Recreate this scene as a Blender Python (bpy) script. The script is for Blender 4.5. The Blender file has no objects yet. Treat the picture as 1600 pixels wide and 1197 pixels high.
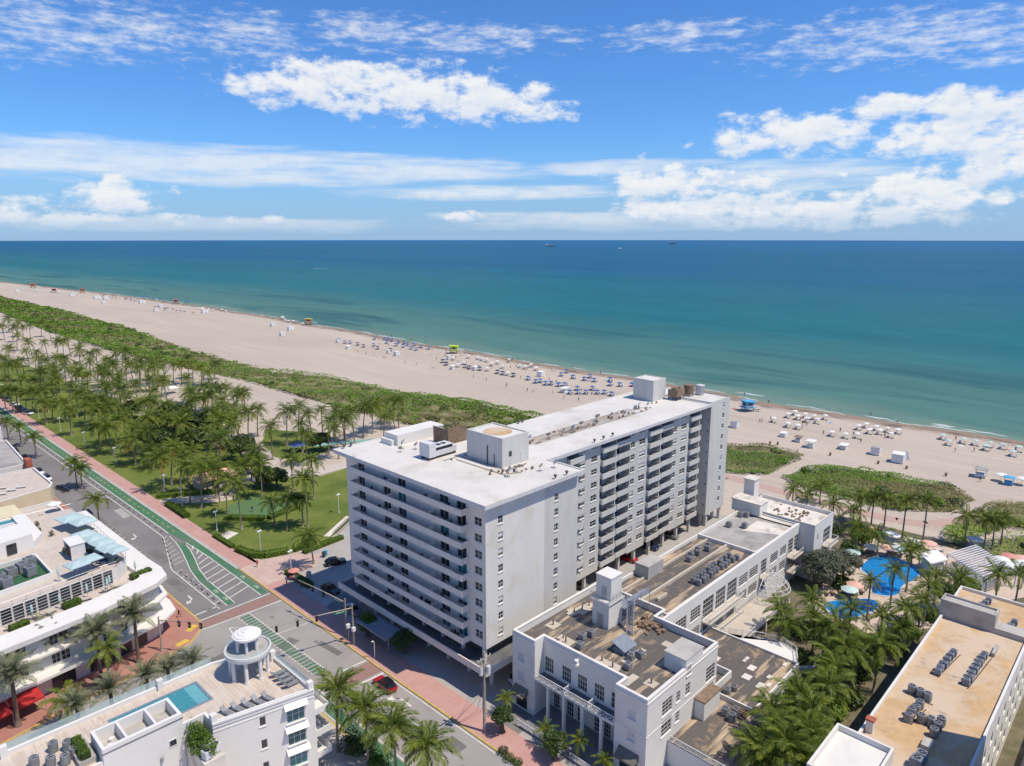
import bpy, bmesh, math, random
import numpy as np
from mathutils import Vector, Matrix

# ------------------------------------------------------------------ camera, sky, sun, exposure
# metres; x runs inland to sea, y runs up the avenue, the drone hovers over (0, 0)
scn = bpy.context.scene
COL = scn.collection
rad = math.radians
cam_d = bpy.data.cameras.new('camera')
cam_d.sensor_width = 36.0
cam_d.lens = 24.75
cam_d.clip_start = 1.0
cam_d.clip_end = 60000.0
cam = bpy.data.objects.new('camera', cam_d)
cam.location = (0, 0, 70)
cam.rotation_euler = (rad(90) - math.atan(228.5 / 1100), 0, rad(44.0 - 90))
COL.objects.link(cam)
scn.camera = cam

SUN_V = Vector((0.20, -0.48, 1.0)).normalized()
sun_d = bpy.data.lights.new('sun', 'SUN')
sun_d.energy = 4.5
sun_d.angle = rad(0.53)
sun_d.color = (1.0, 0.90, 0.745)
sun = bpy.data.objects.new('sun', sun_d)
sun.rotation_euler = SUN_V.to_track_quat('Z', 'Y').to_euler()
sun.location = (40, -60, 300)
COL.objects.link(sun)

scn.render.engine = 'CYCLES'
scn.cycles.use_denoising = True
scn.cycles.max_bounces = 6
scn.cycles.transparent_max_bounces = 12
scn.cycles.caustics_reflective = False
scn.cycles.caustics_refractive = False
scn.view_settings.view_transform = 'Standard'
scn.view_settings.look = 'None'
scn.view_settings.exposure = 0.0
scn.view_settings.gamma = 1.0

# ---- node helpers
class NT:
    def __init__(s, tree):
        s.t = tree
    def n(s, kind, **kw):
        nd = s.t.nodes.new(kind)
        for k, v in kw.items():
            setattr(nd, k, v)
        return nd
    def put(s, sock, v):
        if v is None:
            return
        if isinstance(v, bpy.types.NodeSocket):
            s.t.links.new(v, sock)
        else:
            sock.default_value = v
    def m(s, op, a, b=None, c=None, clamp=False):
        nd = s.n('ShaderNodeMath', operation=op, use_clamp=clamp)
        s.put(nd.inputs[0], a); s.put(nd.inputs[1], b); s.put(nd.inputs[2], c)
        return nd.outputs[0]
    def vm(s, op, a, b=None):
        nd = s.n('ShaderNodeVectorMath', operation=op)
        s.put(nd.inputs[0], a)
        if b is not None:
            s.put(nd.inputs[1], b)
        return nd.outputs[0]
    def noise(s, vec, scale, detail=4.0, rough=0.55, dist=0.0):
        nd = s.n('ShaderNodeTexNoise')
        s.put(nd.inputs['Vector'], vec)
        nd.inputs['Scale'].default_value = scale
        nd.inputs['Detail'].default_value = detail
        nd.inputs['Roughness'].default_value = rough
        nd.inputs['Distortion'].default_value = dist
        return nd.outputs['Fac']
    def ss(s, v, lo, hi, a=0.0, b=1.0):
        nd = s.n('ShaderNodeMapRange', interpolation_type='SMOOTHSTEP')
        s.put(nd.inputs[0], v)
        for i, x in enumerate((lo, hi, a, b)):
            s.put(nd.inputs[1 + i], x)
        return nd.outputs[0]
    def lin(s, v, lo, hi, a=0.0, b=1.0):
        nd = s.n('ShaderNodeMapRange')
        s.put(nd.inputs[0], v)
        for i, x in enumerate((lo, hi, a, b)):
            s.put(nd.inputs[1 + i], x)
        return nd.outputs[0]
    def mix(s, f, a, b):
        nd = s.n('ShaderNodeMix', data_type='RGBA')
        s.put(nd.inputs[0], f)
        s.put(nd.inputs[6], (*a, 1) if isinstance(a, tuple) else a)
        s.put(nd.inputs[7], (*b, 1) if isinstance(b, tuple) else b)
        return nd.outputs[2]
    def xyz(s, vec):
        nd = s.n('ShaderNodeSeparateXYZ'); s.put(nd.inputs[0], vec)
        return nd.outputs
    def comb(s, x, y, z):
        nd = s.n('ShaderNodeCombineXYZ')
        s.put(nd.inputs[0], x); s.put(nd.inputs[1], y); s.put(nd.inputs[2], z)
        return nd.outputs[0]

# ---- sky with fair-weather cloud: heaps low over the sea, streaks and flakes higher up
world = bpy.data.worlds.new('World')
scn.world = world
world.use_nodes = True
world.cycles.sampling_method = 'MANUAL'
world.cycles.sample_map_resolution = 256
W = NT(world.node_tree)
world.node_tree.nodes.clear()
sky = W.n('ShaderNodeTexSky', sky_type='NISHITA')
sky.sun_disc = False
sky.sun_elevation = math.asin(SUN_V.z)
sky.sun_rotation = math.atan2(SUN_V.x, SUN_V.y)
sky.altitude = 10
sky.air_density = 1.0
sky.dust_density = 0.1
sky.ozone_density = 2.5

def cloud_group():
    g = bpy.data.node_groups.new('CloudField', 'ShaderNodeTree')
    g.interface.new_socket('Vec', in_out='INPUT', socket_type='NodeSocketVector')
    g.interface.new_socket('Density', in_out='OUTPUT', socket_type='NodeSocketFloat')
    g.interface.new_socket('Base', in_out='OUTPUT', socket_type='NodeSocketFloat')
    K = NT(g)
    gi = K.n('NodeGroupInput'); go = K.n('NodeGroupOutput')
    v = gi.outputs[0]
    az, el, _ = K.xyz(v)
    # fine puffs, and a stretched field for the streaks (degrees)
    puff = K.noise(K.vm('MULTIPLY', v, (1.0, 1.7, 1.0)), 0.42, 5.0, 0.6)
    flake = K.noise(K.vm('MULTIPLY', v, (0.55, 1.9, 1.0)), 0.9, 4.0, 0.65)
    streak = K.noise(K.vm('MULTIPLY', v, (0.16, 1.5, 1.0)), 0.9, 4.0, 0.5)
    total = None
    under = None
    def add(x):
        nonlocal total
        total = x if total is None else K.m('MAXIMUM', total, x)
    def ell(a0, e0, ra, re):
        dx = K.m('MULTIPLY', K.m('SUBTRACT', az, a0), 1.0 / ra)
        dy = K.m('MULTIPLY', K.m('SUBTRACT', el, e0), 1.0 / re)
        r2 = K.m('ADD', K.m('MULTIPLY', dx, dx), K.m('MULTIPLY', dy, dy))
        return K.m('SUBTRACT', 1.0, r2), dy
    heaps = [  # azimuth, elevation, half width, half height (degrees)
        (57.5, 10.60, 9.69, 2.14), (51.8, 10.35, 10.20, 2.45), (46.0, 9.77, 7.65, 1.84),
        (23.1, 7.00, 8.42, 1.73), (12.8, 6.13, 7.65, 2.04), (13.7, 8.34, 9.69, 1.22), (10.1, 4.66, 5.61, 2.24),
        (32.1, 3.85, 6.12, 1.84), (26.9, 3.30, 7.65, 1.53), (30.1, 1.69, 9.18, 1.22), (14.6, 2.58, 7.14, 2.24), (18.9, 1.57, 8.16, 1.12),
        (72.8, 2.68, 3.98, 1.63), (78.6, 1.43, 3.06, 1.22), (75.4, 1.06, 4.59, 0.71), (69.4, 0.99, 3.06, 0.61), (65.3, 1.20, 1.12, 0.66), (62.2, 1.13, 1.53, 0.51), (47.4, 1.44, 2.55, 0.56), (23.1, 0.93, 10.20, 0.71),
    ]
    for a0, e0, ra, re in heaps:
        e, dy = ell(a0, e0, ra, re * 1.05)
        d = K.m('ADD', e, K.m('MULTIPLY', K.m('SUBTRACT', puff, 0.54), 3.5))
        # flat grey undersides, bright tops
        dn = K.ss(K.m('ADD', d, K.m('MULTIPLY', dy, .25)), 0.05, 0.85)
        add(dn)
        u_ = K.m('MULTIPLY', dn, K.ss(dy, .15, -.75))
        under = u_ if under is None else K.m('MAXIMUM', under, u_)
    flakes = [(75.5, 12.84, 7.65, 2.14), (70.2, 13.50, 5.61, 2.04), (63.0, 13.79, 5.61, 1.84), (54.0, 14.55, 6.63, 1.53), (46.9, 14.33, 9.69, 1.22), (31.7, 14.24, 7.65, 1.12), (16.4, 12.96, 13.27, 1.94), (11.4, 12.52, 7.65, 2.24)]
    for a0, e0, ra, re in flakes:
        e, _d = ell(a0, e0, ra * 1.1, re * 1.2)
        d = K.m('ADD', e, K.m('MULTIPLY', K.m('SUBTRACT', flake, 0.55), 3.8))
        add(K.ss(d, 0.1, 1.7, 0.0, 0.8))
    streaks = [(74.6, 5.11, 16.84, 1.53), (61.9, 5.02, 20.41, 1.53), (49.5, 4.97, 10.20, 1.02), (46.0, 3.35, 12.76, 0.71), (24.7, 4.39, 11.22, 1.12), (35.1, 5.21, 9.18, 0.71), (34.0, 1.22, 21.43, 0.82), (67.9, 0.82, 21.43, 0.61)]
    for a0, e0, ra, re in streaks:
        e, _d = ell(a0, e0, ra, re * 1.1)
        d = K.m('ADD', e, K.m('MULTIPLY', K.m('SUBTRACT', streak, 0.5), 2.4))
        add(K.ss(d, 0.0, 1.1, 0.0, 0.72))
    # the same kinds of cloud carry on round the sky
    far = K.m('ADD', K.ss(K.m('ABSOLUTE', K.m('SUBTRACT', az, 44.0)), 38.0, 50.0), K.ss(el, 20.5, 26.0), clamp=True)
    gen = K.ss(K.noise(K.vm('MULTIPLY', v, (0.35, 0.9, 1.0)), 0.16, 4.0, 0.6), 0.55, 0.68, 0.0, 0.75)
    add(K.m('MULTIPLY', far, gen))
    K.put(go.inputs[0], total); K.put(go.inputs[1], under)
    return g

CG = cloud_group()
tc = W.n('ShaderNodeTexCoord')
dx_, dy_, dz_ = W.xyz(tc.outputs['Generated'])
az_ = W.m('MULTIPLY', W.m('ARCTAN2', dy_, dx_), 180 / math.pi)
el_ = W.m('MULTIPLY', W.m('ARCSINE', dz_), 180 / math.pi)
gcl = W.n('ShaderNodeGroup'); gcl.node_tree = CG
vec_ = W.comb(az_, el_, 0.0)
W.put(gcl.inputs[0], vec_)
dens = gcl.outputs[0]
rel = W.m('SUBTRACT', W.noise(W.vm('MULTIPLY', W.vm('ADD', vec_, (0.25,0.45,0)), (1.0,1.7,1.0)), .42, 5.0, .6), W.noise(W.vm('MULTIPLY', vec_, (1.0,1.7,1.0)), .42, 5.0, .6))
lit = W.m('SUBTRACT', W.ss(rel, .12, -.10, .62, 1.0), W.m('MULTIPLY', gcl.outputs[1], .55), clamp=True)
up = W.ss(el_, -1.0, 3.0)
tint = W.vm('MULTIPLY', sky.outputs[0], (0.50, 0.90, 1.42))
tint = W.mix(W.ss(el_, 8.0, -0.5, 0.0, 0.75), tint, (2.9, 4.4, 7.0))
ccol = W.mix(lit, (5.4, 6.5, 8.3), (8.6, 8.75, 8.9))
skycol = W.mix(W.m('MULTIPLY', dens, W.ss(el_, 0.1, 2.2, 0.35, 0.96)), tint, ccol)
bg = W.n('ShaderNodeBackground')
bg.inputs['Strength'].default_value = 0.104
W.put(bg.inputs['Color'], skycol)
wo = W.n('ShaderNodeOutputWorld')
W.put(wo.inputs['Surface'], bg.outputs[0])

# ------------------------------------------------------------------ mesh, naming and material helpers
R = random.Random(7)

class MB:
    """collects shapes, then becomes ONE mesh object"""
    def __init__(s):
        s.v = []; s.f = []; s.mi = []
    def add(s, vs, fs, m=0):
        b = len(s.v)
        s.v += [tuple(p) for p in vs]
        s.f += [tuple(i + b for i in f) for f in fs]
        s.mi += [m] * len(fs)
        return s
    def box(s, x0, x1, y0, y1, z0, z1, m=0):
        return s.add([(x0,y0,z0),(x1,y0,z0),(x1,y1,z0),(x0,y1,z0),(x0,y0,z1),(x1,y0,z1),(x1,y1,z1),(x0,y1,z1)],
              [(0,3,2,1),(4,5,6,7),(0,1,5,4),(1,2,6,5),(2,3,7,6),(3,0,4,7)], m)
    def prism(s, poly, z0, z1, m=0, top=True, bottom=True):
        n = len(poly)
        a = sum(poly[i][0]*poly[(i+1)%n][1]-poly[(i+1)%n][0]*poly[i][1] for i in range(n))
        if a < 0: poly = poly[::-1]
        vs = [(p[0],p[1],z0) for p in poly] + [(p[0],p[1],z1) for p in poly]
        fs = [(i,(i+1)%n,n+(i+1)%n,n+i) for i in range(n)]
        if top: fs.append(tuple(range(n,2*n)))
        if bottom: fs.append(tuple(range(n-1,-1,-1)))
        return s.add(vs, fs, m)
    def cyl(s, x, y, z0, z1, r0, r1=None, n=10, m=0, cap=True):
        r1 = r0 if r1 is None else r1
        vs = [(x+r0*math.cos(6.2832*i/n), y+r0*math.sin(6.2832*i/n), z0) for i in range(n)]
        vs += [(x+r1*math.cos(6.2832*i/n), y+r1*math.sin(6.2832*i/n), z1) for i in range(n)]
        fs = [(i,(i+1)%n,n+(i+1)%n,n+i) for i in range(n)]
        if cap: fs += [tuple(range(n-1,-1,-1)), tuple(range(n,2*n))]
        return s.add(vs, fs, m)
    def lathe(s, x, y, prof, n=16, m=0):
        vs = []; fs = []
        for r, z in prof:
            vs += [(x+r*math.cos(6.2832*i/n), y+r*math.sin(6.2832*i/n), z) for i in range(n)]
        for k in range(len(prof)-1):
            for i in range(n):
                fs.append((k*n+i, k*n+(i+1)%n, (k+1)*n+(i+1)%n, (k+1)*n+i))
        return s.add(vs, fs, m)
    def tube(s, pts, r, n=6, m=0):
        pts = [Vector(p) for p in pts]
        rs = r if isinstance(r, (list, tuple)) else [r]*len(pts)
        vs = []; fs = []
        for i, p in enumerate(pts):
            d = (pts[min(i+1,len(pts)-1)] - pts[max(i-1,0)]).normalized()
            a = d.cross(Vector((0,0,1)))
            if a.length < 1e-3: a = Vector((1,0,0))
            a.normalize(); b = d.cross(a)
            for k in range(n):
                t = 6.2832*k/n
                vs.append(p + rs[i]*(a*math.cos(t)+b*math.sin(t)))
        for i in range(len(pts)-1):
            for k in range(n):
                fs.append((i*n+k, i*n+(k+1)%n, (i+1)*n+(k+1)%n, (i+1)*n+k))
        fs += [tuple(range(n)), tuple(range((len(pts)-1)*n, len(pts)*n))[::-1]]
        return s.add(vs, fs, m)
    def quad(s, a, b, c, d, m=0):
        return s.add([a,b,c,d], [(0,1,2,3)], m)
    def data(s, name, mats, smooth=False):
        me = bpy.data.meshes.new(name)
        me.from_pydata(s.v, [], s.f)
        for mm in (mats if isinstance(mats, (list, tuple)) else [mats]):
            me.materials.append(mm)
        if any(s.mi):
            me.polygons.foreach_set('material_index', s.mi)
        if smooth:
            me.polygons.foreach_set('use_smooth', [True]*len(me.polygons))
        me.update()
        return me
    def obj(s, name, mats, parent=None, loc=(0,0,0), rz=0.0, smooth=False):
        return link(name, s.data(name, mats, smooth), parent, loc, rz)

def link(name, me, parent=None, loc=(0,0,0), rz=0.0):
    o = bpy.data.objects.new(name, me)
    o.location = loc
    if rz: o.rotation_euler = (0,0,rz)
    o.parent = parent
    COL.objects.link(o)
    return o

def tag(o, label, cat, group=None):
    o['label'] = label; o['category'] = cat
    if group: o['group'] = group
    return o

def thing(name, label, cat, loc=(0,0,0), rz=0.0, group=None):
    return tag(link(name, None, None, loc, rz), label, cat, group)

def setting(o):
    o['kind'] = 'structure'; return o

def stuff(o):
    o['kind'] = 'stuff'; return o

def dup(root, loc, rz=0.0, label=None, group=None, scale=None):
    r = root.copy(); COL.objects.link(r); r.location = loc; r.rotation_euler = (0,0,rz)
    if label: r['label'] = label
    if group: r['group'] = group
    if scale: r.scale = (scale,)*3 if not isinstance(scale, tuple) else scale
    for ch in KIDS.get(root.name, []) or list(root.children):
        c = ch.copy(); COL.objects.link(c); c.parent = r
        for gch in list(ch.children):
            d = gch.copy(); COL.objects.link(d); d.parent = c
    return r
KIDS = {}

def pip(x, y, poly):
    c = False; n = len(poly); j = n-1
    for i in range(n):
        xi, yi = poly[i]; xj, yj = poly[j]
        if (yi > y) != (yj > y) and x < (xj-xi)*(y-yi)/(yj-yi)+xi: c = not c
        j = i
    return c

# ---- procedural materials (colours are real-world albedos)
def mat(name, col, rough=0.7, vary=0.12, vscale=0.6, stain=None, samt=0.5, sscale=0.15, slo=0.5, shi=0.7,
        bump=0.0, bscale=8.0, metal=0.0, fine=0.0, fscale=6.0, spec=0.5, stretch=None, coat=0.0, stain2=None):
    m = bpy.data.materials.new(name); m.use_nodes = True
    N = NT(m.node_tree); b = m.node_tree.nodes['Principled BSDF']
    co = N.n('ShaderNodeNewGeometry').outputs['Position']
    if stretch: cs = N.vm('MULTIPLY', co, stretch)
    else: cs = co
    n1 = N.noise(cs, vscale, 5.0)
    k = N.lin(n1, 0.3, 0.7, 1.0 - vary, 1.0 + vary)
    if fine:
        k = N.m('MULTIPLY', k, N.lin(N.noise(cs, fscale, 3.0), 0.3, 0.7, 1.0 - fine, 1.0 + fine))
    rgb = N.n('ShaderNodeRGB'); rgb.outputs[0].default_value = (*col, 1)
    c = N.vm('SCALE', rgb.outputs[0]); sc = c.node; N.put(sc.inputs['Scale'], k)
    if stain:
        f = N.ss(N.noise(N.vm('ADD', cs, (31.7, 12.1, 5.0)), sscale, 7.0, 0.62, 0.4), slo, shi, 0.0, samt)
        c = N.mix(f, c, stain)
    if stain2:
        sc2, sa2, ss2, sl2, sh2 = stain2
        c = N.mix(N.ss(N.noise(N.vm('ADD', co, (7.3, 61.2, 3.0)), ss2, 8.0, .68, .6), sl2, sh2, 0.0, sa2), c, sc2)
    N.put(b.inputs['Base Color'], c)
    b.inputs['Roughness'].default_value = rough
    b.inputs['Metallic'].default_value = metal
    b.inputs['Specular IOR Level'].default_value = spec
    if coat: b.inputs['Coat Weight'].default_value = coat
    if bump:
        bp = N.n('ShaderNodeBump'); bp.inputs['Strength'].default_value = bump; bp.inputs['Distance'].default_value = 0.05
        N.put(bp.inputs['Height'], N.noise(cs, bscale, 3.0)); N.put(b.inputs['Normal'], bp.outputs[0])
    return m

def leafmat(name, c1, c2, rough=0.5, trans=0.35, scale=0.5):
    """foliage: two tones mixed by place and per leaf island, some light let through"""
    m = bpy.data.materials.new(name); m.use_nodes = True
    N = NT(m.node_tree); b = m.node_tree.nodes['Principled BSDF']
    ge = N.n('ShaderNodeNewGeometry'); oi = N.n('ShaderNodeObjectInfo')
    f = N.m('ADD', N.m('MULTIPLY', ge.outputs['Random Per Island'], 0.55), N.m('MULTIPLY', N.noise(ge.outputs['Position'], scale, 3.0), 0.5))
    f = N.m('ADD', f, N.lin(oi.outputs['Random'], 0, 1, -0.3, 0.3), clamp=True)
    c = N.mix(f, c1, c2)
    N.put(b.inputs['Base Color'], c)
    b.inputs['Roughness'].default_value = rough
    b.inputs['Specular IOR Level'].default_value = 0.35
    tr = N.n('ShaderNodeBsdfTranslucent'); N.put(tr.inputs['Color'], c)
    ms = N.n('ShaderNodeMixShader'); ms.inputs[0].default_value = trans
    N.put(ms.inputs[1], b.outputs[0]); N.put(ms.inputs[2], tr.outputs[0])
    out = [n for n in m.node_tree.nodes if n.type == 'OUTPUT_MATERIAL'][0]
    N.put(out.inputs['Surface'], ms.outputs[0])
    return m

M = {}
M['white'] = mat('white_stucco', (.68,.66,.62), .75, .05, .35, stain=(.55,.53,.50), samt=.35, sscale=.25, slo=.56, shi=.75)
M['white_clean'] = mat('white_paint', (.71,.69,.655), .6, .03)
M['mbwall'] = mat('grey_white_painted_wall', (.55,.54,.515), .75, .05, .3, stain=(.52,.50,.42), samt=.5, sscale=.9, slo=.52, shi=.72, fine=.04, fscale=2.0, stretch=(1.2,1.2,.1), stain2=((.46,.44,.40),.5,.12,.5,.7))
M['mbpatch'] = mat('fresh_white_paint', (.655,.64,.605), .75, .06, .25, stain=(.60,.58,.46), samt=.5, sscale=.8, slo=.52, shi=.72, stretch=(1.2,1.2,.12), stain2=((.56,.53,.42),.6,.16,.52,.66))
M['mbwest'] = mat('warm_white_panel', (.70,.645,.59), .75, .06, .5, fine=.05, fscale=3.0)
M['mbroof'] = mat('white_roof_membrane', (.625,.605,.565), .7, .07, .15, stain=(.46,.41,.34), samt=.6, sscale=.09, slo=.50, shi=.70, fine=.05, stain2=((.38,.30,.21),.75,.22,.60,.74))
M['fascia'] = mat('ribbed_grey_fascia', (.60,.60,.61), .6, .06, 1.2)
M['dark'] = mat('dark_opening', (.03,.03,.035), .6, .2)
M['concrete'] = mat('concrete', (.42,.40,.37), .85, .12, .5, stain=(.25,.23,.21), samt=.6, sscale=.3, fine=.06)
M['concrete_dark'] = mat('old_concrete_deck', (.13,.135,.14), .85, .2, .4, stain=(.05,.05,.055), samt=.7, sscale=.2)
M['metal'] = mat('galvanised_metal', (.42,.43,.44), .45, .12, 1.5, metal=.6)
M['metal_dark'] = mat('dark_metal', (.06,.06,.065), .5, .2, metal=.3)
M['acgrey'] = mat('condenser_casing', (.26,.27,.28), .55, .15, 2.0, metal=.2, stain=(.14,.10,.07), samt=.5, sscale=.8)
M['acblue'] = mat('blue_grey_casing', (.20,.23,.28), .5, .15, 2.0)
M['black'] = mat('black_plastic', (.015,.015,.017), .5, .2)
M['rail'] = mat('white_railing', (.75,.75,.74), .5, .04)
M['wood'] = mat('weathered_wood', (.22,.15,.10), .8, .25, 1.2, stain=(.12,.09,.07), samt=.6, sscale=.6)
M['pole_wood'] = mat('grey_pole_wood', (.34,.30,.26), .85, .15, 2.0)
M['bark'] = mat('palm_bark', (.22,.185,.15), .9, .2, 1.5, bump=.6, bscale=10)
M['bark_dark'] = mat('tree_bark', (.14,.10,.075), .9, .25, 1.5, bump=.6, bscale=6)
M['orange_roof'] = mat('rust_stained_roof', (.50,.335,.175), .85, .12, .25, stain=(.56,.45,.34), samt=.85, sscale=.16, slo=.40, shi=.60, fine=.1, fscale=1.5, stain2=((.27,.20,.15),.75,.3,.58,.72))
M['red_tile'] = mat('terracotta_tile', (.38,.10,.06), .75, .2, 2.0, bump=.8, bscale=5)
M['red'] = mat('red_paint', (.36,.012,.02), .25, .04, coat=.6)
M['carglass'] = mat('dark_car_glass', (.01,.012,.015), .08, .1)
M['tyre'] = mat('tyre_rubber', (.02,.02,.02), .9, .1)
M['yellow'] = mat('yellow_paint', (.62,.42,.06), .7, .15, 1.0)
M['sand_wall'] = mat('sand_render', (.50,.44,.36), .85, .1, .5)
M['pink_wall'] = mat('orange_render', (.55,.30,.13), .85, .1, .5)
M['cream'] = mat('cream_render', (.64,.56,.38), .85, .06, .5)
M['deckwood'] = None
M['curtain'] = mat('white_blind', (.55,.55,.54), .8, .1, 2.0)
M['terrace'] = mat('beige_paver', (.52,.45,.39), .85, .08, .6, fine=.06, fscale=2.5)
M['rooftile'] = mat('dusty_roof', (.42,.32,.215), .9, .25, .35, stain=(.085,.08,.08), samt=.92, sscale=.30, slo=.40, shi=.50, fine=.2, fscale=1.2, stretch=(.28,2.0,1), stain2=((.44,.30,.17),.7,.35,.54,.66))
M['roofpale'] = mat('pale_roof', (.66,.61,.54), .85, .08, .4, stain=(.30,.27,.24), samt=.7, sscale=.25, slo=.52, shi=.66)
M['roofgrey'] = mat('grey_roof', (.36,.34,.32), .9, .15, .4, stain=(.18,.17,.16), samt=.6, sscale=.2)
M['blueumb'] = mat('royal_blue_canvas', (.012,.11,.34), .8, .2, 1.0)
M['navy'] = mat('navy_canvas', (.012,.025,.10), .8, .2, 1.0)
M['aqua'] = mat('pale_aqua_canvas', (.40,.52,.53), .8, .08, 1.0)
M['umbwhite'] = mat('white_canvas', (.74,.74,.72), .8, .05, 1.0)
M['umbteal'] = mat('pale_teal_canvas', (.48,.63,.60), .8, .05, 1.0)
M['umbpink'] = mat('faded_pink_canvas', (.72,.42,.34), .8, .06, 1.0)
M['umbred'] = mat('coral_red_canvas', (.60,.26,.21), .8, .06, 1.0)
M['sandcloth'] = mat('sand_canvas', (.42,.40,.36), .8, .15, 1.0)
M['skin'] = mat('skin', (.42,.25,.17), .6, .1)
M['cloth_red'] = mat('red_cloth', (.40,.04,.04), .8, .1)
M['cloth_blue'] = mat('blue_cloth', (.05,.09,.28), .8, .1)
M['cloth_dark'] = mat('dark_cloth', (.03,.03,.035), .8, .1)
M['cloth_white'] = mat('white_cloth', (.65,.64,.62), .8, .1)
M['hair'] = mat('dark_hair', (.03,.02,.015), .7, .1)
M['orange'] = mat('orange_paint', (.62,.18,.03), .6, .1)
M['lime'] = mat('lime_paint', (.45,.60,.03), .6, .1)
M['skyblue'] = mat('sky_blue_paint', (.08,.36,.62), .6, .1)
M['signgreen'] = mat('sign_green', (.01,.22,.12), .5, .05)
M['signwhite'] = mat('sign_white', (.75,.75,.75), .5, .03)
M['turf'] = mat('green_turf', (.03,.11,.05), .95, .2, 2.0)
M['palm'] = leafmat('coconut_frond', (.05,.10,.012), (.25,.30,.04), .45, .35)
M['palm_dry'] = leafmat('yellowing_frond', (.30,.20,.03), (.36,.27,.05), .6, .3)
M['date'] = leafmat('grey_green_frond', (.12,.145,.075), (.31,.32,.18), .5, .3)
M['leaf'] = leafmat('dark_broad_leaf', (.02,.045,.01), (.095,.14,.026), .45, .3)
M['hedge'] = leafmat('bright_hedge_leaf', (.055,.12,.010), (.16,.24,.02), .5, .3)
M['grey_leaf'] = leafmat('silver_green_leaf', (.085,.10,.06), (.17,.18,.115), .6, .25)
M['dune'] = leafmat('dune_leaf', (.10,.19,.02), (.28,.42,.05), .55, .3, .06)
M['scrub'] = leafmat('dune_scrub', (.17,.155,.06), (.27,.265,.09), .7, .2, .1)
M['yleaf'] = leafmat('yellow_croton_leaf', (.42,.33,.01), (.55,.45,.02), .5, .3)

def glassmat(name, col, rough=.08):
    m = bpy.data.materials.new(name); m.use_nodes = True
    N = NT(m.node_tree); b = m.node_tree.nodes['Principled BSDF']
    oi = N.n('ShaderNodeObjectInfo')
    k = N.lin(oi.outputs['Random'], 0, 1, .6, 1.5)
    rgb = N.n('ShaderNodeRGB'); rgb.outputs[0].default_value = (*col, 1)
    c = N.vm('SCALE', rgb.outputs[0]); N.put(c.node.inputs['Scale'], k)
    N.put(b.inputs['Base Color'], c); b.inputs['Roughness'].default_value = rough
    b.inputs['Specular IOR Level'].default_value = .6
    return m
M['glass'] = glassmat('window_glass', (.025,.032,.04))
M['glass_teal'] = glassmat('teal_window_glass', (.03,.15,.17))

def clearglass(name, col=(.75,.85,.85), t=.75):
    m = bpy.data.materials.new(name); m.use_nodes = True
    N = NT(m.node_tree); b = m.node_tree.nodes['Principled BSDF']
    b.inputs['Base Color'].default_value = (*col, 1); b.inputs['Roughness'].default_value = .05
    tr = N.n('ShaderNodeBsdfTransparent'); tr.inputs[0].default_value = (.86,.93,.93,1)
    ms = N.n('ShaderNodeMixShader'); ms.inputs[0].default_value = t
    N.put(ms.inputs[1], b.outputs[0]); N.put(ms.inputs[2], tr.outputs[0])
    out = [n for n in m.node_tree.nodes if n.type == 'OUTPUT_MATERIAL'][0]
    N.put(out.inputs['Surface'], ms.outputs[0])
    return m
M['railglass'] = clearglass('rail_glass')

# ------------------------------------------------------------------ the setting: beach, sea, streets, lawns
def shore(y):
    pts = [(-3000,292),(0,294),(60,295),(127,292),(197,296),(284,294),(416,298),(626,304),(932,294),(1375,250),(2200,120),(4000,-300),(7000,-1200)]
    for (a,xa),(b,xb) in zip(pts, pts[1:]):
        if a <= y <= b:
            t = (y-a)/(b-a); return xa+(xb-xa)*t
    return pts[-1][1]

def sandmat():
    m = bpy.data.materials.new('beach_sand'); m.use_nodes = True
    N = NT(m.node_tree); b = m.node_tree.nodes['Principled BSDF']
    co = N.n('ShaderNodeNewGeometry').outputs['Position']
    z = N.xyz(co)[2]
    big = N.noise(N.vm('MULTIPLY', co, (1,.25,1)), .03, 5.0)
    fine = N.noise(co, .9, 5.0, .7)
    track = N.noise(N.vm('MULTIPLY', co, (1.0,.03,1)), .5, 3.0)
    k = N.m('MULTIPLY', N.lin(big, .3, .7, .93, 1.06), N.lin(fine, .3, .7, .92, 1.06))
    k = N.m('MULTIPLY', k, N.lin(track, .3, .7, .91, 1.05))
    rgb = N.n('ShaderNodeRGB'); rgb.outputs[0].default_value = (.475,.405,.335,1)
    c = N.vm('SCALE', rgb.outputs[0]); N.put(c.node.inputs['Scale'], k)
    wet = N.ss(N.m('ADD', z, N.m('MULTIPLY', N.m('SUBTRACT', N.noise(co, .08, 4.0), .5), .25)), -.05, -.30)
    c = N.mix(wet, c, (.27,.205,.155))
    # line of dry seaweed left by the tide
    band = N.m('MULTIPLY', N.ss(z, -.34, -.26), N.ss(z, -.10, -.2))
    weed = N.m('MULTIPLY', band, N.ss(N.noise(N.vm('MULTIPLY', co, (1,.35,1)), .25, 6.0, .7), .47, .60))
    c = N.mix(N.m('MULTIPLY', weed, .8), c, (.09,.06,.045))
    N.put(b.inputs['Base Color'], c); b.inputs['Roughness'].default_value = .9
    b.inputs['Specular IOR Level'].default_value = .2
    bp = N.n('ShaderNodeBump'); bp.inputs['Strength'].default_value = .5; bp.inputs['Distance'].default_value = .25
    N.put(bp.inputs['Height'], N.noise(co, .7, 4.0)); N.put(b.inputs['Normal'], bp.outputs[0])
    return m
M['sand'] = sandmat()

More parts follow.
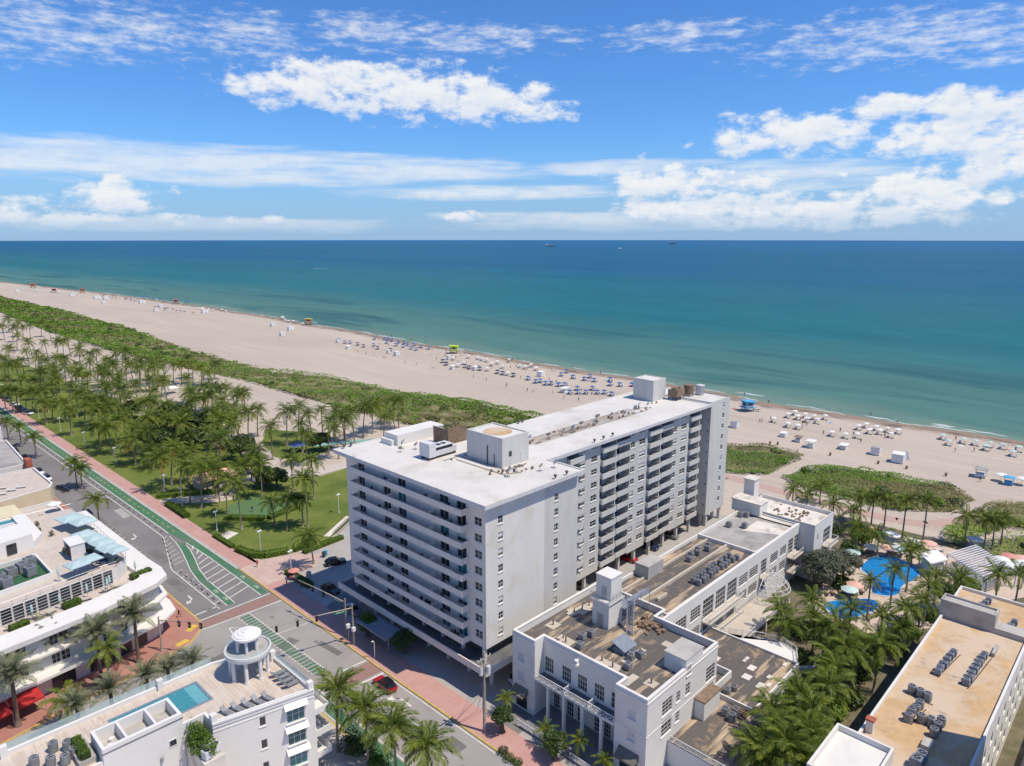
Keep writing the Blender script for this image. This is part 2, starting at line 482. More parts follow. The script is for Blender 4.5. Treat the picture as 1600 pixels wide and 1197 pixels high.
ys = list(range(-2400,-200,400)) + list(range(-200,1400,25)) + list(range(1400,7000,300))
g = MB(); cols = 9
for y in ys:
    s = shore(y) + 1.6*math.sin(y*.045) + .9*math.sin(y*.13+1)
    for x, z in ((-3500,0),(0,0),(120,0),(s-60,.0),(s-16,.0),(s-7,-.2),(s,-.45),(s+14,-.9),(s+120,-6)):
        g.v.append((x,y,z))
for j in range(len(ys)-1):
    for i in range(cols-1):
        a = j*cols+i; g.f.append((a,a+1,a+1+cols,a+cols)); g.mi.append(0)
setting(g.obj('beach_ground', M['sand'], smooth=True))

def seamat():
    m = bpy.data.materials.new('sea_water'); m.use_nodes = True
    N = NT(m.node_tree); b = m.node_tree.nodes['Principled BSDF']
    co = N.n('ShaderNodeNewGeometry').outputs['Position']
    x, y, z = N.xyz(co)
    # distance from the shore, with the bars and channels of a sandy bottom
    wob = N.m('MULTIPLY', N.m('SUBTRACT', N.noise(N.vm('MULTIPLY', co, (1,.3,1)), .012, 4.0), .5), 90.0)
    d = N.m('ADD', N.m('SUBTRACT', x, 294.0), wob)
    far = N.m('MULTIPLY', N.m('MAXIMUM', N.m('SUBTRACT', y, 900.0), 0.0), .1)
    d = N.m('ADD', d, far)
    c = N.mix(N.ss(d, -12., 30.), (.20,.25,.19), (.075,.18,.155))
    c = N.mix(N.ss(d, 30., 260.), c, (.014,.130,.155))
    c = N.mix(N.ss(d, 260., 1100.), c, (.008,.100,.185))
    c = N.mix(N.ss(d, 1100., 7000.), c, (.010,.110,.245))
    grass = N.ss(N.noise(N.vm('MULTIPLY', co, (1,.22,1)), .02, 6.0, .6, .5), .50, .68)
    gmask = N.m('MULTIPLY', N.ss(d, 0., 25.), N.ss(d, 220., 90.))
    c = N.mix(N.m('MULTIPLY', N.m('MULTIPLY', grass, gmask), .75), c, (.014,.085,.10))
    streak = N.noise(N.vm('MULTIPLY', co, (1,.12,1)), .006, 6.0, .6)
    c2 = N.vm('SCALE', c); N.put(c2.node.inputs['Scale'], N.m('MULTIPLY', N.lin(streak, .3, .7, .9, 1.1), N.lin(N.noise(N.vm('MULTIPLY', co, (1,.3,1)), .05, 5.0, .7), .3, .7, .90, 1.10)))
    di = N.n('ShaderNodeBsdfDiffuse'); N.put(di.inputs['Color'], c2)
    gl = N.n('ShaderNodeBsdfGlossy'); gl.inputs['Roughness'].default_value = .28
    bp = N.n('ShaderNodeBump'); bp.inputs['Strength'].default_value = .35; bp.inputs['Distance'].default_value = .6
    h = N.m('ADD', N.noise(N.vm('MULTIPLY', co, (1,.5,1)), .22, 4.0), N.noise(N.vm('MULTIPLY', co, (1,.25,1)), .05, 3.0))
    N.put(bp.inputs['Height'], h)
    N.put(di.inputs['Normal'], bp.outputs[0]); N.put(gl.inputs['Normal'], bp.outputs[0])
    lw = N.n('ShaderNodeLayerWeight'); lw.inputs['Blend'].default_value = .5
    ms = N.n('ShaderNodeMixShader'); N.put(ms.inputs[0], N.m('ADD', .02, N.m('MULTIPLY', N.m('POWER', lw.outputs['Facing'], 5.0), .13)))
    N.put(ms.inputs[1], di.outputs[0]); N.put(ms.inputs[2], gl.outputs[0])
    out = [n for n in m.node_tree.nodes if n.type == 'OUTPUT_MATERIAL'][0]; N.put(out.inputs['Surface'], ms.outputs[0])
    return m
M['sea'] = seamat()
sea = MB()
N_ARC = 160; RS = [0, 1200, 4000, 9000, 15700]
# the sea reaches out to where the curve of the earth hides it from this height
for k, r in enumerate(RS[1:]):
    for i in range(N_ARC+1):
        a = rad(-95 + 190*i/N_ARC)
        px_, py_ = r*math.cos(a), r*math.sin(a)
        if k == 0: px_ = max(px_, 255)
        sea.v.append((max(px_, 255 if abs(py_) < 1200 else -1300), py_, -.45))
base = N_ARC+1
for k in range(3):
    for i in range(N_ARC):
        sea.f.append((k*base+i, (k+1)*base+i, (k+1)*base+i+1, k*base+i+1)); sea.mi.append(0)
b0 = len(sea.v)
for i in range(base):
    sea.v.append((255 , sea.v[i][1], -.45))
for i in range(N_ARC):
    sea.f.append((b0+i, i, i+1, b0+i+1)); sea.mi.append(0)
setting(sea.obj('sea', M['sea']))

# breaking wavelets along the edge of the sand
foam_m = mat('sea_foam', (.72,.74,.72), .6, .15, .8)
fm = MB()
rf = random.Random(3)
for y0 in range(-40, 1000, 9):
    if rf.random() < .55: continue
    L = rf.uniform(6, 22); w = rf.uniform(.35, 1.0); o = rf.choice((.2, .6, 1.3, 3.0))
    n = 9; a = []; b = []
    for i in range(n):
        y = y0 + L*i/(n-1); t = math.sin(math.pi*i/(n-1))
        s = shore(y) + 1.6*math.sin(y*.045) + .9*math.sin(y*.13+1) + o + .4*math.sin(y*1.1) + .25*math.sin(y*2.7)
        a.append((s, y, -.43)); b.append((s+.12+w*t*rf.uniform(.6, 1.1), y, -.40))
    for i in range(n-1):
        fm.quad(a[i], b[i], b[i+1], a[i+1])
for (cx, cy, L, w) in ((300,62,8,.9),(312,24,14,1.6),(309,31,9,1.2),(300.5,140,14,.8)):
    for j in range(3):
        pts = [(cx+.3*math.sin(i*1.3+j)+j*.8, cy-L/2+L*i/8) for i in range(9)]
        for i in range(8):
            t = math.sin(math.pi*(i+.5)/8)*w*.5
            fm.quad((pts[i][0],pts[i][1],-.41+.004*j),(pts[i][0]+t,pts[i][1],-.39+.004*j),(pts[i+1][0]+t,pts[i+1][1],-.39+.004*j),(pts[i+1][0],pts[i+1][1],-.41+.004*j))
stuff(tag(fm.obj('surf_foam', foam_m), 'thin broken line of white foam where sea meets sand', 'foam'))

# ---- street surfaces
M['asphalt'] = mat('worn_asphalt', (.20,.19,.185), .9, .10, .12, stain=(.15,.145,.14), samt=.5, sscale=.06, slo=.45, shi=.65, fine=.06, fscale=4)
M['road_conc'] = mat('pale_worn_road', (.30,.28,.265), .9, .08, .12, stain=(.21,.195,.185), samt=.55, sscale=.09, slo=.48, shi=.66, fine=.06, fscale=4)
M['paint'] = mat('road_paint', (.62,.60,.56), .8, .12, .6, stain=(.32,.30,.28), samt=.6, sscale=.8)
M['ypaint'] = mat('yellow_road_paint', (.55,.40,.08), .8, .15, .6)
M['green_lane'] = mat('green_bike_lane', (.055,.165,.085), .85, .12, .25, stain=(.13,.17,.12), samt=.6, sscale=.12, slo=.42, shi=.66, fine=.08, fscale=3)
M['kerb'] = mat('kerb_concrete', (.45,.43,.40), .85, .1, .8)
M['ykerb'] = mat('yellow_kerb', (.50,.36,.09), .8, .2, .6, stain=(.40,.37,.32), samt=.6, sscale=.4)

def pavemat(name, c1, c2, jx, jy, line=.035, rot=0.0):
    m = bpy.data.materials.new(name); m.use_nodes = True
    N = NT(m.node_tree); b = m.node_tree.nodes['Principled BSDF']
    co = N.n('ShaderNodeNewGeometry').outputs['Position']
    x, y, z = N.xyz(co)
    if rot:
        xr = N.m('ADD', N.m('MULTIPLY', x, math.cos(rot)), N.m('MULTIPLY', y, math.sin(rot)))
        y = N.m('SUBTRACT', N.m('MULTIPLY', y, math.cos(rot)), N.m('MULTIPLY', x, math.sin(rot))); x = xr
    fx = N.m('FRACT', N.m('DIVIDE', x, jx)); fy = N.m('FRACT', N.m('DIVIDE', y, jy))
    j = N.m('MAXIMUM', N.m('LESS_THAN', fx, line/jx), N.m('LESS_THAN', fy, line/jy))
    cell = N.n('ShaderNodeTexWhiteNoise'); cell.noise_dimensions = '2D'
    N.put(cell.inputs['Vector'], N.comb(N.m('FLOOR', N.m('DIVIDE', x, jx)), N.m('FLOOR', N.m('DIVIDE', y, jy)), 0.0))
    f = N.m('ADD', N.m('MULTIPLY', N.noise(co, .25, 5.0), .7), N.m('MULTIPLY', cell.outputs['Value'], .3))
    c = N.mix(f, c1, c2)
    c = N.mix(N.m('MULTIPLY', j, .45), c, tuple(v*.45 for v in c1))
    c = N.mix(N.ss(N.noise(co, .5, 6.0, .7), .58, .72, 0, .5), c, tuple(v*.55 for v in c2))
    N.put(b.inputs['Base Color'], c); b.inputs['Roughness'].default_value = .85
    return m
M['pink'] = pavemat('pink_concrete_pavement', (.44,.235,.205), (.52,.32,.28), 1.6, 1.6)
M['redpave'] = pavemat('red_concrete_pavement', (.33,.135,.105), (.43,.23,.185), 1.8, 1.8, rot=.2)
M['plaza'] = pavemat('checked_plaza', (.42,.27,.23), (.60,.47,.40), 1.3, 1.3)
M['brickx'] = pavemat('brick_crossing', (.25,.145,.12), (.32,.20,.17), .3, .6, .02)
M['greyconc'] = pavemat('grey_concrete_drive', (.33,.31,.29), (.42,.40,.37), 3.2, 3.2)
M['lawn'] = None
def lawnmat():
    m = bpy.data.materials.new('mown_lawn'); m.use_nodes = True
    N = NT(m.node_tree); b = m.node_tree.nodes['Principled BSDF']
    co = N.n('ShaderNodeNewGeometry').outputs['Position']
    f = N.m('ADD', N.m('MULTIPLY', N.noise(co, .07, 6.0, .65), .8), N.m('MULTIPLY', N.noise(co, 1.6, 4.0, .7), .3), clamp=True)
    c = N.mix(N.ss(f, .35, .75), (.085,.13,.026), (.18,.205,.05))
    c = N.mix(N.ss(N.noise(co, .11, 7.0, .7), .60, .74, 0, .75), c, (.30,.25,.16))
    N.put(b.inputs['Base Color'], c); b.inputs['Roughness'].default_value = .95
    b.inputs['Specular IOR Level'].default_value = .15
    bp = N.n('ShaderNodeBump'); bp.inputs['Strength'].default_value = .7; bp.inputs['Distance'].default_value = .12
    N.put(bp.inputs['Height'], N.noise(co, 5.0, 3.0)); N.put(b.inputs['Normal'], bp.outputs[0])
    return m
M['lawn'] = lawnmat()

def sheet(name, poly, z, m, parent=None):
    s = MB()
    s.prism([tuple(p) for p in poly], z-.3, z, bottom=False)
    o = s.obj(name, m, parent)
    if parent is None: setting(o)
    return o
def flat(name, poly, z, m, parent):
    a = sum(poly[i][0]*poly[(i+1)%len(poly)][1]-poly[(i+1)%len(poly)][0]*poly[i][1] for i in range(len(poly)))
    if a < 0: poly = poly[::-1]
    s = MB(); s.add([(p[0],p[1],z) for p in poly], [tuple(range(len(poly)))])
    return s.obj(name, m, parent)
def band(pts, w, z, mb, m=0, dash=None, gap=0.0):
    """flat painted line along a polyline"""
    run = 0.0
    for (x0,y0),(x1,y1) in zip(pts, pts[1:]):
        L = math.hypot(x1-x0,y1-y0)
        if L < 1e-6: continue
        ux, uy = (x1-x0)/L, (y1-y0)/L; nx, ny = -uy*w/2, ux*w/2
        segs = [(0.0, L)]
        if dash:
            segs = []; t = 0.0
            while t < L:
                segs.append((t, min(L, t+dash))); t += dash+gap
        for a, b in segs:
            p = (x0+ux*a, y0+uy*a); q = (x0+ux*b, y0+uy*b)
            mb.quad((p[0]-nx,p[1]-ny,z),(q[0]-nx,q[1]-ny,z),(q[0]+nx,q[1]+ny,z),(p[0]+nx,p[1]+ny,z), m)

def kx(y):      # east kerb of the avenue
    return 60.0 if y < 140 else 60.2 - .0115*(y-140)
NY = [120,140,170,200,240,300,380,520,800]
# avenue: carriageway north of the crossing, then the crossing and the avenue to the south
avenue = sheet('avenue_road', [(45.4,124)] + [(44.8,150),(44.8,200),(43.8,300),(42,520),(39,800)] + [(kx(y),y) for y in NY[::-1]] + [(60,124)], .02, M['asphalt'])
crossing = sheet('crossing_road', [(47.5,-60),(60,-60),(60,124),(45.4,124),(44.6,121.4),(41.4,118.2),(36.9,116.6),(29.9,115.2),(12.3,111.7),(-60,98),(-60,88.5),(30,92.5),(44,92.5),(47.5,88)], .016, M['road_conc'])
# painted things on the carriageway
lane = MB()
gl = []
for y in NY[1:]: gl.append((kx(y)-.55, y))
ge_ = [(kx(y)-3.0, y) for y in NY[2:]]
main_lane = [(59.4,125.8)] + gl + ge_[::-1] + [(57.5,161.5),(58.0,150),(58.1,125.8)]
flat('green_bike_lane', main_lane, .032, M['green_lane'], avenue)
flat('green_bike_lane', [(57.3,161.0),(56.0,163.5),(55.2,158),(54.0,152.5),(52.6,146.5),(51.8,140),(51.6,126.4),(52.8,126.5),(53.1,139.5),(53.9,145.5),(55.4,151.5),(56.5,156.5)], .036, M['green_lane'], avenue)
flat('green_bike_lane', [(47.9,92),(49.7,92),(49.5,60),(49.2,-40),(47.7,-40),(47.8,60)], .032, M['green_lane'], crossing)
wl = MB()
band([(kx(y)-.28,y) for y in NY[1:]], .3, .040, wl)
band([(kx(y)-3.15,y) for y in NY[2:]], .22, .040, wl)
band([(57.5,161.5),(58.0,150),(57.95,125.6)], .18, .040, wl)
band([(57.0,160.2),(56.55,156.5),(55.5,151.5),(54.0,145.5),(53.2,139.5),(52.95,126.4)], .18, .040, wl)
band([(56.2,168),(55.9,163.5),(55.1,158),(53.9,152.5),(52.5,146.5),(51.65,140),(51.45,126.4)], .18, .040, wl)
band([(kx(y)-4.9,y) for y in NY[3:]] + [], .2, .040, wl)
band([(55.0,171.1),(54.9,168),(49.8,149.7),(49.9,126.2)], .2, .040, wl)
band([(kx(200)-4.9,200),(55.0,171.1)], .2, .040, wl)
for i in range(11):          # hatching between the two green lanes
    y = 156.5 - i*2.75
    xl = 56.9 if y > 153 else (54.3 + (y-146)*.33 if y > 146 else (53.3 + (y-139)*.12 if y > 139 else 53.1))
    band([(xl, y), (57.95, y+1.9)], .28, .041, wl)
for i in range(9):           # hatching of the buffer left of the branch lane
    y = 168 - i*2.3
    x0 = 54.9 - (168-y)*.279; x1 = min(55.9, x0+3.2)
    if y > 150: band([(x0+.1, y-.6), (min(x1, x0+.9+i*.32), y+.6)], .16, .041, wl)
for i in range(7):
    y = 147.5 - i*3.1; band([(49.95,y),(51.5,y+.6)], .16, .041, wl)
for i in range(10):          # diagonal bays on the far kerb
    y = 160 + i*2.7
    band([(45.2,y),(48.7,y+1.4)], .16, .040, wl)
for i in range(7):
    band([(52.3,188+i*1.1),(54.2,188.4+i*1.1)], .45, .040, wl)
wl2 = MB()
band([(45.2,124.6),(59.6,124.9)], .3, .040, wl2)
band([(45.2,127.2),(50,127.4)], .35, .040, wl2, dash=2.6, gap=1.2)
band([(44.6,121.2),(59.7,120.7)], .3, .040, wl2)
flat('brick_crosswalk', [(45.1,124.2),(59.8,124.3),(59.7,121.0),(44.9,121.6)], .034, M['brickx'], avenue)
flat('brick_crosswalk', [(52.5,91.6),(59.8,91.2),(59.8,87.6),(52.5,87.9)], .030, M['brickx'], crossing)
gx = MB()
for i in range(26):          # green ladder crossing for bicycles
    y = 120.2 - i*1.02
    gx.quad((51.1+.02*i,y,.030),(52.9+.02*i,y,.030),(52.9+.02*i,y-.55,.030),(51.1+.02*i,y-.55,.030))
gx.obj('green_cross_bike_marking', M['green_lane'], crossing)
band([(53.1,120.4),(53.6,93.8)], .24, .034, wl2, dash=.5, gap=.3)
band([(50.9,120.4),(51.4,95)], .18, .034, wl2, dash=.5, gap=.5)
band([(52.0,110.3),(59.6,109.4)], .16, .034, wl2)
band([(48.2,118.4),(46.5,110),(44,104)], .22, .034, wl2); band([(49.2,117.6),(49.4,110),(46.5,102)], .22, .034, wl2); band([(48.2,118.4),(50.2,115.8)], .22, .034, wl2)
band([(54.6,92.2),(59.7,91.9)], .3, .034, wl2); band([(54.6,87.2),(59.7,86.9)], .45, .034, wl2)
band([(55.6,86.4),(55.6,72.5)], .2, .034, wl2); band([(59.5,86),(59.5,40)], .18, .034, wl2)
band([(53.9,84),(53.9,30)], .14, .034, wl2, dash=3, gap=5)
band([(50.0,92),(49.8,60),(49.5,-30)], .18, .034, wl2); band([(47.75,92),(47.65,60),(47.5,-30)], .14, .034, wl2)
def arrow(mb, x, y, ang, s=1.0, turn=1):
    c, sn = math.cos(ang), math.sin(ang)
    def T(p): return (x+s*(p[0]*c-p[1]*sn), y+s*(p[0]*sn+p[1]*c), .042)
    mb.add([T(p) for p in ((-.14,-1.6),(.14,-1.6),(.14,.2),(-.14,.2))], [(0,1,2,3)])
    mb.add([T(p) for p in ((-.14,.2),(.14,.2),(turn*.75,.75),(turn*.55,1.0))], [(0,1,2,3)])
    mb.add([T(p) for p in ((turn*.35,1.35),(turn*.95,.35),(turn*1.45,1.45))], [(0,1,2)])
arrow(wl, 50.6, 173.6, math.pi, 1.1); arrow(wl, 47.7, 134.1, math.pi, 1.1); arrow(wl2, 57.6, 79.2, 0, 1.35, -1)
for (x, y) in ((52.4,129.2),(52.3,133.5),(58.9,129.4),(58.9,135.5),(48.7,70.5)):   # bicycle stencils
    for dy in (-.45,.45):
        for k in range(8):
            a, b = k*.785, (k+1)*.785
            wl.quad((x+.3*math.cos(a),y+dy+.3*math.sin(a),.044),(x+.3*math.cos(b),y+dy+.3*math.sin(b),.044),(x+.2*math.cos(b),y+dy+.2*math.sin(b),.044),(x+.2*math.cos(a),y+dy+.2*math.sin(a),.044))
    band([(x,y-.45),(x+.3,y),(x,y+.45),(x+.32,y+.2)], .09, .045, wl)
rm = random.Random(8); mh = MB(); pt = MB()
for (x,y) in ((55.4,116.2),(58.2,112.0),(50.4,104.5),(56.8,103.0),(53.0,139.0),(49.4,145.5),(57.0,69.0),(51.5,78.0),(54.6,62.0),(48.6,168.5),(52.6,184.0),(40.5,104.0),(33.0,107.5)):
    mh.cyl(x,y,.03,.047,.38,n=16)
mh.obj('manhole_cover', M['asphalt'], crossing)
for (x,y,w,l,a) in ((50.5,158,2.2,9,0),(47.8,186,1.6,14,0),(53.0,106,3.4,2.4,.3),(57.4,99.5,1.2,6,.1),(54.5,74,1.6,8,0),(48.0,142,2.0,7,.05),(42,110,5,2.2,.2),(56.6,66,2.2,3.2,0),(51,212,2.4,18,0),(22,107,8,1.6,.18)):
    c, s_ = math.cos(a), math.sin(a); pt.add([(x+dx*w*c/2-dy*l*s_/2, y+dx*w*s_/2+dy*l*c/2, .0262) for dx,dy in ((-1,-1),(1,-1),(1,1),(-1,1))], [(0,1,2,3)])
pt.obj('tar_patch', mat('patched_asphalt', (.15,.145,.14), .9, .15, .3, stain=(.22,.21,.20), samt=.6, sscale=.5), crossing)
tpd = MB()
for (x,y,a) in ((43.3,123.0,.6),(40.2,119.4,.25)):
    c, s_ = math.cos(a), math.sin(a); tpd.add([(x+dx*1.1*c-dy*.6*s_, y+dx*1.1*s_+dy*.6*c, .146) for dx,dy in ((-1,-1),(1,-1),(1,1),(-1,1))], [(0,1,2,3)])
tpd.obj('yellow_tactile_pad', M['yellow'], avenue)
wl.obj('lane_marking', M['paint'], avenue); wl2.obj('lane_marking', M['paint'], crossing)
yl = MB()
band([(kx(y)-1.75,y) for y in NY[2:]], .16, .041, yl, dash=1.4, gap=1.8)
yl.obj('dashed_centre_marking', M['ypaint'], avenue)

# pavements: raised slabs behind real kerbs
def kerbline(pts, w, z0, z1, m, parent, name='kerb'):
    k = MB()
    for (x0,y0),(x1,y1) in zip(pts, pts[1:]):
        L = math.hypot(x1-x0,y1-y0); nx, ny = -(y1-y0)/L*w, (x1-x0)/L*w
        k.prism([(x0,y0),(x1,y1),(x1+nx,y1+ny),(x0+nx,y0+ny)], z0, z1)
    return k.obj(name, m, parent)
pv = sheet('east_pavement', [(60.15,-60),(60.15,139)] + [(kx(y)+.15,y) for y in NY[1:]] + [(kx(y)+3.5,y) for y in NY[:0:-1]] + [(63.4,146),(64.4,139),(64.4,-60)], .14, M['pink'])
kerbline([(60.15,-60),(60.15,66)], .3, -.1, .155, M['ykerb'], pv)
kerbline([(60.15,66),(60.15,139.6)], .3, -.1, .155, M['ykerb'], pv)
kerbline([(kx(y)+.15,y) for y in NY[1:]], .3, -.1, .155, M['kerb'], pv)
sheet('corner_plaza', [(60.2,139.5),(64.9,139.6),(72.5,137.5),(76,133),(72,128.4),(60.2,128.4)], .146, M['plaza'])
sheet('park_drive', [(64.4,128.4),(72,128.4),(76,133),(72.5,137.5),(81,137.6),(104,152),(120,168),(134,178),(150,186),(150,150),(64.4,112)], .10, M['greyconc'])
sheet('shaded_forecourt', [(64.42,128.3),(64.42,108),(150,108),(150,149)], .06, M['asphalt'])
sheet('forecourt', [(64.42,66.3),(64.42,108),(120,108),(160,108),(160,66.3)], .09, M['greyconc'])
sheet('service_alley', [(64.42,61),(64.42,66.1),(170,68),(170,61)], .04, M['asphalt'])
wv = sheet('west_pavement', [(45.2,124.2),(45.3,126),(45.2,136),(44.6,150),(44.6,200),(43.6,300),(41.8,520),(38.8,800),(20,800),(20,300),(30,140),(12,118),(-60,101),(-60,98.2),(12.3,112),(29.9,115.5),(36.9,116.9),(41.2,118.5),(44.3,121.8)], .14, M['redpave'])
kerbline([(45.35,150),(45.4,136),(45.5,126),(45.4,124),(44.5,121.5),(41.3,118.3),(36.9,116.7),(29.9,115.3),(12.3,111.8),(-60,98)], -.3, -.1, .155, M['ykerb'], wv)
ws = sheet('south_west_pavement', [(47.3,-60),(47.3,87),(44.5,91.5),(36,91.8),(-60,87.8),(-60,60),(30,60),(30,-60)], .14, M['terrace'])
kerbline([(47.3,-60),(47.3,87),(44.5,91.5),(36,91.8),(-60,87.8)], .3, -.1, .155, M['ykerb'], ws)

# park lawns, paths and the painted promenade
lawn_a = [(63.7,146.5),(65.5,140.5),(72,138.4),(80.5,138.2),(103,152.6),(118,170),(120,181),(104,180),(95,189),(84,190),(78,180),(72,182),(66,188),(63.2,190),(63.0,170)]
lawn_b = [(62.9,195),(68,192),(76,187),(86,196),(95,205),(98,222),(94,243),(97,270),(92,300),(96,330),(90,372),(93,420),(88,480),(58.2,480),(60.2,330),(61.6,240)]
lawn_c = [(107,196),(123,203),(130,222),(118,240),(109,226),(104,208)]
for poly in (lawn_a, lawn_b, lawn_c):
    sheet('park_lawn', poly, .12, M['lawn'])
M['path'] = mat('pale_path', (.50,.44,.38), .9, .08, .3, fine=.05)
pth = MB()
for pts, w in (([(64,192.5),(72,188),(78,184),(86,193),(97,199),(103,204)], 3.2), ([(97,204),(101,222),(98,244),(101,270),(97,300),(100,332),(95,372),(98,420),(94,480)], 4.5),
               ([(95,190),(104,184),(121,184),(140,192),(165,186)], 6.0)):
    band(pts, w, .13, pth)
setting(pth.obj('park_path', M['path']))
M['teal_path'] = mat('teal_painted_path', (.20,.38,.34), .8, .08, .4)
tp = MB(); band([(119,210),(126,206.5),(140,199),(152,192)], 3.4, .145, tp)
setting(tp.obj('painted_promenade', M['teal_path']))
M['play'] = mat('green_play_surface', (.085,.165,.06), .9, .1, .4)
sheet('play_surface', [(70,170),(77,162),(86,163),(90,171),(84,178),(75,177)], .128, M['play'])
bw = MB(); band([(176,160),(182,120),(188,92),(187.5,81),(186.5,60),(187,46),(190,39.6),(203,31),(206,22),(210,10),(214,-20)], 4.2, .03, bw)
setting(bw.obj('beach_walk', pavemat('pink_beach_walk', (.42,.28,.23), (.48,.34,.28), .6, .6, .02)))
# garden ground of the seaside hotels, and pool terrace
sheet('garden_ground', [(88,8),(178,8),(182,30),(180,64),(88,64)], .05, mat('garden_soil', (.14,.12,.075), .95, .3, .5, stain=(.05,.075,.02), samt=.8, sscale=.3))
sheet('south_garden_ground', [(64.42,-60),(64.42,60.8),(88,60.8),(88,-60)], .05, M['roofgrey'])

# ------------------------------------------------------------------ building helpers
def wall(mb, o, u, n, L, z0, z1, openings, depth=.18, m=0, mrev=None):
    """wall face with real openings: o origin, u along, n outward; openings (u0,u1,z0,z1)"""
    mrev = m if mrev is None else mrev
    us = sorted({0.0, L} | {round(max(0,min(L,a)),3) for q in openings for a in q[:2]})
    zs = sorted({z0, z1} | {round(max(z0,min(z1,a)),3) for q in openings for a in q[2:4]})
    def P(a, z, d=0.0): return (o[0]+u[0]*a-n[0]*d, o[1]+u[1]*a-n[1]*d, z)
    for zi in range(len(zs)-1):
        run = None
        for ui in range(len(us)-1):
            cu, cz = (us[ui]+us[ui+1])/2, (zs[zi]+zs[zi+1])/2
            hole = any(q[0] < cu < q[1] and q[2] < cz < q[3] for q in openings)
            if not hole and run is None: run = us[ui]
            if (hole or ui == len(us)-2) and run is not None:
                e = us[ui] if hole else us[ui+1]
                mb.quad(P(run,zs[zi]),P(e,zs[zi]),P(e,zs[zi+1]),P(run,zs[zi+1]), m); run = None
    for (a,b,c,d) in [q[:4] for q in openings]:
        mb.quad(P(a,c),P(b,c),P(b,c,depth),P(a,c,depth), mrev); mb.quad(P(a,d),P(b,d),P(b,d,depth),P(a,d,depth), mrev)
        mb.quad(P(a,c),P(a,d),P(a,d,depth),P(a,c,depth), mrev); mb.quad(P(b,c),P(b,d),P(b,d,depth),P(b,c,depth), mrev)

_win = {}
def win_mesh(w, h, nx, nz, fm, gm, fr=.07, bar=.05):
    key = (round(w,2), round(h,2), nx, nz, fm.name, gm.name)
    if key not in _win:
        f = MB()
        f.box(-w/2,-w/2+fr,-.05,.03,0,h); f.box(w/2-fr,w/2,-.05,.03,0,h)
        f.box(-w/2+fr,w/2-fr,-.05,.03,0,fr); f.box(-w/2+fr,w/2-fr,-.05,.03,h-fr,h)
        for i in range(1,nx): f.box(-w/2+w*i/nx-bar/2,-w/2+w*i/nx+bar/2,-.045,.025,fr,h-fr)
        for i in range(1,nz): f.box(-w/2+fr,w/2-fr,-.04,.02,h*i/nz-bar/2,h*i/nz+bar/2)
        p = MB(); p.box(-w/2+fr*.5,w/2-fr*.5,-.005,.01,fr*.5,h-fr*.5)
        _win[key] = (f.data('window_frame', fm), p.data('pane', gm))
    return _win[key]
def window(parent, x, y, z, w, h, face, nx=2, nz=2, fm=None, gm=None, name='window', sill=0.0, blind=0.0, ang=None):
    fd, pd = win_mesh(w, h, nx, nz, fm or M['white_clean'], gm or M['glass'])
    rz = {'S':0.0,'W':-math.pi/2,'N':math.pi,'E':math.pi/2}[face] if ang is None else ang
    f = link(name, fd, parent, (x,y,z), rz)
    link('pane', pd, f)
    if sill:
        key = ('sill', round(w,2), sill)
        if key not in _win:
            s = MB(); s.box(-w/2-.08,w/2+.08,-sill,.05,-.1,-.003); _win[key] = s.data('sill', M['white_clean'])
        link('sill', _win[key], f)
    if blind and R.random() < blind:
        key = ('blind', round(w,2), round(h,2))
        if key not in _win:
            s = MB(); s.box(-w/2+.07,w/2-.07,-.02,-.008,h*.35,h-.07); _win[key] = s.data('blind', M['curtain'])
        link('blind', _win[key], f)
    return f

def rim(mb, poly, z0, z1, w, m=0, outer=True):
    """parapet walls along a closed outline, set inside it"""
    n = len(poly)
    a = sum(poly[i][0]*poly[(i+1)%n][1]-poly[(i+1)%n][0]*poly[i][1] for i in range(n))
    if a < 0: poly = poly[::-1]
    ins = []
    for i in range(n):
        p0, p1, p2 = Vector(poly[i-1]), Vector(poly[i]), Vector(poly[(i+1)%n])
        d1 = (p1-p0).normalized(); d2 = (p2-p1).normalized()
        n1 = Vector((-d1.y,d1.x)); n2 = Vector((-d2.y,d2.x))
        bis = (n1+n2); q = bis/ max(.2, bis.dot(n1))
        ins.append(p1+q*w)
    for i in range(n):
        j = (i+1)%n
        mb.add([(*poly[i],z0),(*poly[j],z0),(*ins[j],z0),(*ins[i],z0),(*poly[i],z1),(*poly[j],z1),(*ins[j],z1),(*ins[i],z1)],
               [(4,5,6,7),(0,1,5,4),(2,3,7,6)] if outer else [(4,5,6,7),(2,3,7,6)], m)

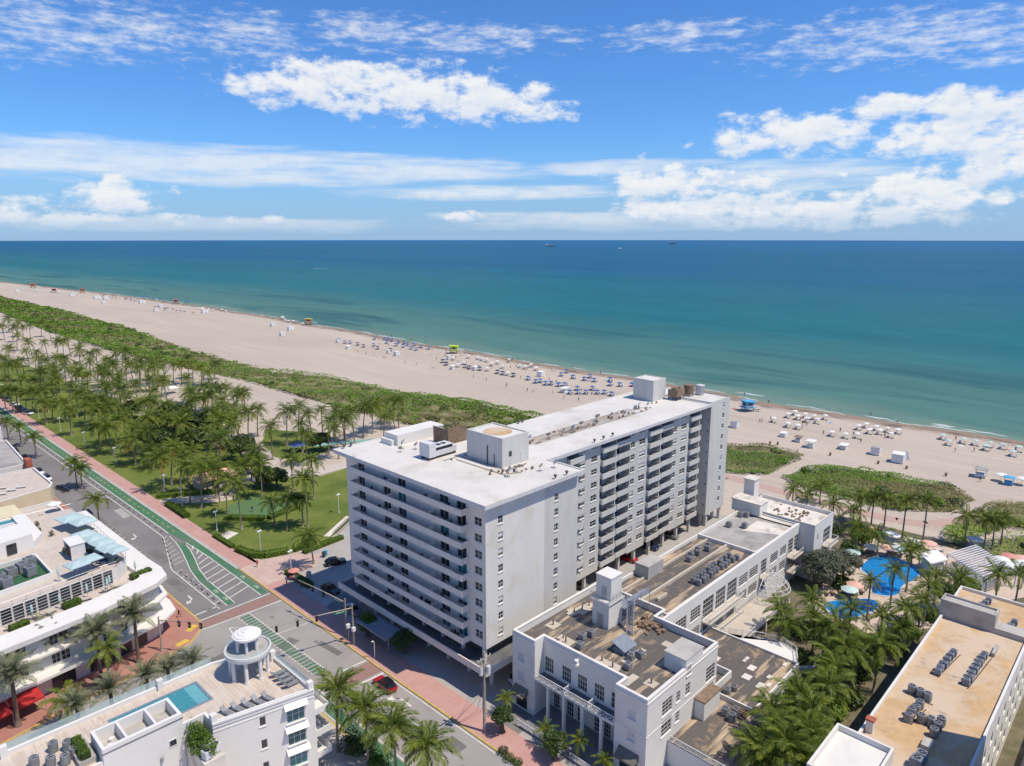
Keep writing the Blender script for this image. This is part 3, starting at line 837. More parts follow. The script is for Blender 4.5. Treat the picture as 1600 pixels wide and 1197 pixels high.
_ac = {}
def ac_unit(x, y, z, s=.85, h=.95, kind='round', rz=0.0, label='', group='', m='acgrey'):
    """condensing unit: casing with louvres, round fan grille and hub on top, feet"""
    key = (kind, s, h, m)
    if key not in _ac:
        c = MB()
        if kind == 'round':
            c.cyl(0,0,.12,h,s*.52,n=12)
            for i in range(5): c.cyl(0,0,.2+i*(h-.3)/5,.25+i*(h-.3)/5,s*.54,n=12)
        else:
            c.box(-s/2,s/2,-s/2,s/2,.12,h)
            for i in range(5):
                zz = .2+i*(h-.3)/5
                c.box(-s*.51,s*.51,-s*.51,s*.51,zz,zz+.05)
        for a in (-1,1):
            for b in (-1,1): c.box(a*s*.36-.05,a*s*.36+.05,b*s*.36-.05,b*s*.36+.05,0,.13)
        f = MB(); f.lathe(0,0,[(s*.43,h+.004),(s*.43,h+.05),(s*.36,h+.05),(s*.36,h+.004)],14)
        for i in range(4):
            a = i*.785; f.tube([(-s*.36*math.cos(a),-s*.36*math.sin(a),h+.04),(s*.36*math.cos(a),s*.36*math.sin(a),h+.04)],.012,4)
        f.cyl(0,0,h+.005,h+.06,s*.09,n=8)
        k = MB(); k.cyl(0,0,h+.002,h+.012,s*.36,n=14)
        _ac[key] = (c.data('casing', M[m]), f.data('fan_guard', M['metal']), k.data('fan_well', M['black']))
    t = thing('condenser_unit', label, 'condenser', (x,y,z), rz, group)
    for nm, d in zip(('casing','fan_guard','fan_well'), _ac[key]): link(nm, d, t)
    return t
_dish = None
def sat_dish(x, y, z, rz, label, group, s=1.0):
    global _dish
    if _dish is None:
        d = MB(); d.lathe(0,0,[(.01,0),(.2,.03),(.36,.09),(.45,.15)],12)
        d.v = [(p[0], p[2]*-.82 - p[1]*.57 - .05, p[1]*.82 - p[2]*.57 + 1.05) for p in d.v]
        p = MB(); p.tube([(0,0,0),(0,0,1.0)],.035,6); p.box(-.3,.3,-.3,.3,0,.04)
        a = MB(); a.tube([(0,0,.75),(0,-.5,.85),(0,-.55,.98)],.02,5)
        _dish = (d.data('dish', M['metal']), p.data('mast', M['metal']), a.data('feed_arm', M['metal_dark']))
    t = thing('satellite_dish', label, 'dish', (x,y,z), rz, group)
    t.scale = (s,s,s)
    for nm, d in zip(('dish','mast','feed_arm'), _dish): link(nm, d, t)
    return t

# ------------------------------------------------------------------ the white slab apartment block
ZK = lambda k: 7.1 + 2.68*k
apt = thing('apartment_block', 'long white ten storey apartment block with flat white roof on the avenue corner', 'building', (68.3,71.5,0))
def AP(name, mb, m, smooth=False):
    o = mb.obj(name, m, None, smooth=smooth); o.parent = apt; o.matrix_parent_inverse = Matrix.Translation((-68.3,-71.5,0)); return o
def APW(f):
    f.parent = apt; f.matrix_parent_inverse = Matrix.Translation((-68.3,-71.5,0)); return f
DOORS = [(102.8,104.8),(95.1,97.2),(90.8,93.0),(79.9,82.1),(75.8,78.0)]
west = MB(); op = []
y_n = 108.6
for k in range(9):
    for a, b in DOORS:
        op.append((y_n-b, y_n-a, ZK(k)+.12, min(ZK(k)+2.2, 30.0)))
    for a, b in ((87.4,89.2),(83.7,85.4),(99.2,100.7)):
        op.append((y_n-b, y_n-a, ZK(k)+1.62, ZK(k)+1.78))
    if k < 8: op.append((y_n-74.0, y_n-72.3, ZK(k)+1.3, ZK(k)+2.65))
wall(west, (68.3,y_n), (0,-1), (-1,0), y_n-71.5, 7.1, 30.75, op, .2)
op_s = []
for k in range(8):
    op_s += [(71.0-68.3,72.05-68.3,ZK(k)+1.2,ZK(k)+2.5), (84.2-68.3,85.2-68.3,ZK(k)+1.2,ZK(k)+2.5)]
south = MB()
cut = 81.7
wall(south, (68.3,71.5), (1,0), (0,-1), cut-68.3, 7.1, 30.75, [q for q in op_s if q[0] < 10], .2, 1)
wall(south, (cut,71.5), (1,0), (0,-1), 90.4-cut, 7.1, 30.75, [(q[0]-cut+68.3,q[1]-cut+68.3,q[2],q[3]) for q in op_s if q[0] > 10], .2, 0)
south.quad((90.4,71.5,7.1),(90.4,79.5,7.1),(90.4,79.5,30.75),(90.4,71.5,30.75))
south.quad((68.3,108.6,7.1),(90.4,108.6,7.1),(90.4,108.6,30.75),(68.3,108.6,30.75))
south.quad((90.4,108.6,7.1),(90.4,97.5,7.1),(90.4,97.5,30.75),(90.4,108.6,30.75))
south.quad((68.3,71.5,7.1),(90.4,71.5,7.1),(90.4,108.6,7.1),(68.3,108.6,7.1))
AP('wall', west, M['mbwest']); AP('wall', south, [M['mbwall'], M['mbpatch']])
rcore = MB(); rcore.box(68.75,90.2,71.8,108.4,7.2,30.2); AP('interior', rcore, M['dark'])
for k in range(9):
    for i, (a, b) in enumerate(DOORS):
        h = min(2.08, 30.0-ZK(k)-.12)
        APW(window(None, 68.46, (a+b)/2, ZK(k)+.12, b-a, h, 'W', 2, 1, gm=M['glass_teal'] if R.random() < .12 else M['glass'], name='balcony_door', blind=.18))
    if k < 8:
        APW(window(None, 68.46, 73.15, ZK(k)+1.3, 1.7, 1.35, 'W', 2, 2))
        APW(window(None, 71.525, 71.66, ZK(k)+1.2, 1.05, 1.3, 'S', 2, 2, sill=.28, blind=.2))
        APW(window(None, 84.7, 71.66, ZK(k)+1.2, 1.0, 1.3, 'S', 2, 2, sill=.28, blind=.2))
# west balconies: one long slab and solid panelled parapet per floor
for k in range(9):
    z = ZK(k)
    b = MB()
    b.box(66.7,66.82,75.2,105.3,z-.06,z+.98); b.box(66.82,68.3,75.2,75.32,z-.06,z+.98); b.box(66.82,68.3,105.18,105.3,z+.25,z+.98)
    for j in range(1,24): b.box(66.675,66.7,75.2+j*1.254-.03,75.2+j*1.254+.03,z,z+.96)
    bo = AP('balcony', b, M['mbwest'])
    s = MB(); s.box(66.82,68.3,75.32,105.18,z+.0,z+.12); so = s.obj('floor_slab', M['mbwest'], bo)
    for yd in (83.0, 94.0):
        q = MB(); q.box(66.86,68.25,yd-.03,yd+.03,z+.13,z+1.25); q.obj('divider', M['mbwest'], bo)
# long wing towards the sea: windows on the forward bays, balconies in the recesses
FW, RC = 79.5, 81.4
segs = [(90.4,97.0,FW),(97.0,100.6,RC),(100.6,107.4,FW),(107.4,117.5,RC),(117.5,124.0,FW),(124.0,134.2,RC),(134.2,141.0,FW),(141.0,149.0,RC)]
wins = [(93.5,1.6),(101.7,1.7),(105.4,1.9),(118.5,1.5),(122.0,2.3),(135.0,1.5),(138.8,2.3)]
doors = [(98.8,2.4),(109.4,2.4),(115.4,2.6),(126.0,2.6),(132.2,2.4),(143.4,2.6),(147.0,1.6)]
KS = range(-1,9)
lw = MB()
for i, (a, b, Y) in enumerate(segs):
    o_ = []
    for k in KS:
        for c, w in (wins if Y == FW else doors):
            if a < c < b:
                if Y == FW: o_.append((c-w/2-a, c+w/2-a, ZK(k)+1.2, min(ZK(k)+2.45,30.1)))
                else: o_.append((c-w/2-a, c+w/2-a, ZK(k)+.12, min(ZK(k)+2.25,30.1)))
    wall(lw, (a,Y), (1,0), (0,-1), b-a, 3.7, 30.75, o_, .2)
    if i:
        Yp = segs[i-1][2]; lw.quad((a,min(Y,Yp),3.7),(a,max(Y,Yp),3.7),(a,max(Y,Yp),30.75),(a,min(Y,Yp),30.75))
    lw.quad((a,Y,3.7),(b,Y,3.7),(b,97.5,3.7),(a,97.5,3.7))
lw.quad((90.4,97.5,3.7),(149,97.5,3.7),(149,97.5,30.75),(90.4,97.5,30.75))
# stair tower at the sea end
op_t = [(154.6-149,155.7-149,ZK(k)+1.0,ZK(k)+2.2) for k in range(-1,9)]
wall(lw, (149,78.4), (1,0), (0,-1), 9.1, 3.4, 31.75, op_t, .2)
op_w = [(2.1,2.5,ZK(k)+1.2,ZK(k)+1.8) for k in range(-1,9)]
wall(lw, (149,RC), (0,-1), (-1,0), RC-78.4, 3.4, 31.75, op_w, .2)
lw.quad((158.1,78.4,3.4),(158.1,95,3.4),(158.1,95,31.75),(158.1,78.4,31.75)); lw.quad((149,95,3.4),(158.1,95,3.4),(158.1,95,31.75),(149,95,31.75))
lw.quad((149,78.4,3.4),(158.1,78.4,3.4),(158.1,95,3.4),(149,95,3.4))
lw.quad((149,RC,30.75),(149,95,30.75),(149,95,31.75),(149,RC,31.75))
AP('wall', lw, M['mbwall'])
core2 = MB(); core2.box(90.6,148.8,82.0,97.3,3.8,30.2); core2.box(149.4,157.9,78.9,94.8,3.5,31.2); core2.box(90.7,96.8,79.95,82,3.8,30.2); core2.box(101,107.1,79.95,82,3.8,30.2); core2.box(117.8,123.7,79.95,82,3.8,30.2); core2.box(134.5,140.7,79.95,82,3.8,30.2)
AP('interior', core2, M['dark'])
for k in KS:
    for c, w in wins:
        APW(window(None, c, FW+.16, ZK(k)+1.2, w, min(1.25, 30.1-ZK(k)-1.2), 'S', 2, 2, sill=.26, blind=.25))
    for c, w in doors:
        APW(window(None, c, RC+.16, ZK(k)+.12, w, min(2.13, 30.1-ZK(k)-.12), 'S', 2, 1, gm=M['glass'], name='balcony_door', blind=.2))
    APW(window(None, 155.15, 78.56, ZK(k)+1.0, 1.1, 1.2, 'S', 2, 2, sill=.25, blind=.2))
    APW(window(None, 149.16, 79.1, ZK(k)+1.2, .4, .6, 'W', 1, 1))
    # stepped balconies
    for (a, b, y0) in ((97.1,101.4,78.7),(107.5,112.4,78.9),(113.0,117.4,79.2),(124.1,129.0,78.9),(129.6,134.1,79.2),(141.1,145.6,78.9)):
        z = ZK(k); bm_ = MB()
        bm_.box(a,b,y0,y0+.12,z-.12,z+1.0); bm_.box(a,a+.12,y0+.12,RC,z-.12,z+1.0); bm_.box(b-.12,b,y0+.12,RC if b not in (101.4,) else FW,z-.12,z+1.0)
        bo = AP('balcony', bm_, M['mbwall'])
        s = MB(); s.box(a+.12,b-.12,y0+.12,RC-.01,z-.1,z+.06); s.obj('floor_slab', M['concrete'], bo)
    for a in (112.6, 129.2, 145.9):
        q = MB(); q.box(a,a+.25,79.6,RC,ZK(k)-.12,min(ZK(k)+2.56,30.3)); AP('divider', q, M['mbwall'])
# roof slab with ribbed fascia
RP = [(67.05,70.2),(90.4,70.2),(90.4,78.2),(149,78.2),(149,99.6),(90.4,99.6),(90.4,111),(67.05,111)]
rf_ = MB(); rf_.prism(RP, 30.75, 31.26, 0, top=False)
rf_.add([(x,y,31.26) for x,y in RP], [tuple(range(8))], 1)
rf_.add([(149,78.5,31.5),(158,78.5,31.5),(158,94.9,31.5),(149,94.9,31.5)], [(0,1,2,3)], 1)
rim(rf_, RP, 31.26, 31.44, .3, 1)
roof = AP('roof', rf_, [M['fascia'], M['mbroof']])
rb = MB()
def ribs(p, q, nx, ny):
    L = math.hypot(q[0]-p[0],q[1]-p[1]); n = int(L/.62)
    for i in range(n):
        x = p[0]+(q[0]-p[0])*(i+.5)/n; y = p[1]+(q[1]-p[1])*(i+.5)/n
        rb.box(min(x-.05,x+nx*.05) if nx else x-.035, max(x+.0,x+nx*.05) if nx else x+.035, min(y,y+ny*.05) if ny else y-.035, max(y,y+ny*.05) if ny else y+.035, 30.77, 31.24)
ribs((67.05,70.2),(67.05,111),-1,0); ribs((67.05,70.2),(90.4,70.2),0,-1); ribs((90.4,78.2),(149,78.2),0,-1)
rb.obj('fascia_ribs', M['fascia'], roof)
sm_ = MB()
for i in range(1,9): sm_.box(67.6,90.2,70.6+i*4.5,70.66+i*4.5,31.262,31.285)
for i in range(1,5): sm_.box(90.6,148.6,79+i*4.2,79.06+i*4.2,31.262,31.285)
sm_.obj('membrane_seam', M['roofpale'], roof)
# lift and stair housings
ph = MB(); ph.prism([(81.4,80.9),(88.0,80.9),(88.0,89.8),(81.4,89.8)], 31.26, 36.3, 0, top=False)
ph.add([(81.4,80.9,36.3),(88.0,80.9,36.3),(88.0,89.8,36.3),(81.4,89.8,36.3)], [(0,1,2,3)], 1); rim(ph, [(81.4,80.9),(88.0,80.9),(88.0,89.8),(81.4,89.8)], 36.3, 36.5, .3, 0)
pho = AP('lift_housing', ph, [M['mbwall'], M['mbroof']])
d_ = MB(); d_.box(85.9,87.0,80.86,80.9,31.3,33.4); d_.obj('door', M['curtain'], pho)
d_ = MB(); d_.box(83.0,83.7,80.86,80.9,33.0,33.9); d_.obj('louvre', M['metal_dark'], pho)
d_ = MB(); d_.cyl(84.7,85.3,36.31,36.34,2.6,n=28); d_.obj('rusty_puddle_stain', M['orange_roof'], pho)
d_ = MB(); d_.tube([(81.3,84.5,31.3),(81.3,84.5,34.6)],.09,8); d_.tube([(81.3,82.8,31.3),(81.3,82.8,33.4)],.06,8); d_.obj('riser_pipe', M['metal_dark'], pho)
ph = MB(); ph.prism([(141.4,89.7),(146.8,89.7),(146.8,95.4),(141.4,95.4)], 31.26, 36.3, 0, top=False); ph.add([(141.4,89.7,36.3),(146.8,89.7,36.3),(146.8,95.4,36.3),(141.4,95.4,36.3)], [(0,1,2,3)], 1)
rim(ph, [(141.4,89.7),(146.8,89.7),(146.8,95.4),(141.4,95.4)], 36.3, 36.45, .25, 0)
AP('stair_housing', ph, [M['mbwall'], M['mbroof']])
ph = MB(); ph.box(77,88.4,104.4,108.4,31.26,33.3); ph.box(76.2,79.5,105.2,108.6,31.26,32.3); AP('plant_room', ph, M['white'])
# podium canopy with parapet, columns, recessed garage
can = MB()
CP = [(66.3,69.6),(90.4,69.6),(90.4,110.4),(66.3,110.4)]
can.prism(CP, 4.1, 4.7, 0, top=False); can.add([(x,y,4.7) for x,y in CP], [(0,1,2,3)], 1); rim(can, CP, 4.7, 5.25, .2, 0)
AP('podium_canopy', can, [M['mbwest'], M['concrete_dark']])
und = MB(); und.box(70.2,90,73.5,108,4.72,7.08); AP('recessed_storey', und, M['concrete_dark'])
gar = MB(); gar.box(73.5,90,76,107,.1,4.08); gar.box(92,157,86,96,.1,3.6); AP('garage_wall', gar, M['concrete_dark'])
for i in range(8):
    for x in (69.6,): 
        c = MB(); c.box(x,x+.5,71.7+i*5.2,72.2+i*5.2,.05,4.1); AP('column', c, M['mbwest'])
    c = MB(); c.box(68.4,68.9,72+i*5,72.5+i*5,4.72,7.1); AP('column', c, M['mbwest'])
for i in range(12):
    c = MB(); c.box(92+i*5.8,92.6+i*5.8,80.0,80.6,.05,3.7 if i < 10 else 3.4); AP('column', c, M['mbwall'])
for x in (150.2,157):
    c = MB(); c.box(x,x+.7,78.8,79.5,.05,3.4); AP('column', c, M['mbwall'])
# entrance roof reaching over the pavement side
en = MB(); en.box(62.6,66.25,90.2,98.8,3.0,3.35); AP('entrance_roof', en, M['acblue'])
for y in (90.8,98.2):
    c = MB(); c.tube([(63.6,y,.1),(63.6,y,3.0)],.1,8); AP('entrance_post', c, M['metal'])

# rooftop plant
gen = thing('rooftop_air_handler', 'grey air handler with dark fans beside the wooden screen on white roof', 'air handler', (77.4,94.3,31.26))
b = MB(); b.box(-2.1,-.6,-1.4,1.4,.5,3.0); b.box(-.6,3.6,-1.2,1.2,.5,2.1); b.box(3.6,4.6,-1.0,1.0,.5,1.5); b.obj('casing', M['fascia'], gen)
b = MB()
for i in range(3): b.cyl(-.1+i*1.2,0,2.105,2.16,.5,n=14)
b.box(-.5,3.4,-1.235,-1.205,1.55,2.0); b.obj('fan', M['black'], gen)
b = MB(); b.box(-2,4.4,-1,-.8,0,.5); b.box(-2,4.4,.8,1,0,.5); b.obj('skid', M['metal_dark'], gen)
scr = thing('wooden_screen', 'weathered brown board screen round plant on the white roof', 'screen', (84,98,31.26))
for i in range(16):
    b = MB(); b.box(i*.3,i*.3+.27,-.03,.03,0,3.1+.1*(i%3)); b.obj('board', M['wood'], scr)
for i in range(14):
    b = MB(); b.box(-.03,.03,.1+i*.3,.37+i*.3,0,3.0+.08*(i%2)); b.obj('board', M['wood'], scr)
b = MB()
for i in range(4): b.tube([(.2+i*1.3,.1,2.6),(.2+i*1.3,4.2,2.6)],.06,5)
b.tube([(0,2,3.2),(4.6,2,3.2)],.08,6); b.box(1,3.6,1,3.4,.0,1.9); b.obj('frame', M['metal_dark'], scr)
ct = thing('cooling_tower', 'rust brown cooling tower on legs at the sea end of white roof', 'cooling tower', (148,87.3,31.26))
b = MB(); b.box(-1.8,1.6,-1.3,1.3,.9,2.6); b.cyl(-.9,0,2.6,3.0,.8,n=14); b.cyl(.8,0,2.6,3.0,.7,n=14); b.obj('casing', M['wood'], ct)
b = MB()
for x in (-1.6,0,1.4):
    for y in (-1.1,1.1): b.box(x-.08,x+.08,y-.08,y+.08,0,.9)
b.obj('leg', M['metal_dark'], ct)
ct2 = thing('water_tank', 'rust stained round tank beside the cooling tower', 'tank', (152.6,86.6,31.5))
b = MB(); b.cyl(0,0,.5,2.7,1.3,n=18); b.cyl(0,0,2.7,2.8,1.36,n=18); b.obj('shell', M['wood'], ct2)
b = MB(); b.box(-1.1,1.1,-1.1,1.1,0,.5); b.obj('base', M['concrete'], ct2)
bx_ = thing('equipment_cabinet', 'pale grey equipment cabinet next to the round tank', 'cabinet', (155.6,85.2,31.5))
b = MB(); b.box(-.9,.9,-.8,.8,.15,2.5); b.obj('casing', M['fascia'], bx_)
b = MB(); b.box(-.85,.85,-.83,-.8,.3,2.3); b.obj('door', M['metal'], bx_)
r2 = random.Random(21)
lab = 'small grey satellite dish on mast along middle of the long white roof'
for i in range(13):
    sat_dish(93+i*3.6+r2.uniform(-.8,.8), 87.6+r2.uniform(-1.2,1.2), 31.27, r2.uniform(-.6,1.2), lab, 'dishes on the white roof', r2.uniform(.9,1.4))
for (x,y) in ((79.0,77.3),(81.8,77.9),(84.9,75.4),(87.8,74.8),(75,101),(76.5,102.5),(78,100.4)):
    sat_dish(x, y, 31.27, r2.uniform(-.6,1.0), 'small grey satellite dish near the lift housing on white roof', 'dishes by the lift housing', r2.uniform(.9,1.4))
pp = MB()
for i in range(9):
    y = 86+i*.42; a = 92+r2.uniform(0,6); pp.tube([(a,y,31.5),(a+r2.uniform(18,44),y+r2.uniform(-.3,.3),31.5)],.05,5)
for i in range(40):
    x = 92+r2.uniform(0,50); y = 86.3+r2.uniform(0,3); pp.box(x-.18,x+.18,y-.14,y+.14,31.27,31.27+r2.uniform(.15,.6))
for i in range(22):
    x = 77+r2.uniform(0,8); y = 79.3-(x-81)*.25+r2.uniform(-1.5,1.5)+ (90-79)*(r2.random()<.35); 
    if not (81<x<88.4 and 80.5<y<90.2): pp.box(x-.15,x+.15,y-.15,y+.15,31.27,31.27+r2.uniform(.15,.5))
pp.tube([(77,91,31.45),(80.8,91,31.45),(80.8,79.5,31.45),(86,79.5,31.45)],.06,6); pp.tube([(79,90,31.4),(79,78.4,31.4),(82,77,31.4)],.06,6)
AP('roof_pipework', pp, M['wood'])
for (x, y) in ((69.0,110.2),(70.6,110.3),(99.2,99.0),(101.0,99.1),(104.6,99.0),(106,99.1),(83.6,70.9),(86.4,70.8),(104.5,78.9),(107.5,79.0),(110.5,79.0)):
    v = MB(); v.cyl(0,0,0,.35,.13,n=8); v.lathe(0,0,[(.28,.33),(.3,.5),(.18,.62),(.02,.66)],10)
    tag(v.obj('roof_vent', M['metal_dark'], loc=(x,y,31.44)), 'small dark cowl vent on edge of the white roof', 'vent', 'vents on the white roof edge')

# ------------------------------------------------------------------ the white hotel with the colonnade, and its long wing
def child(parent, name, mb, m, smooth=False):
    """part given in world metres, hung under a thing that stands elsewhere"""
    o = mb.obj(name, m, None, smooth=smooth)
    return reparent(o, parent)
def reparent(o, parent):
    o.parent = parent
    o.matrix_parent_inverse = Matrix.Translation(parent.location).inverted()
    return o
def railing(pts, z, h, parent, m='rail', cross=True, name='railing', step=1.1):
    r = MB()
    for (x0,y0),(x1,y1) in zip(pts, pts[1:]):
        L = math.hypot(x1-x0,y1-y0); n = max(1, round(L/step))
        r.tube([(x0,y0,z+h),(x1,y1,z+h)],.05,5); r.tube([(x0,y0,z+.1),(x1,y1,z+.1)],.04,5)
        for i in range(n+1):
            x, y = x0+(x1-x0)*i/n, y0+(y1-y0)*i/n
            r.tube([(x,y,z),(x,y,z+h)],.045,4)
            if i < n:
                x2, y2 = x0+(x1-x0)*(i+1)/n, y0+(y1-y0)*(i+1)/n
                if cross:
                    r.tube([(x,y,z+.1),(x2,y2,z+h)],.03,4); r.tube([(x,y,z+h),(x2,y2,z+.1)],.03,4)
                else:
                    for j in range(1,5): xx, yy = x+(x2-x)*j/5, y+(y2-y)*j/5; r.tube([(xx,yy,z+.1),(xx,yy,z+h)],.018,4)
    return child(parent, name, r, M[m])

WHX, WHY0, WHY1 = 68.9, 42.6, 66.4
wh = thing('colonnade_hotel', 'white three storey hotel with recessed columned porch and dusty flat roof', 'building', (WHX,WHY0,0))
w = MB()
ZR, ZP = 11.2, 12.3
# corner pavilions facing the avenue
wall(w, (WHX,WHY1), (0,-1), (-1,0), WHY1-61.9, .05, ZP, [(WHY1-65.3,WHY1-64.0,8.0,9.3),(WHY1-65.3,WHY1-64.0,4.8,6.2),(WHY1-65.6,WHY1-63.4,.3,2.7)], .16)
wall(w, (WHX,47.6), (0,-1), (-1,0), 5.0, .05, ZP, [(47.6-45.5,47.6-44.3,8.5,9.9),(47.6-45.5,47.6-44.3,5.3,6.7),(47.6-46.6,47.6-43.8,.3,2.7)], .16)
# recessed middle: doors to the balcony, glazed ground floor behind the columns
RX = 70.9
DR = [(60.0,61.7),(56.7,58.4),(53.8,55.5),(50.8,52.5),(48.6,49.6)]
wall(w, (RX,61.9), (0,-1), (-1,0), 14.3, 6.2, ZP, [(61.9-b,61.9-a,6.9,9.3) for a,b in DR], .16)
GR = [(60.0,61.2),(57.3,58.6),(55.4,56.6),(52.2,53.5),(50.6,51.8),(48.4,49.6)]
wall(w, (72.4,61.9), (0,-1), (-1,0), 14.3, .05, 6.2, [(61.9-b,61.9-a,.3,3.2) for a,b in GR], .16)
for y in (61.9,47.6):
    w.quad((WHX,y,.05),(72.4,y,.05),(72.4,y,6.2),(WHX,y,6.2)); w.quad((WHX,y,6.2),(RX,y,6.2),(RX,y,ZP),(WHX,y,ZP))
w.quad((RX,47.6,6.2),(72.4,47.6,6.2),(72.4,61.9,6.2),(RX,61.9,6.2))
SW_ = [(72.5,75.0,8.0,10.2),(76.0,77.0,8.3,9.9),(72.5,75.0,4.9,7.2),(76.0,77.0,5.2,6.8),(78.4,79.6,8.1,9.9),(84.1,86.6,7.2,9.6),(84.3,86.4,4.2,6.5),(78.4,79.6,11.0,12.6)]
wall(w, (WHX,WHY0), (1,0), (0,-1), 87.2-WHX, .05, ZP, [(a-WHX,b-WHX,c,d) for a,b,c,d in SW_ if d < ZP], .16)
w.quad((WHX,WHY1,.05),(90,WHY1,.05),(90,WHY1,ZP),(WHX,WHY1,ZP)); w.quad((87.2,WHY0,.05),(87.2,53,.05),(87.2,53,ZP),(87.2,WHY0,ZP))
child(wh, 'wall', w, M['white'])
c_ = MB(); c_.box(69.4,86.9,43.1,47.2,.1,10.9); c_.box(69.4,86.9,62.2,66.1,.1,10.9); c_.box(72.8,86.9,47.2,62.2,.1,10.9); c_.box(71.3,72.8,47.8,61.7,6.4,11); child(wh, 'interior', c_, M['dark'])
for (a,b,c,d,x) in ((64.0,65.3,8.0,9.3,WHX),(64.0,65.3,4.8,6.2,WHX),(44.3,45.5,8.5,9.9,WHX),(44.3,45.5,5.3,6.7,WHX)):
    reparent(window(None, x+.12, (a+b)/2, c, b-a, d-c, 'W', 2, 3, sill=.22, gm=M['curtain']), wh)
for (a,b) in DR: reparent(window(None, RX+.12, (a+b)/2, 6.9, b-a, 2.4, 'W', 4 if b-a > 1.2 else 2, 3, name='french_door'), wh)
for (a,b) in GR: reparent(window(None, 72.52, (a+b)/2, .3, b-a, 2.9, 'W', 3, 4, name='french_door'), wh)
for (a,b) in ((63.4,65.6),(43.8,46.6)): reparent(window(None, WHX+.12, (a+b)/2, .3, b-a, 2.4, 'W', 2, 1, fm=M['metal_dark'], name='shop_door'), wh)
for (a,b,c,d) in SW_:
    if d < ZP: reparent(window(None, (a+b)/2, WHY0+.12, c, b-a, d-c, 'S', 3 if b-a > 2 else 2, 4 if b-a > 2 else 3, sill=.22), wh)
r = MB()
RF = [(WHX,WHY0),(87.2,WHY0),(87.2,53.0),(90,53),(90,WHY1),(WHX,WHY1),(WHX,61.9),(RX,61.9),(RX,47.6),(WHX,47.6)]
r.add([(x,y,ZR) for x,y in RF], [tuple(range(len(RF)))])
rfo = child(wh, 'roof', r, M['rooftile'])
r = MB(); rim(r, RF, ZP+.002, ZP+.14, .42); rim(r, RF, ZR-.3, ZP+.004, .34, outer=False)
child(wh, 'parapet', r, M['white'])
r = MB()
for z0, z1, o in ((11.75,11.95,.10),(6.9,7.05,.06)):
    r.box(WHX-o,WHX,WHY0-o,47.6,z0,z1); r.box(WHX-o,WHX,61.9,WHY1,z0,z1); r.box(WHX,87.2,WHY0-o,WHY0,z0,z1)
r.box(RX-.1,RX,47.6,61.9,11.75,11.95); child(wh, 'cornice', r, M['white_clean'])
b = MB(); b.box(WHX-.15,RX-.01,47.62,61.88,6.2,6.5); bo = child(wh, 'balcony', b, M['white'])
b = MB(); b.box(WHX,RX-.02,47.7,61.8,6.5,6.53); child(wh, 'balcony_deck', b, M['concrete_dark'])
railing([(WHX-.08,47.7),(WHX-.08,61.8)], 6.5, 1.0, wh); 
for y in (52.0,56.3): railing([(WHX,y),(RX-.1,y)], 6.5, 1.0, wh, step=.9)
for y in (49.9,53.2,56.5,59.5):
    c = MB(); c.box(WHX+.1,WHX+.5,y-.2,y+.2,.15,6.2); c.box(WHX+.02,WHX+.58,y-.28,y+.28,5.9,6.2); c.box(WHX+.02,WHX+.58,y-.28,y+.28,.1,.5); child(wh, 'column', c, M['white_clean'])
M['awning'] = mat('olive_striped_awning', (.16,.15,.12), .85, .15, 1.0)
for (a,b_) in ((63.2,65.8),(43.6,46.7)):
    s = MB(); s.add([(WHX,a,3.9),(WHX,b_,3.9),(WHX-1.2,b_,2.9),(WHX-1.2,a,2.9),(WHX-1.2,b_,2.65),(WHX-1.2,a,2.65)], [(0,1,2,3),(3,2,4,5)])
    s.add([(WHX,a,3.9),(WHX-1.2,a,2.9),(WHX,a,2.9)], [(0,1,2)]); s.add([(WHX,b_,3.9),(WHX-1.2,b_,2.9),(WHX,b_,2.9)], [(0,1,2)])
    child(wh, 'awning', s, M['awning'])
l = MB(); l.lathe(RX-.7,55.2,[(.02,11.9),(.3,11.85),(.34,11.6),(.12,11.55),(.12,11.3),(.4,11.25),(.4,11.0),(.1,10.9)],12); l.tube([(RX-.02,55.2,11.8),(RX-.7,55.2,11.8)],.04,5); child(wh, 'wall_lantern', l, M['white_clean'])
# porch terrace with low fence and steps
t = MB(); t.box(65.6,72.4,47.6,61.9,.05,.3); child(wh, 'porch_floor', t, mat('porch_tile', (.20,.20,.21), .6, .15, .8))
railing([(65.7,57.2),(65.7,62.6)], .15, 1.0, wh); railing([(65.7,48.4),(65.7,52.5)], .15, 1.0, wh)
# roof clutter
s = MB(); s.prism([(80.4,57.2),(83.9,57.2),(83.9,60.3),(80.4,60.3)], ZR, 15.4); s.prism([(81.2,57.5),(84.0,57.5),(84.0,60.3),(81.2,60.3)], 15.4, 19.1); s.prism([(81.1,57.4),(84.1,57.4),(84.1,60.4),(81.1,60.4)], 19.1, 19.3)
s.prism([(80.0,56.9),(84.1,56.9),(84.1,60.6),(80.0,60.6)], 15.4, 15.55)
so = child(wh, 'stair_tower', s, M['white'])
d = MB(); d.box(81.17,81.2,58.3,59.2,15.6,17.6); d.box(80.37,80.4,58.2,59.4,ZR+.1,13.4); child(wh, 'tower_door', d, M['concrete'])
railing([(80.1,60.5),(80.1,57.0),(84.0,57.0)], 15.55, 1.1, wh, 'metal', False); 
st = MB()
for i in range(16):
    t_ = i/15; st.box(84.0-2.3*t_-.15+0, 84.0-2.3*t_+.15, 55.2-1.6*t_, 56.4-1.6*t_, 15.3-4.0*t_-.05, 15.3-4.0*t_)
for dy in (0,1.2):
    st.tube([(84.1,55.2+dy,15.3),(81.6,53.5+dy,11.25)],.07,5); st.tube([(84.1,55.2+dy,16.2),(81.6,53.5+dy,12.2)],.04,5)
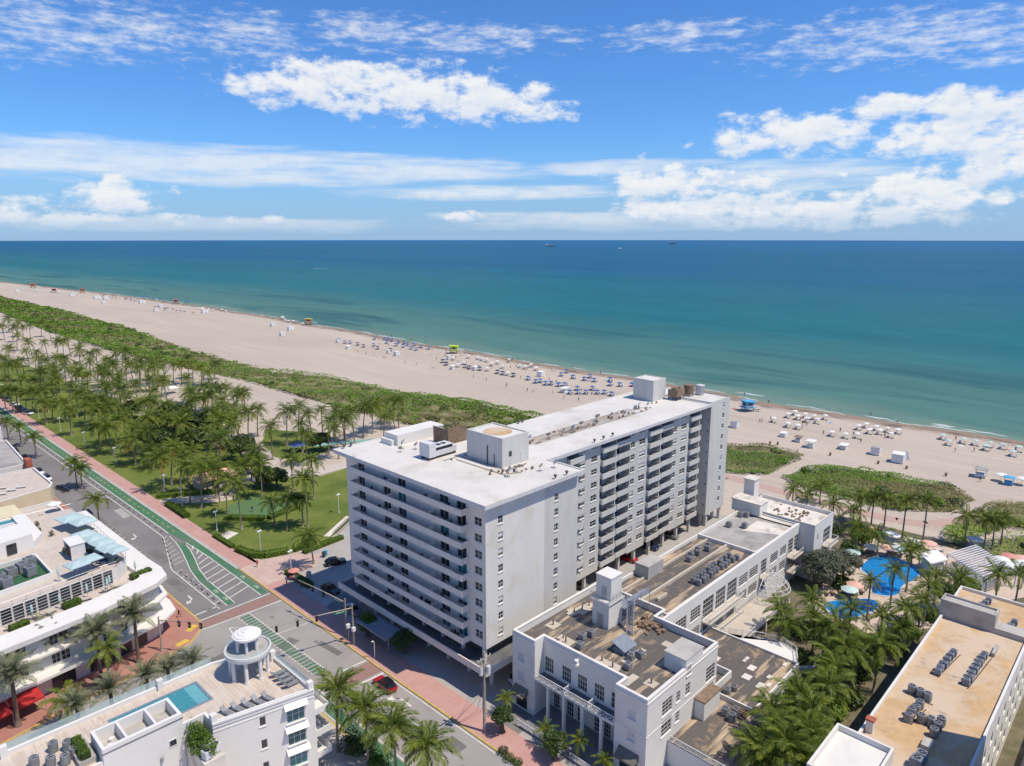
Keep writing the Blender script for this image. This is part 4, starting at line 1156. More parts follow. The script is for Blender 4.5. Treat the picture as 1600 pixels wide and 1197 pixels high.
st.box(83.6,88.5,55.2,56.4,15.25,15.33); st.tube([(83.6,55.2,16.2),(88.5,55.2,16.2)],.04,5); st.tube([(83.6,55.2,15.8),(88.5,55.2,15.8)],.03,5)
for x in (84,86,88.4): st.tube([(x,55.2,11.2),(x,55.2,16.2)],.05,5)
child(wh, 'steel_stair', st, M['metal'])
s = MB(); s.box(78.2,82.8,42.62,46.0,ZR,13.6); child(wh, 'stair_head', s, M['white']); s = MB(); s.box(78.1,82.9,42.55,46.1,13.6,13.72); child(wh, 'stair_head_roof', s, M['concrete'])
reparent(window(None, 79.0, 42.6, 11.2, 1.2, 1.5, 'S', 2, 4, sill=.2), wh)
s = MB(); s.add([(76.2,51.2,11.9),(79.3,51.2,11.9),(79.3,53.6,12.8),(76.2,53.6,12.8)], [(0,1,2,3)]); s.box(76.4,79.1,51.4,53.4,11.2,11.85); child(wh, 'roof_hatch', s, M['acblue'])
s = MB(); s.box(85.6,88.2,57.6,60.4,11.2,12.2); s.box(85.5,88.3,57.5,60.5,12.2,12.4); child(wh, 'skylight', s, M['acblue'])
rw = random.Random(5)
pads = MB(); jk = MB()
for i in range(26):
    x, y = rw.uniform(71.8,85), rw.uniform(43.8,65)
    if 79.5 < x < 84.8 and 53 < y < 61: continue
    a, b = rw.uniform(.5,1.4), rw.uniform(.4,1.1)
    pads.box(x-a,x+a,y-b,y+b,ZR+.002,ZR+.03+.004*i)
    if rw.random() < .7: jk.cyl(x,y,ZR+.05,ZR+rw.uniform(.5,1.1),.12,n=7)
for i in range(30):
    x, y = rw.uniform(83.5,87.5), rw.uniform(50,55.5); jk.box(x-rw.uniform(.2,.6),x+.3,y-.2,y+rw.uniform(.1,.5),ZR+.02,ZR+rw.uniform(.15,.7))
for nm_, mb_, mt_ in (('mortar_pad', pads, 'sand_wall'), ('vent_stub', jk, 'wood')):
    base_ = 0
    while base_ < len(mb_.f):      # every pad, stub and lump a piece of its own
        vs_ = sorted({i for i in mb_.f[base_]}); k_ = 6 if len(mb_.f[base_]) == 4 and len(mb_.f) - base_ >= 6 and max(mb_.f[base_+5]) - vs_[0] < 8 else 9
        fs_ = mb_.f[base_:base_+k_]; lo_ = min(min(f) for f in fs_); hi_ = max(max(f) for f in fs_)
        one = MB(); one.add(mb_.v[lo_:hi_+1], [tuple(i-lo_ for i in f) for f in fs_]); child(wh, nm_, one, M[mt_]); base_ += k_
for (x,y) in ((76.2,50.2),(77.1,50.6),(77.7,49.6),(74.2,49.3),(75.6,58.4),(77.2,58.0),(73.5,57.2)):
    ac_unit(x, y, ZR+.02, .9, 1.0, 'box', .0, 'small grey condenser on dusty roof of the colonnade hotel', 'condensers on colonnade hotel', 'acgrey')

# long wing behind, running towards the sea
wg = thing('hotel_wing', 'long white three storey hotel wing with balconies facing the palm garden', 'building', (90,52.3,0))
YW = 52.3
ups = [(91.8,95.2,7.0,9.6),(96.5,99.7,7.4,9.7),(100.6,104.2,6.3,9.9),(105,108.4,6.3,9.9),(109.2,112.7,6.3,9.9),(113.6,117.0,7.3,9.4),(117.7,121.2,7.3,9.4),(122.6,125.0,6.3,9.4),(126.7,130.0,7.2,9.2),(131.2,134.0,7.2,9.2),(135.0,137.4,6.3,9.6),(138.0,140.0,6.3,9.6)]
los = [(91.8,95.2,3.6,6.0),(96.5,99.7,4.0,6.0),(101,104,3.1,5.6),(105.2,108.2,3.1,5.6),(109.4,112.5,3.1,5.6),(113.6,117.0,4.0,6.0),(117.7,121.2,4.0,6.0),(122.6,125.0,3.2,6.0),(126.7,130.0,4.0,6.0),(131.2,134.0,4.0,6.0),(135.4,139.6,3.0,6.0)]
w = MB()
wall(w, (87.2,YW), (1,0), (0,-1), 140.3-87.2, .05, 11.6, [(a-87.2,b-87.2,c,d) for a,b,c,d in ups+los], .18)
eb = [(142.0,142.6,8.2,9.6),(142.2,142.8,4.9,6.1),(145.4,149.2,6.3,9.6),(145.4,149.2,2.9,5.8)]
wall(w, (140.3,49.2), (1,0), (0,-1), 10.2, .05, 12.0, [(a-140.3,b-140.3,c,d) for a,b,c,d in eb], .18)
w.quad((140.3,49.2,.05),(140.3,52.3,.05),(140.3,52.3,12),(140.3,49.2,12)); w.quad((150.5,49.2,.05),(150.5,65,.05),(150.5,65,12),(150.5,49.2,12))
w.quad((90,65.2,.05),(150.5,65.2,.05),(150.5,65.2,11.6),(90,65.2,11.6))
child(wg, 'wall', w, M['white'])
c = MB(); c.box(88,140,52.8,65,.2,10.7); c.box(140.6,150.2,49.7,65,.2,10.9); child(wg, 'interior', c, M['dark'])
for a,b,c,d in ups+los: reparent(window(None,(a+b)/2,YW+.14,c,b-a,d-c,'S',4 if b-a > 2.5 else 3,4,sill=.2,name='window'), wg)
for a,b,c,d in eb: reparent(window(None,(a+b)/2,49.34,c,b-a,d-c,'S',4 if b-a > 2 else 1,3,fm=M['white_clean']), wg)
for (a,b,z) in ((100.4,113.0,6.1),(122.2,125.4,6.1),(134.6,140.2,6.1),(134.8,140.2,2.9),(100.4,113.0,2.9)):
    s = MB(); s.box(a,b,YW-1.5,YW-.005,z-.2,z); child(wg, 'balcony', s, M['sand_wall']); railing([(a+.05,YW-.05),(a+.05,YW-1.45),(b-.05,YW-1.45),(b-.05,YW-.05)], z, 1.0, wg, 'rail', False, step=1.4)
for z in (6.1,2.7):
    s = MB(); s.box(145.2,150.4,47.6,49.195,z-.2,z); child(wg, 'balcony', s, M['sand_wall']); railing([(145.25,49.1),(145.25,47.7),(150.3,47.7),(150.3,49.1)], z, 1.0, wg, 'rail', False, step=1.4)
r = MB()
r.add([(x,y,11.0) for x,y in ((90.0,52.5),(121,52.5),(121,65),(90,65))], [(0,1,2,3)], 0)
r.add([(x,y,11.02) for x,y in ((121,52.5),(140.4,52.5),(140.4,65),(121,65))], [(0,1,2,3)], 1)
r.add([(x,y,11.3) for x,y in ((138.6,52.4),(140.4,52.4),(140.4,49.3),(150.4,49.3),(150.4,65),(138.6,65))], [(0,1,2,3,4,5)], 2)
child(wg, 'roof', r, [M['rooftile'], M['roofgrey'], M['roofpale']])
r = MB(); r.box(87.2,140.2,52.3,52.7,11.603,11.75); rim(r, [(90,52.72),(140.28,52.72),(140.28,65.1),(90,65.1)], 10.9, 11.6, .3); r.box(120.7,121.1,52.8,64.9,11.0,11.75); rim(r, [(140.3,49.2),(150.5,49.2),(150.5,65.2),(140.3,65.2)], 11.3, 12.1, .25, outer=False); r.box(140.3,150.5,65.0,65.2,11.6,12.1)
child(wg, 'parapet', r, M['white'])
r = MB(); r.add([(133.5,53.0,11.04),(138.4,53.0,11.04),(137,60,11.04),(130,60,11.04)], [(0,1,2,3)]); child(wg, 'pale_roof_patch', r, M['roofpale'])
s = MB(); s.box(98.6,103.4,62.0,64.8,11.0,13.4); child(wg, 'lift_housing', s, M['concrete']); 
s = MB(); s.box(138.8,142.6,60.4,66.8,11.3,13.8); s.box(144.2,146.6,64.4,66.8,11.3,17.0); child(wg, 'stair_tower', s, M['white'])
s = MB(); s.box(143.9,146.9,64.2,67.0,17.0,17.2); s.box(138.6,142.8,60.2,67,13.8,14.0); child(wg, 'tower_cap', s, M['roofpale'])
s = MB(); s.box(90.0,121,58.4,58.8,11.0,11.5); s.box(93.4,96.2,56.6,57.0,11.0,11.5); s.box(90,121,62.6,62.9,11,11.4); child(wg, 'roof_upstand', s, M['sand_wall'])
for i in range(22):
    x = 103 + (i//2)*1.35 + rw.uniform(-.3,.3); y = 54.6 + (i%2)*1.3 + rw.uniform(-.2,.2)
    ac_unit(x, y, 11.02, .9, 1.0, 'round', 0, 'dark round condenser in the double row on hotel wing roof', 'condenser double row on wing', 'acgrey')
for (x,y) in ((112,61.3),(113.5,60.7),(115,61.5),(110,60.5),(116.5,60.3),(118,61)):
    ac_unit(x, y, 11.02, .9, 1.0, 'box', 0, 'dark box condenser by the low upstand on hotel wing roof', 'condensers along wing upstand', 'acgrey')
for (x,y) in ((129.8,62.8),(131.6,60.2),(136.6,63.6),(137.4,62.7)):
    ac_unit(x, y, 11.04, 1.0, 1.1, 'box', 0, 'lone grey condenser on pale grey end of hotel wing roof', 'condensers on grey roof end', 'acgrey')
d = MB()
for i in range(34):
    x, y = 142+rw.uniform(0,7), 53+rw.uniform(0,7); d.box(x-rw.uniform(.1,.5),x+.3,y-.15,y+.15,11.32,11.32+rw.uniform(.1,.4))
child(wg, 'roof_debris', d, M['wood'])
# low roofs and terraces between the two buildings
lo = thing('low_annex', 'single storey annex with dark stained flat roof behind the colonnade hotel', 'building', (89,40,0))
s = MB(); s.prism([(87.3,36.6),(87.3,52.2),(103,52.2),(103,36.6)], .05, 4.0, 0, top=False); s.add([(87.3,36.6,4.0),(103,36.6,4.0),(103,52.2,4.0),(87.3,52.2,4.0)], [(0,1,2,3)], 1); child(lo, 'wall', s, [M['white'], M['rooftile']])
s = MB(); rim(s, [(87.3,42.7),(92.5,42.7),(92.5,52.2),(87.3,52.2)], 4.0, 5.2, .25); rim(s, [(87.3,36.6),(103,36.6),(103,52.2),(87.3,52.2)], 4.0, 4.35, .25); child(lo, 'parapet', s, M['white'])
s = MB()
for i in range(12):
    x, y = rw.uniform(93,102), rw.uniform(37.5,51); s.box(x-rw.uniform(.3,1.2),x+.5,y-.3,y+rw.uniform(.2,1.0),4.01,4.05+.01*i)
child(lo, 'roof_patch', s, M['roofpale'])
an = thing('side_annex', 'low white annex with dark roof and diagonal lattice railing beside colonnade hotel', 'building', (78,34,0))
s = MB(); s.prism([(74.2,33.5),(92,33.5),(92,42.55),(74.2,42.55)], .05, 3.6, 0, top=False); s.add([(74.2,33.5,3.6),(92,33.5,3.6),(92,42.55,3.6),(74.2,42.55,3.6)], [(0,1,2,3)], 1); child(an, 'wall', s, [M['white'], M['rooftile']])
railing([(74.3,42.3),(74.3,33.6)], 3.6, .9, an); 
s = MB(); s.box(81,85.5,41.0,42.55,3.62,6.4); child(an, 'bay', s, M['white']); s = MB(); s.box(80.9,85.6,40.9,42.6,6.4,6.6); child(an, 'bay_roof', s, M['wood'])
s = MB()
for i in range(7): s.box(85+i*.5,85.25+i*.5,37,39.6,3.7,3.85)
child(an, 'timber_grating', s, M['wood'])
for (x,y) in ((88.6,41.4),(89.9,41.0),(84.4,39.5),(85.3,38.4),(83.9,38.2)):
    ac_unit(x, y, 3.62, 1.0, 1.2, 'round', 0, 'grey round condenser beside the timber grating on side annex', 'condensers on side annex', 'acgrey')
tr = thing('raised_terrace', 'white railed sun terrace with chamfered corners beside the palm garden', 'terrace', (104,44,0))
TP = [(101.2,52.1),(107.0,44.6),(108.2,41.5),(107.0,38.6),(104.0,37.2),(103.1,38),(103.1,52.1)]
s = MB(); s.prism(TP, .05, 3.5); child(tr, 'base', s, M['white_clean'])
railing([(103.3,52),(107.0,44.6),(108.1,41.5),(106.9,38.7),(104.0,37.3)], 3.5, 1.0, tr, 'rail', False)
s = MB(); s.tube([(104,37.2,2.4),(109,33.5,2.2),(112,31,1.8)],.5,8); child(tr, 'grey_duct', s, M['acblue'])
gl_ = thing('garden_arbour', 'white bowed steel arbour against the hotel wing', 'arbour', (122,47,0))
s = MB()
for i in range(9):
    a = -math.pi/2 + math.pi*i/8; cx = 122.5+4.2*math.sin(a)*1.0; cy = 50.6-4.2*math.cos(a)*.95
    s.tube([(122.5+2.0*math.sin(a),50.8,7.0),(122.5+3.4*math.sin(a),50.6-2.8*math.cos(a),6.4),(cx,cy,5.0),(cx,cy,.1)],.06,5)
for z, f in ((5.0,1.0),(5.7,.92),(6.4,.75),(2.6,1.0)):
    s.tube([(122.5+4.2*f*math.sin(-1.57+.196*i),50.6-4.0*f*math.cos(-1.57+.196*i),z) for i in range(17)],.05,5)
child(gl_, 'frame', s, M['rail'])
s = MB(); s.box(101,121,46.6,51.9,2.75,2.95); gt = child(wg, 'garden_gallery_floor', s, M['sand_wall'])
for x in (104,109,114,119):
    s = MB(); s.box(x-.2,x+.2,46.8,47.2,.05,2.75); child(wg, 'gallery_post', s, M['white_clean'])
railing([(101.2,46.7),(120.8,46.7)], 2.95, 1.0, wg, 'rail', False)

# ------------------------------------------------------------------ block with the rust-stained roof at the south
rbk = thing('stained_roof_block', 'white block with orange rust stained flat roof carrying rows of condensers', 'building', (74,10.4,0))
ZB = 11.6
NB = [(76.6,10.4),(119.6,10.4),(119.6,21.6),(76.6,21.6)]
w = MB()
ow = [(x-70,x+1.3-70,z,z+1.5) for x in range(72,132,4) for z in (2.0,5.0,8.2)]
wall(w, (70,10.4), (1,0), (0,-1), 62, .05, ZB+.5, ow, .2)
w.quad((70,21.6,.05),(132,21.6,.05),(132,21.6,ZB+.5),(70,21.6,ZB+.5)); w.quad((132,10.4,.05),(132,21.6,.05),(132,21.6,ZB+.5),(132,10.4,ZB+.5)); w.quad((70,10.4,.05),(70,21.6,.05),(70,21.6,ZB+.5),(70,10.4,ZB+.5))
child(rbk, 'wall', w, M['white'])
for x in range(72,132,4):
    for z in (2.0,5.0,8.2): reparent(window(None, x+.65, 10.54, z, 1.3, 1.5, 'S', 2, 2, sill=.2), rbk)
r = MB(); r.add([(70.2,10.6,ZB),(131.8,10.6,ZB),(131.8,21.4,ZB),(70.2,21.4,ZB)], [(0,1,2,3)]); child(rbk, 'roof', r, M['orange_roof'])
r = MB(); rim(r, [(70,10.4),(132,10.4),(132,21.6),(70,21.6)], ZB-.3, ZB+.5, .3, outer=False); child(rbk, 'parapet', r, M['white'])
r = MB(); r.box(119.4,122.0,14.6,21.9,ZB,14.2); rim(r, [(119.4,14.6),(122.0,14.6),(122.0,21.9),(119.4,21.9)], 14.2, 14.5, .25); r.box(119.4,122,10.7,14.6,ZB,12.5); child(rbk, 'stair_housing', r, M['concrete'])
r = MB(); r.box(70.2,79.3,17.0,23.2,ZB-3,13.2); rim(r, [(70.2,17.0),(79.3,17.0),(79.3,23.2),(70.2,23.2)], 13.2, 13.9, .3); child(rbk, 'corner_tower', r, M['white'])
r = MB(); r.box(83.2,84.0,20.4,21.2,ZB,13.2); child(rbk, 'chimney', r, M['white']); r = MB(); r.box(83.1,84.1,20.3,21.3,13.2,13.4); child(rbk, 'chimney_cap', r, M['red_tile'])
r = MB()
for (a,b,c,d) in ((88.4,90.6,17.6,18.4),(84.6,86.4,14.6,15.6),(112,115,13.2,13.6)): r.box(a,b,c,d,ZB+.02,ZB+.6)
child(rbk, 'roof_plinth', r, M['concrete'])
rk = [(108.5, 17.5),(107.3, 17.6),(105.9, 17.7),(104.4, 17.7),(103.1, 17.9),(102.0, 17.9)]
for x,y in rk: ac_unit(x,y,ZB+.02,.8,.95,'box',0,'dark condenser in the short rack row nearest the palm garden','condensers in short rack row','acblue')
rk = [(110.8, 14.2),(109.7, 14.3),(108.3, 14.3),(107.2, 14.4),(105.9, 14.4),(104.5, 14.5),(103.3, 14.5),(102.1, 14.6)]
for x,y in rk: ac_unit(x,y,ZB+.02,.8,.95,'box',0,'dark condenser in the long single rack row on stained roof','condensers in long rack row','acblue')
rk = [(95.2, 19.3),(95.1, 18.3),(94.9, 17.4),(92.5, 17.7),(91.2, 17.8),(90.2, 18.0),(88.8, 18.0),(89.7, 16.8),(89.9, 15.8),(90.8, 14.9),(89.5, 15.0),(88.0, 15.0)]
for x,y in rk: ac_unit(x,y,ZB+.02,.95,1.1,'round',0,'silver round topped condenser in the loose cluster on stained roof','condensers in loose cluster','acgrey')
rk = [(127.9, 17.3),(129.2, 17.1),(126.4, 17.6),(124.1, 12.8),(122.4, 13.0)]
for x,y in rk: ac_unit(x,y,ZB+.02,.8,.95,'box',0,'dark condenser beyond the concrete stair housing on stained roof','condensers beyond stair housing','acblue')
for (x,y) in ((82.4, 14.9),(81.1, 15.1)): ac_unit(x,y,ZB+.02,1.1,1.2,'box',0,'large dark condenser by the corner tower of stained roof','condensers by corner tower','acblue')
sk = MB()
for p, q in (((109.5, 17.3),(101.4, 18.2)),((111.5, 13.9),(101.4, 14.7)),((94.4, 19.3),(94.4, 17.1)),((92.8, 17.5),(88.5, 18.0))):
    for d in (-.5,.5): sk.tube([(p[0]+d*.3,p[1]+d,ZB+.12),(q[0]+d*.3,q[1]+d,ZB+.12)],.06,4)
child(rbk, 'condenser_rack', sk, M['metal_dark'])
nb = thing('neighbour_block', 'white block with pale roof across the narrow alley from the stained roof', 'building', (112,0,0))
s = MB(); s.box(97,127,-6,3.0,.05,11.2); rim(s, [(97,-6),(127,-6),(127,3.0),(97,3.0)], 11.2, 11.8, .3); child(nb, 'wall', s, M['white'])
tt = thing('tall_tower', 'tall white tower across the alley whose shadow falls on the stained roof', 'building', (66,-16,0))
s = MB(); s.box(66,94.8,-16,2.8,.05,36.6); rim(s, [(66,-16),(94.8,-16),(94.8,2.8),(66,2.8)], 36.6, 37.2, .3); child(tt, 'wall', s, M['white'])
for k in range(11):
    for x in (69,74,79,84,89,93): reparent(window(None, x, 2.85, 3+k*3.0, 1.6, 1.4, 'N', 2, 2, sill=.2), tt)
    for y in (-13,-8,-3): reparent(window(None, 65.95, y, 3+k*3.0, 1.6, 1.4, 'W', 2, 2, sill=.2), tt)

# ------------------------------------------------------------------ corner hotel with the rooftop pool and rotunda
M['planks'] = None
def plankmat():
    m = bpy.data.materials.new('pale_teak_planks'); m.use_nodes = True
    N = NT(m.node_tree); b = m.node_tree.nodes['Principled BSDF']
    co = N.n('ShaderNodeNewGeometry').outputs['Position']
    x, y, z = N.xyz(co)
    row = N.m('FLOOR', N.m('DIVIDE', x, .22)); sh = N.m('MULTIPLY', N.m('FRACT', N.m('MULTIPLY', row, .37)), 2.2)
    wn = N.n('ShaderNodeTexWhiteNoise'); wn.noise_dimensions = '2D'
    N.put(wn.inputs['Vector'], N.comb(row, N.m('FLOOR', N.m('DIVIDE', N.m('ADD', y, sh), 2.2)), 0.0))
    j = N.m('LESS_THAN', N.m('FRACT', N.m('DIVIDE', x, .22)), .09)
    c = N.mix(wn.outputs['Value'], (.50,.41,.33), (.60,.52,.44))
    c = N.mix(N.ss(N.noise(co, .35, 5.0), .5, .7, 0, .6), c, (.60,.55,.48))
    c = N.mix(N.m('MULTIPLY', j, .5), c, (.16,.11,.08))
    N.put(b.inputs['Base Color'], c); b.inputs['Roughness'].default_value = .8
    return m
M['planks'] = plankmat()
def poolmat(name, deep, shallow, sc=.25):
    m = bpy.data.materials.new(name); m.use_nodes = True
    N = NT(m.node_tree); b = m.node_tree.nodes['Principled BSDF']
    co = N.n('ShaderNodeNewGeometry').outputs['Position']
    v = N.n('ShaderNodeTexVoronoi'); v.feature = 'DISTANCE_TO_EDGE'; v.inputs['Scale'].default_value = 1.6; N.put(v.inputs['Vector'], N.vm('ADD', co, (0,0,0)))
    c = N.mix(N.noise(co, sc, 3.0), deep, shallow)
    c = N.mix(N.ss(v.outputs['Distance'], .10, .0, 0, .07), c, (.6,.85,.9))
    N.put(b.inputs['Base Color'], c); b.inputs['Roughness'].default_value = .12; b.inputs['Specular IOR Level'].default_value = .35
    bp = N.n('ShaderNodeBump'); bp.inputs['Strength'].default_value = .15; N.put(bp.inputs['Height'], N.noise(co, 1.2, 3.0)); N.put(b.inputs['Normal'], bp.outputs[0])
    return m
M['pool_teal'] = poolmat('pool_water_teal', (.035,.20,.25), (.06,.27,.31))
M['glass_step'] = mat('pool_step_tile', (.14,.36,.40), .3, .08)
M['pool_blue'] = poolmat('pool_water_blue', (.005,.16,.46), (.01,.24,.56), .12)
_lg = {}
def lounger(x, y, z, rz, label, group, m='concrete', cover=True):
    if m not in _lg:
        f = MB(); f.box(-.33,.33,-.95,.55,.25,.32)
        for a in (-.28,.28):
            for b in (-.85,.75): f.box(a-.03,a+.03,b-.03,b+.03,0,.26)
        c = MB(); c.box(-.31,.31,-.93,.42,.32,.42)
        bk = MB(); bk.add([(-.31,.42,.34),(.31,.42,.34),(.31,1.0,.78),(-.31,1.0,.78),(-.31,.36,.44),(.31,.36,.44),(.31,.94,.88),(-.31,.94,.88)], [(0,1,2,3),(4,5,6,7),(0,1,5,4),(2,3,7,6),(0,3,7,4),(1,2,6,5)])
        _lg[m] = (f.data('frame', M['metal']), c.data('cushion', M[m]), bk.data('backrest', M[m]))
    t = thing('sun_lounger', label, 'lounger', (x,y,z), rz, group)
    for nm, d in zip(('frame','cushion','backrest'), _lg[m]): link(nm, d, t)
    return t
_um = {}
def parasol(x, y, z, r, h, m, label, group, square=False, closed=False, rz=0.0, pole='metal', name='parasol', tilt=0.0):
    key = (round(r,2), round(h,2), m, square, closed, pole)
    if key not in _um:
        c = MB(); n = 4 if square else 8
        rr = r*(1.41 if square else 1.0)
        if closed:
            c.lathe(0,0,[(.05,h),(.16,h-.3),(.2,h*.55),(.08,h*.42)],8)
        else:
            a0 = math.pi/4 if square else 0
            tip = (0,0,h); ring = [(rr*math.cos(a0+6.2832*i/n), rr*math.sin(a0+6.2832*i/n), h-.32*r) for i in range(n)]
            mid = [(rr*.55*math.cos(a0+6.2832*i/n), rr*.55*math.sin(a0+6.2832*i/n), h-.13*r) for i in range(n)]
            val = [(p[0],p[1],p[2]-.14) for p in ring]
            vs = [tip]+mid+ring+val
            fs = [(0,1+i,1+(i+1)%n) for i in range(n)] + [(1+i,1+n+i,1+n+(i+1)%n,1+(i+1)%n) for i in range(n)] + [(1+n+i,1+2*n+i,1+2*n+(i+1)%n,1+n+(i+1)%n) for i in range(n)]
            c.add(vs, fs)
        p = MB(); p.tube([(0,0,0),(0,0,h+.1)],.04,6); p.cyl(0,0,0,.08,.3,n=10)
        _um[key] = (c.data('canopy', M[m]), p.data('pole', M[pole]))
    t = thing(name, label, 'parasol', (x,y,z), rz, group)
    if tilt: t.rotation_euler = (tilt, tilt*.4, rz)
    for nm, d in zip(('canopy','pole'), _um[key]): link(nm, d, t)
    return t
def clump(mb, cx, cy, cz, rx, ry, rz_, n, ls, rr, shell=.55, flat=.4):
    """leaf-sized faces through an ellipsoid, denser at its skin"""
    for _ in range(n):
        u = rr.uniform(-1,1); a = rr.uniform(0,6.283); q = math.sqrt(1-u*u)
        k = shell + (1-shell)*rr.random()**.6
        p = Vector((cx+rx*k*q*math.cos(a), cy+ry*k*q*math.sin(a), cz+rz_*k*u))
        nv = Vector((q*math.cos(a)+rr.uniform(-.7,.7), q*math.sin(a)+rr.uniform(-.7,.7), u+flat+rr.uniform(-.5,.7)))
        if nv.length < .05: nv = Vector((0,0,1))
        nv.normalize()
        t = nv.orthogonal().normalized(); t.rotate(Matrix.Rotation(rr.uniform(0,6.28),3,nv)); b = nv.cross(t)
        s = ls*rr.uniform(.6,1.3)
        mb.quad(p-t*s, p-b*s*.55, p+t*s, p+b*s*.55)
def shrub(name, label, cat, x, y, z, rx, ry, h, n, ls, m, seed, group=None, lobes=5, stem=True):
    rr = random.Random(seed); t = thing(name, label, cat, (x,y,z), 0, group)
    f = MB()
    for i in range(lobes):
        a = 6.283*i/lobes + rr.uniform(-.4,.4); k = 0 if i == 0 else rr.uniform(.35,.62)
        s = rr.uniform(.5,.72) if lobes > 1 else 1.0
        clump(f, rx*k*math.cos(a), ry*k*math.sin(a), h*(.5+rr.uniform(-.08,.16)), rx*s, ry*s, h*rr.uniform(.36,.52), n//lobes, ls, rr)
    f.v = [(p[0],p[1],max(p[2],.02)) for p in f.v]
    f.obj('foliage', m, t)
    if stem:
        s = MB()
        for i in range(3): a = rr.uniform(0,6.28); s.tube([(0,0,0),(rx*.15*math.cos(a),ry*.15*math.sin(a),h*.3),(rx*.4*math.cos(a),ry*.4*math.sin(a),h*.62)],[.09,.06,.03],5)
        s.obj('stem', M['bark_dark'], t)
    return t
def hedge(label, pts, w, h, z, n_per, ls, m, seed, group=None):
    rr = random.Random(seed)
    t = thing('hedge', label, 'hedge', (pts[0][0],pts[0][1],z), 0, group)
    f = MB(); s = MB(); ox, oy = pts[0]
    for (x0,y0),(x1,y1) in zip(pts,pts[1:]):
        L = math.hypot(x1-x0,y1-y0); ux, uy = (x1-x0)/L, (y1-y0)/L
        for i in range(int(L*n_per)):
            a = rr.uniform(0,L); side = rr.random(); o = rr.uniform(-w/2,w/2); zz = h
            if side < .45: zz = h*(1+rr.uniform(-.06,.08))
            else: o = math.copysign(w/2*rr.uniform(.92,1.08), o); zz = h*rr.uniform(.02,1)
            p = Vector((x0+ux*a-uy*o-ox, y0+uy*a+ux*o-oy, zz))
            nv = Vector((-uy*o+rr.uniform(-.6,.6), ux*o+rr.uniform(-.6,.6), .5 if side > .45 else 1.3)).normalized()
            t1 = nv.orthogonal().normalized(); t1.rotate(Matrix.Rotation(rr.uniform(0,6.28),3,nv)); b = nv.cross(t1); q = ls*rr.uniform(.6,1.3)
            f.quad(p-t1*q,p-b*q*.6,p+t1*q,p+b*q*.6)
        nx, ny = -uy*w*.42, ux*w*.42
        s.prism([(x0-ox-nx,y0-oy-ny),(x1-ox-nx,y1-oy-ny),(x1-ox+nx,y1-oy+ny),(x0-ox+nx,y0-oy+ny)], 0, h*.9)
    f.obj('foliage', m, t); s.obj('branches', M['leaf'], t)
    return t

rh = thing('rooftop_pool_hotel', 'white four storey hotel with wood decked roof, pool and domed rotunda', 'building', (20,76,0))
ZD = 13.0
RHP = [(-4,88.9),(33.4,88.9),(36.4,88.0),(40.1,84.4),(40.1,74.0),(28.2,76.7),(28.2,79.0),(-4,79.0)]
w = MB(); 
sA, sB = Vector((28.2,76.7)), Vector((40.1,74.0)); sd = (sB-sA).normalized(); sn = Vector((sd.y,-sd.x))
SL = (sB-sA).length
bays = [(8.6,10.9,9.7,11.9),(8.6,10.9,6.5,8.7),(8.6,10.9,3.3,5.5)]; sml = [(5.3,6.1,10.7,12.0),(5.3,6.1,7.5,8.8),(5.3,6.1,4.3,5.6)]
wall(w, sA, sd, sn, SL, .1, 13.5, bays+sml, .15)
n = len(RHP)
for i in range(n):
    p, q = RHP[i], RHP[(i+1)%n]
    if i == 4: continue
    w.quad((*p,.1),(*q,.1),(*q,13.5),(*p,13.5))
child(rh, 'wall', w, M['white_clean'])
c = MB(); c.prism([(28.7,77.2),(39.6,74.9),(39.6,83.8),(28.7,83.8)], .2, 12.5); child(rh, 'interior', c, M['dark'])
sang = math.atan2(sd.y, sd.x)
for (a,b,c_,d) in bays: 
    p = sA+sd*((a+b)/2)-sn*.1; reparent(window(None,p.x,p.y,c_,b-a,d-c_,'S',3,2,gm=M['glass_teal'],sill=.3,ang=sang), rh)
for (a,b,c_,d) in sml:
    p = sA+sd*((a+b)/2)-sn*.1; reparent(window(None,p.x,p.y,c_,b-a,d-c_,'S',1,1,sill=.2,ang=sang), rh)
for z in (12.05,8.85,5.65):
    s = MB(); a, b = sA+sd*8.3, sA+sd*11.2
    s.add([(a.x,a.y,z+.5),(b.x,b.y,z+.5),(b.x+sn.x*.8,b.y+sn.y*.8,z),(a.x+sn.x*.8,a.y+sn.y*.8,z)], [(0,1,2,3)]); s.add([(a.x,a.y,z+.5),(a.x+sn.x*.8,a.y+sn.y*.8,z),(a.x,a.y,z-.6)], [(0,1,2)]); s.add([(b.x,b.y,z+.5),(b.x+sn.x*.8,b.y+sn.y*.8,z),(b.x,b.y,z-.6)], [(0,1,2)])
    child(rh, 'window_hood', s, M['white_clean'])
for z in (9.9,6.7,3.5):
    s = MB(); s.box(40.12,42.3,74.2,78.2,z-.6,z-.35); s.box(42.15,42.3,74.2,78.2,z-.35,z+.3); s.box(40.12,42.15,74.2,74.35,z-.35,z+.3); s.box(40.12,42.15,78.05,78.2,z-.35,z+.3); child(rh, 'balcony', s, M['white_clean'])
r = MB(); r.add([(x,y,ZD) for x,y in RHP], [tuple(range(n))]); child(rh, 'roof_deck', r, M['planks'])
r = MB(); rim(r, [p for p in RHP], ZD-.1, 13.52, .35, outer=False); child(rh, 'parapet', r, M['white_clean'])
r = MB()
for z0, z1, o in ((13.2,13.42,.16),(12.75,12.9,.10),(12.2,12.32,.06)):
    a, b = sA+sn*o, sB+sn*o; r.add([(sA.x,sA.y,z0),(a.x,a.y,z0),(b.x,b.y,z0),(sB.x,sB.y,z0),(sA.x,sA.y,z1),(a.x,a.y,z1),(b.x,b.y,z1),(sB.x,sB.y,z1)], [(0,1,2,3),(4,5,6,7),(1,2,6,5)])
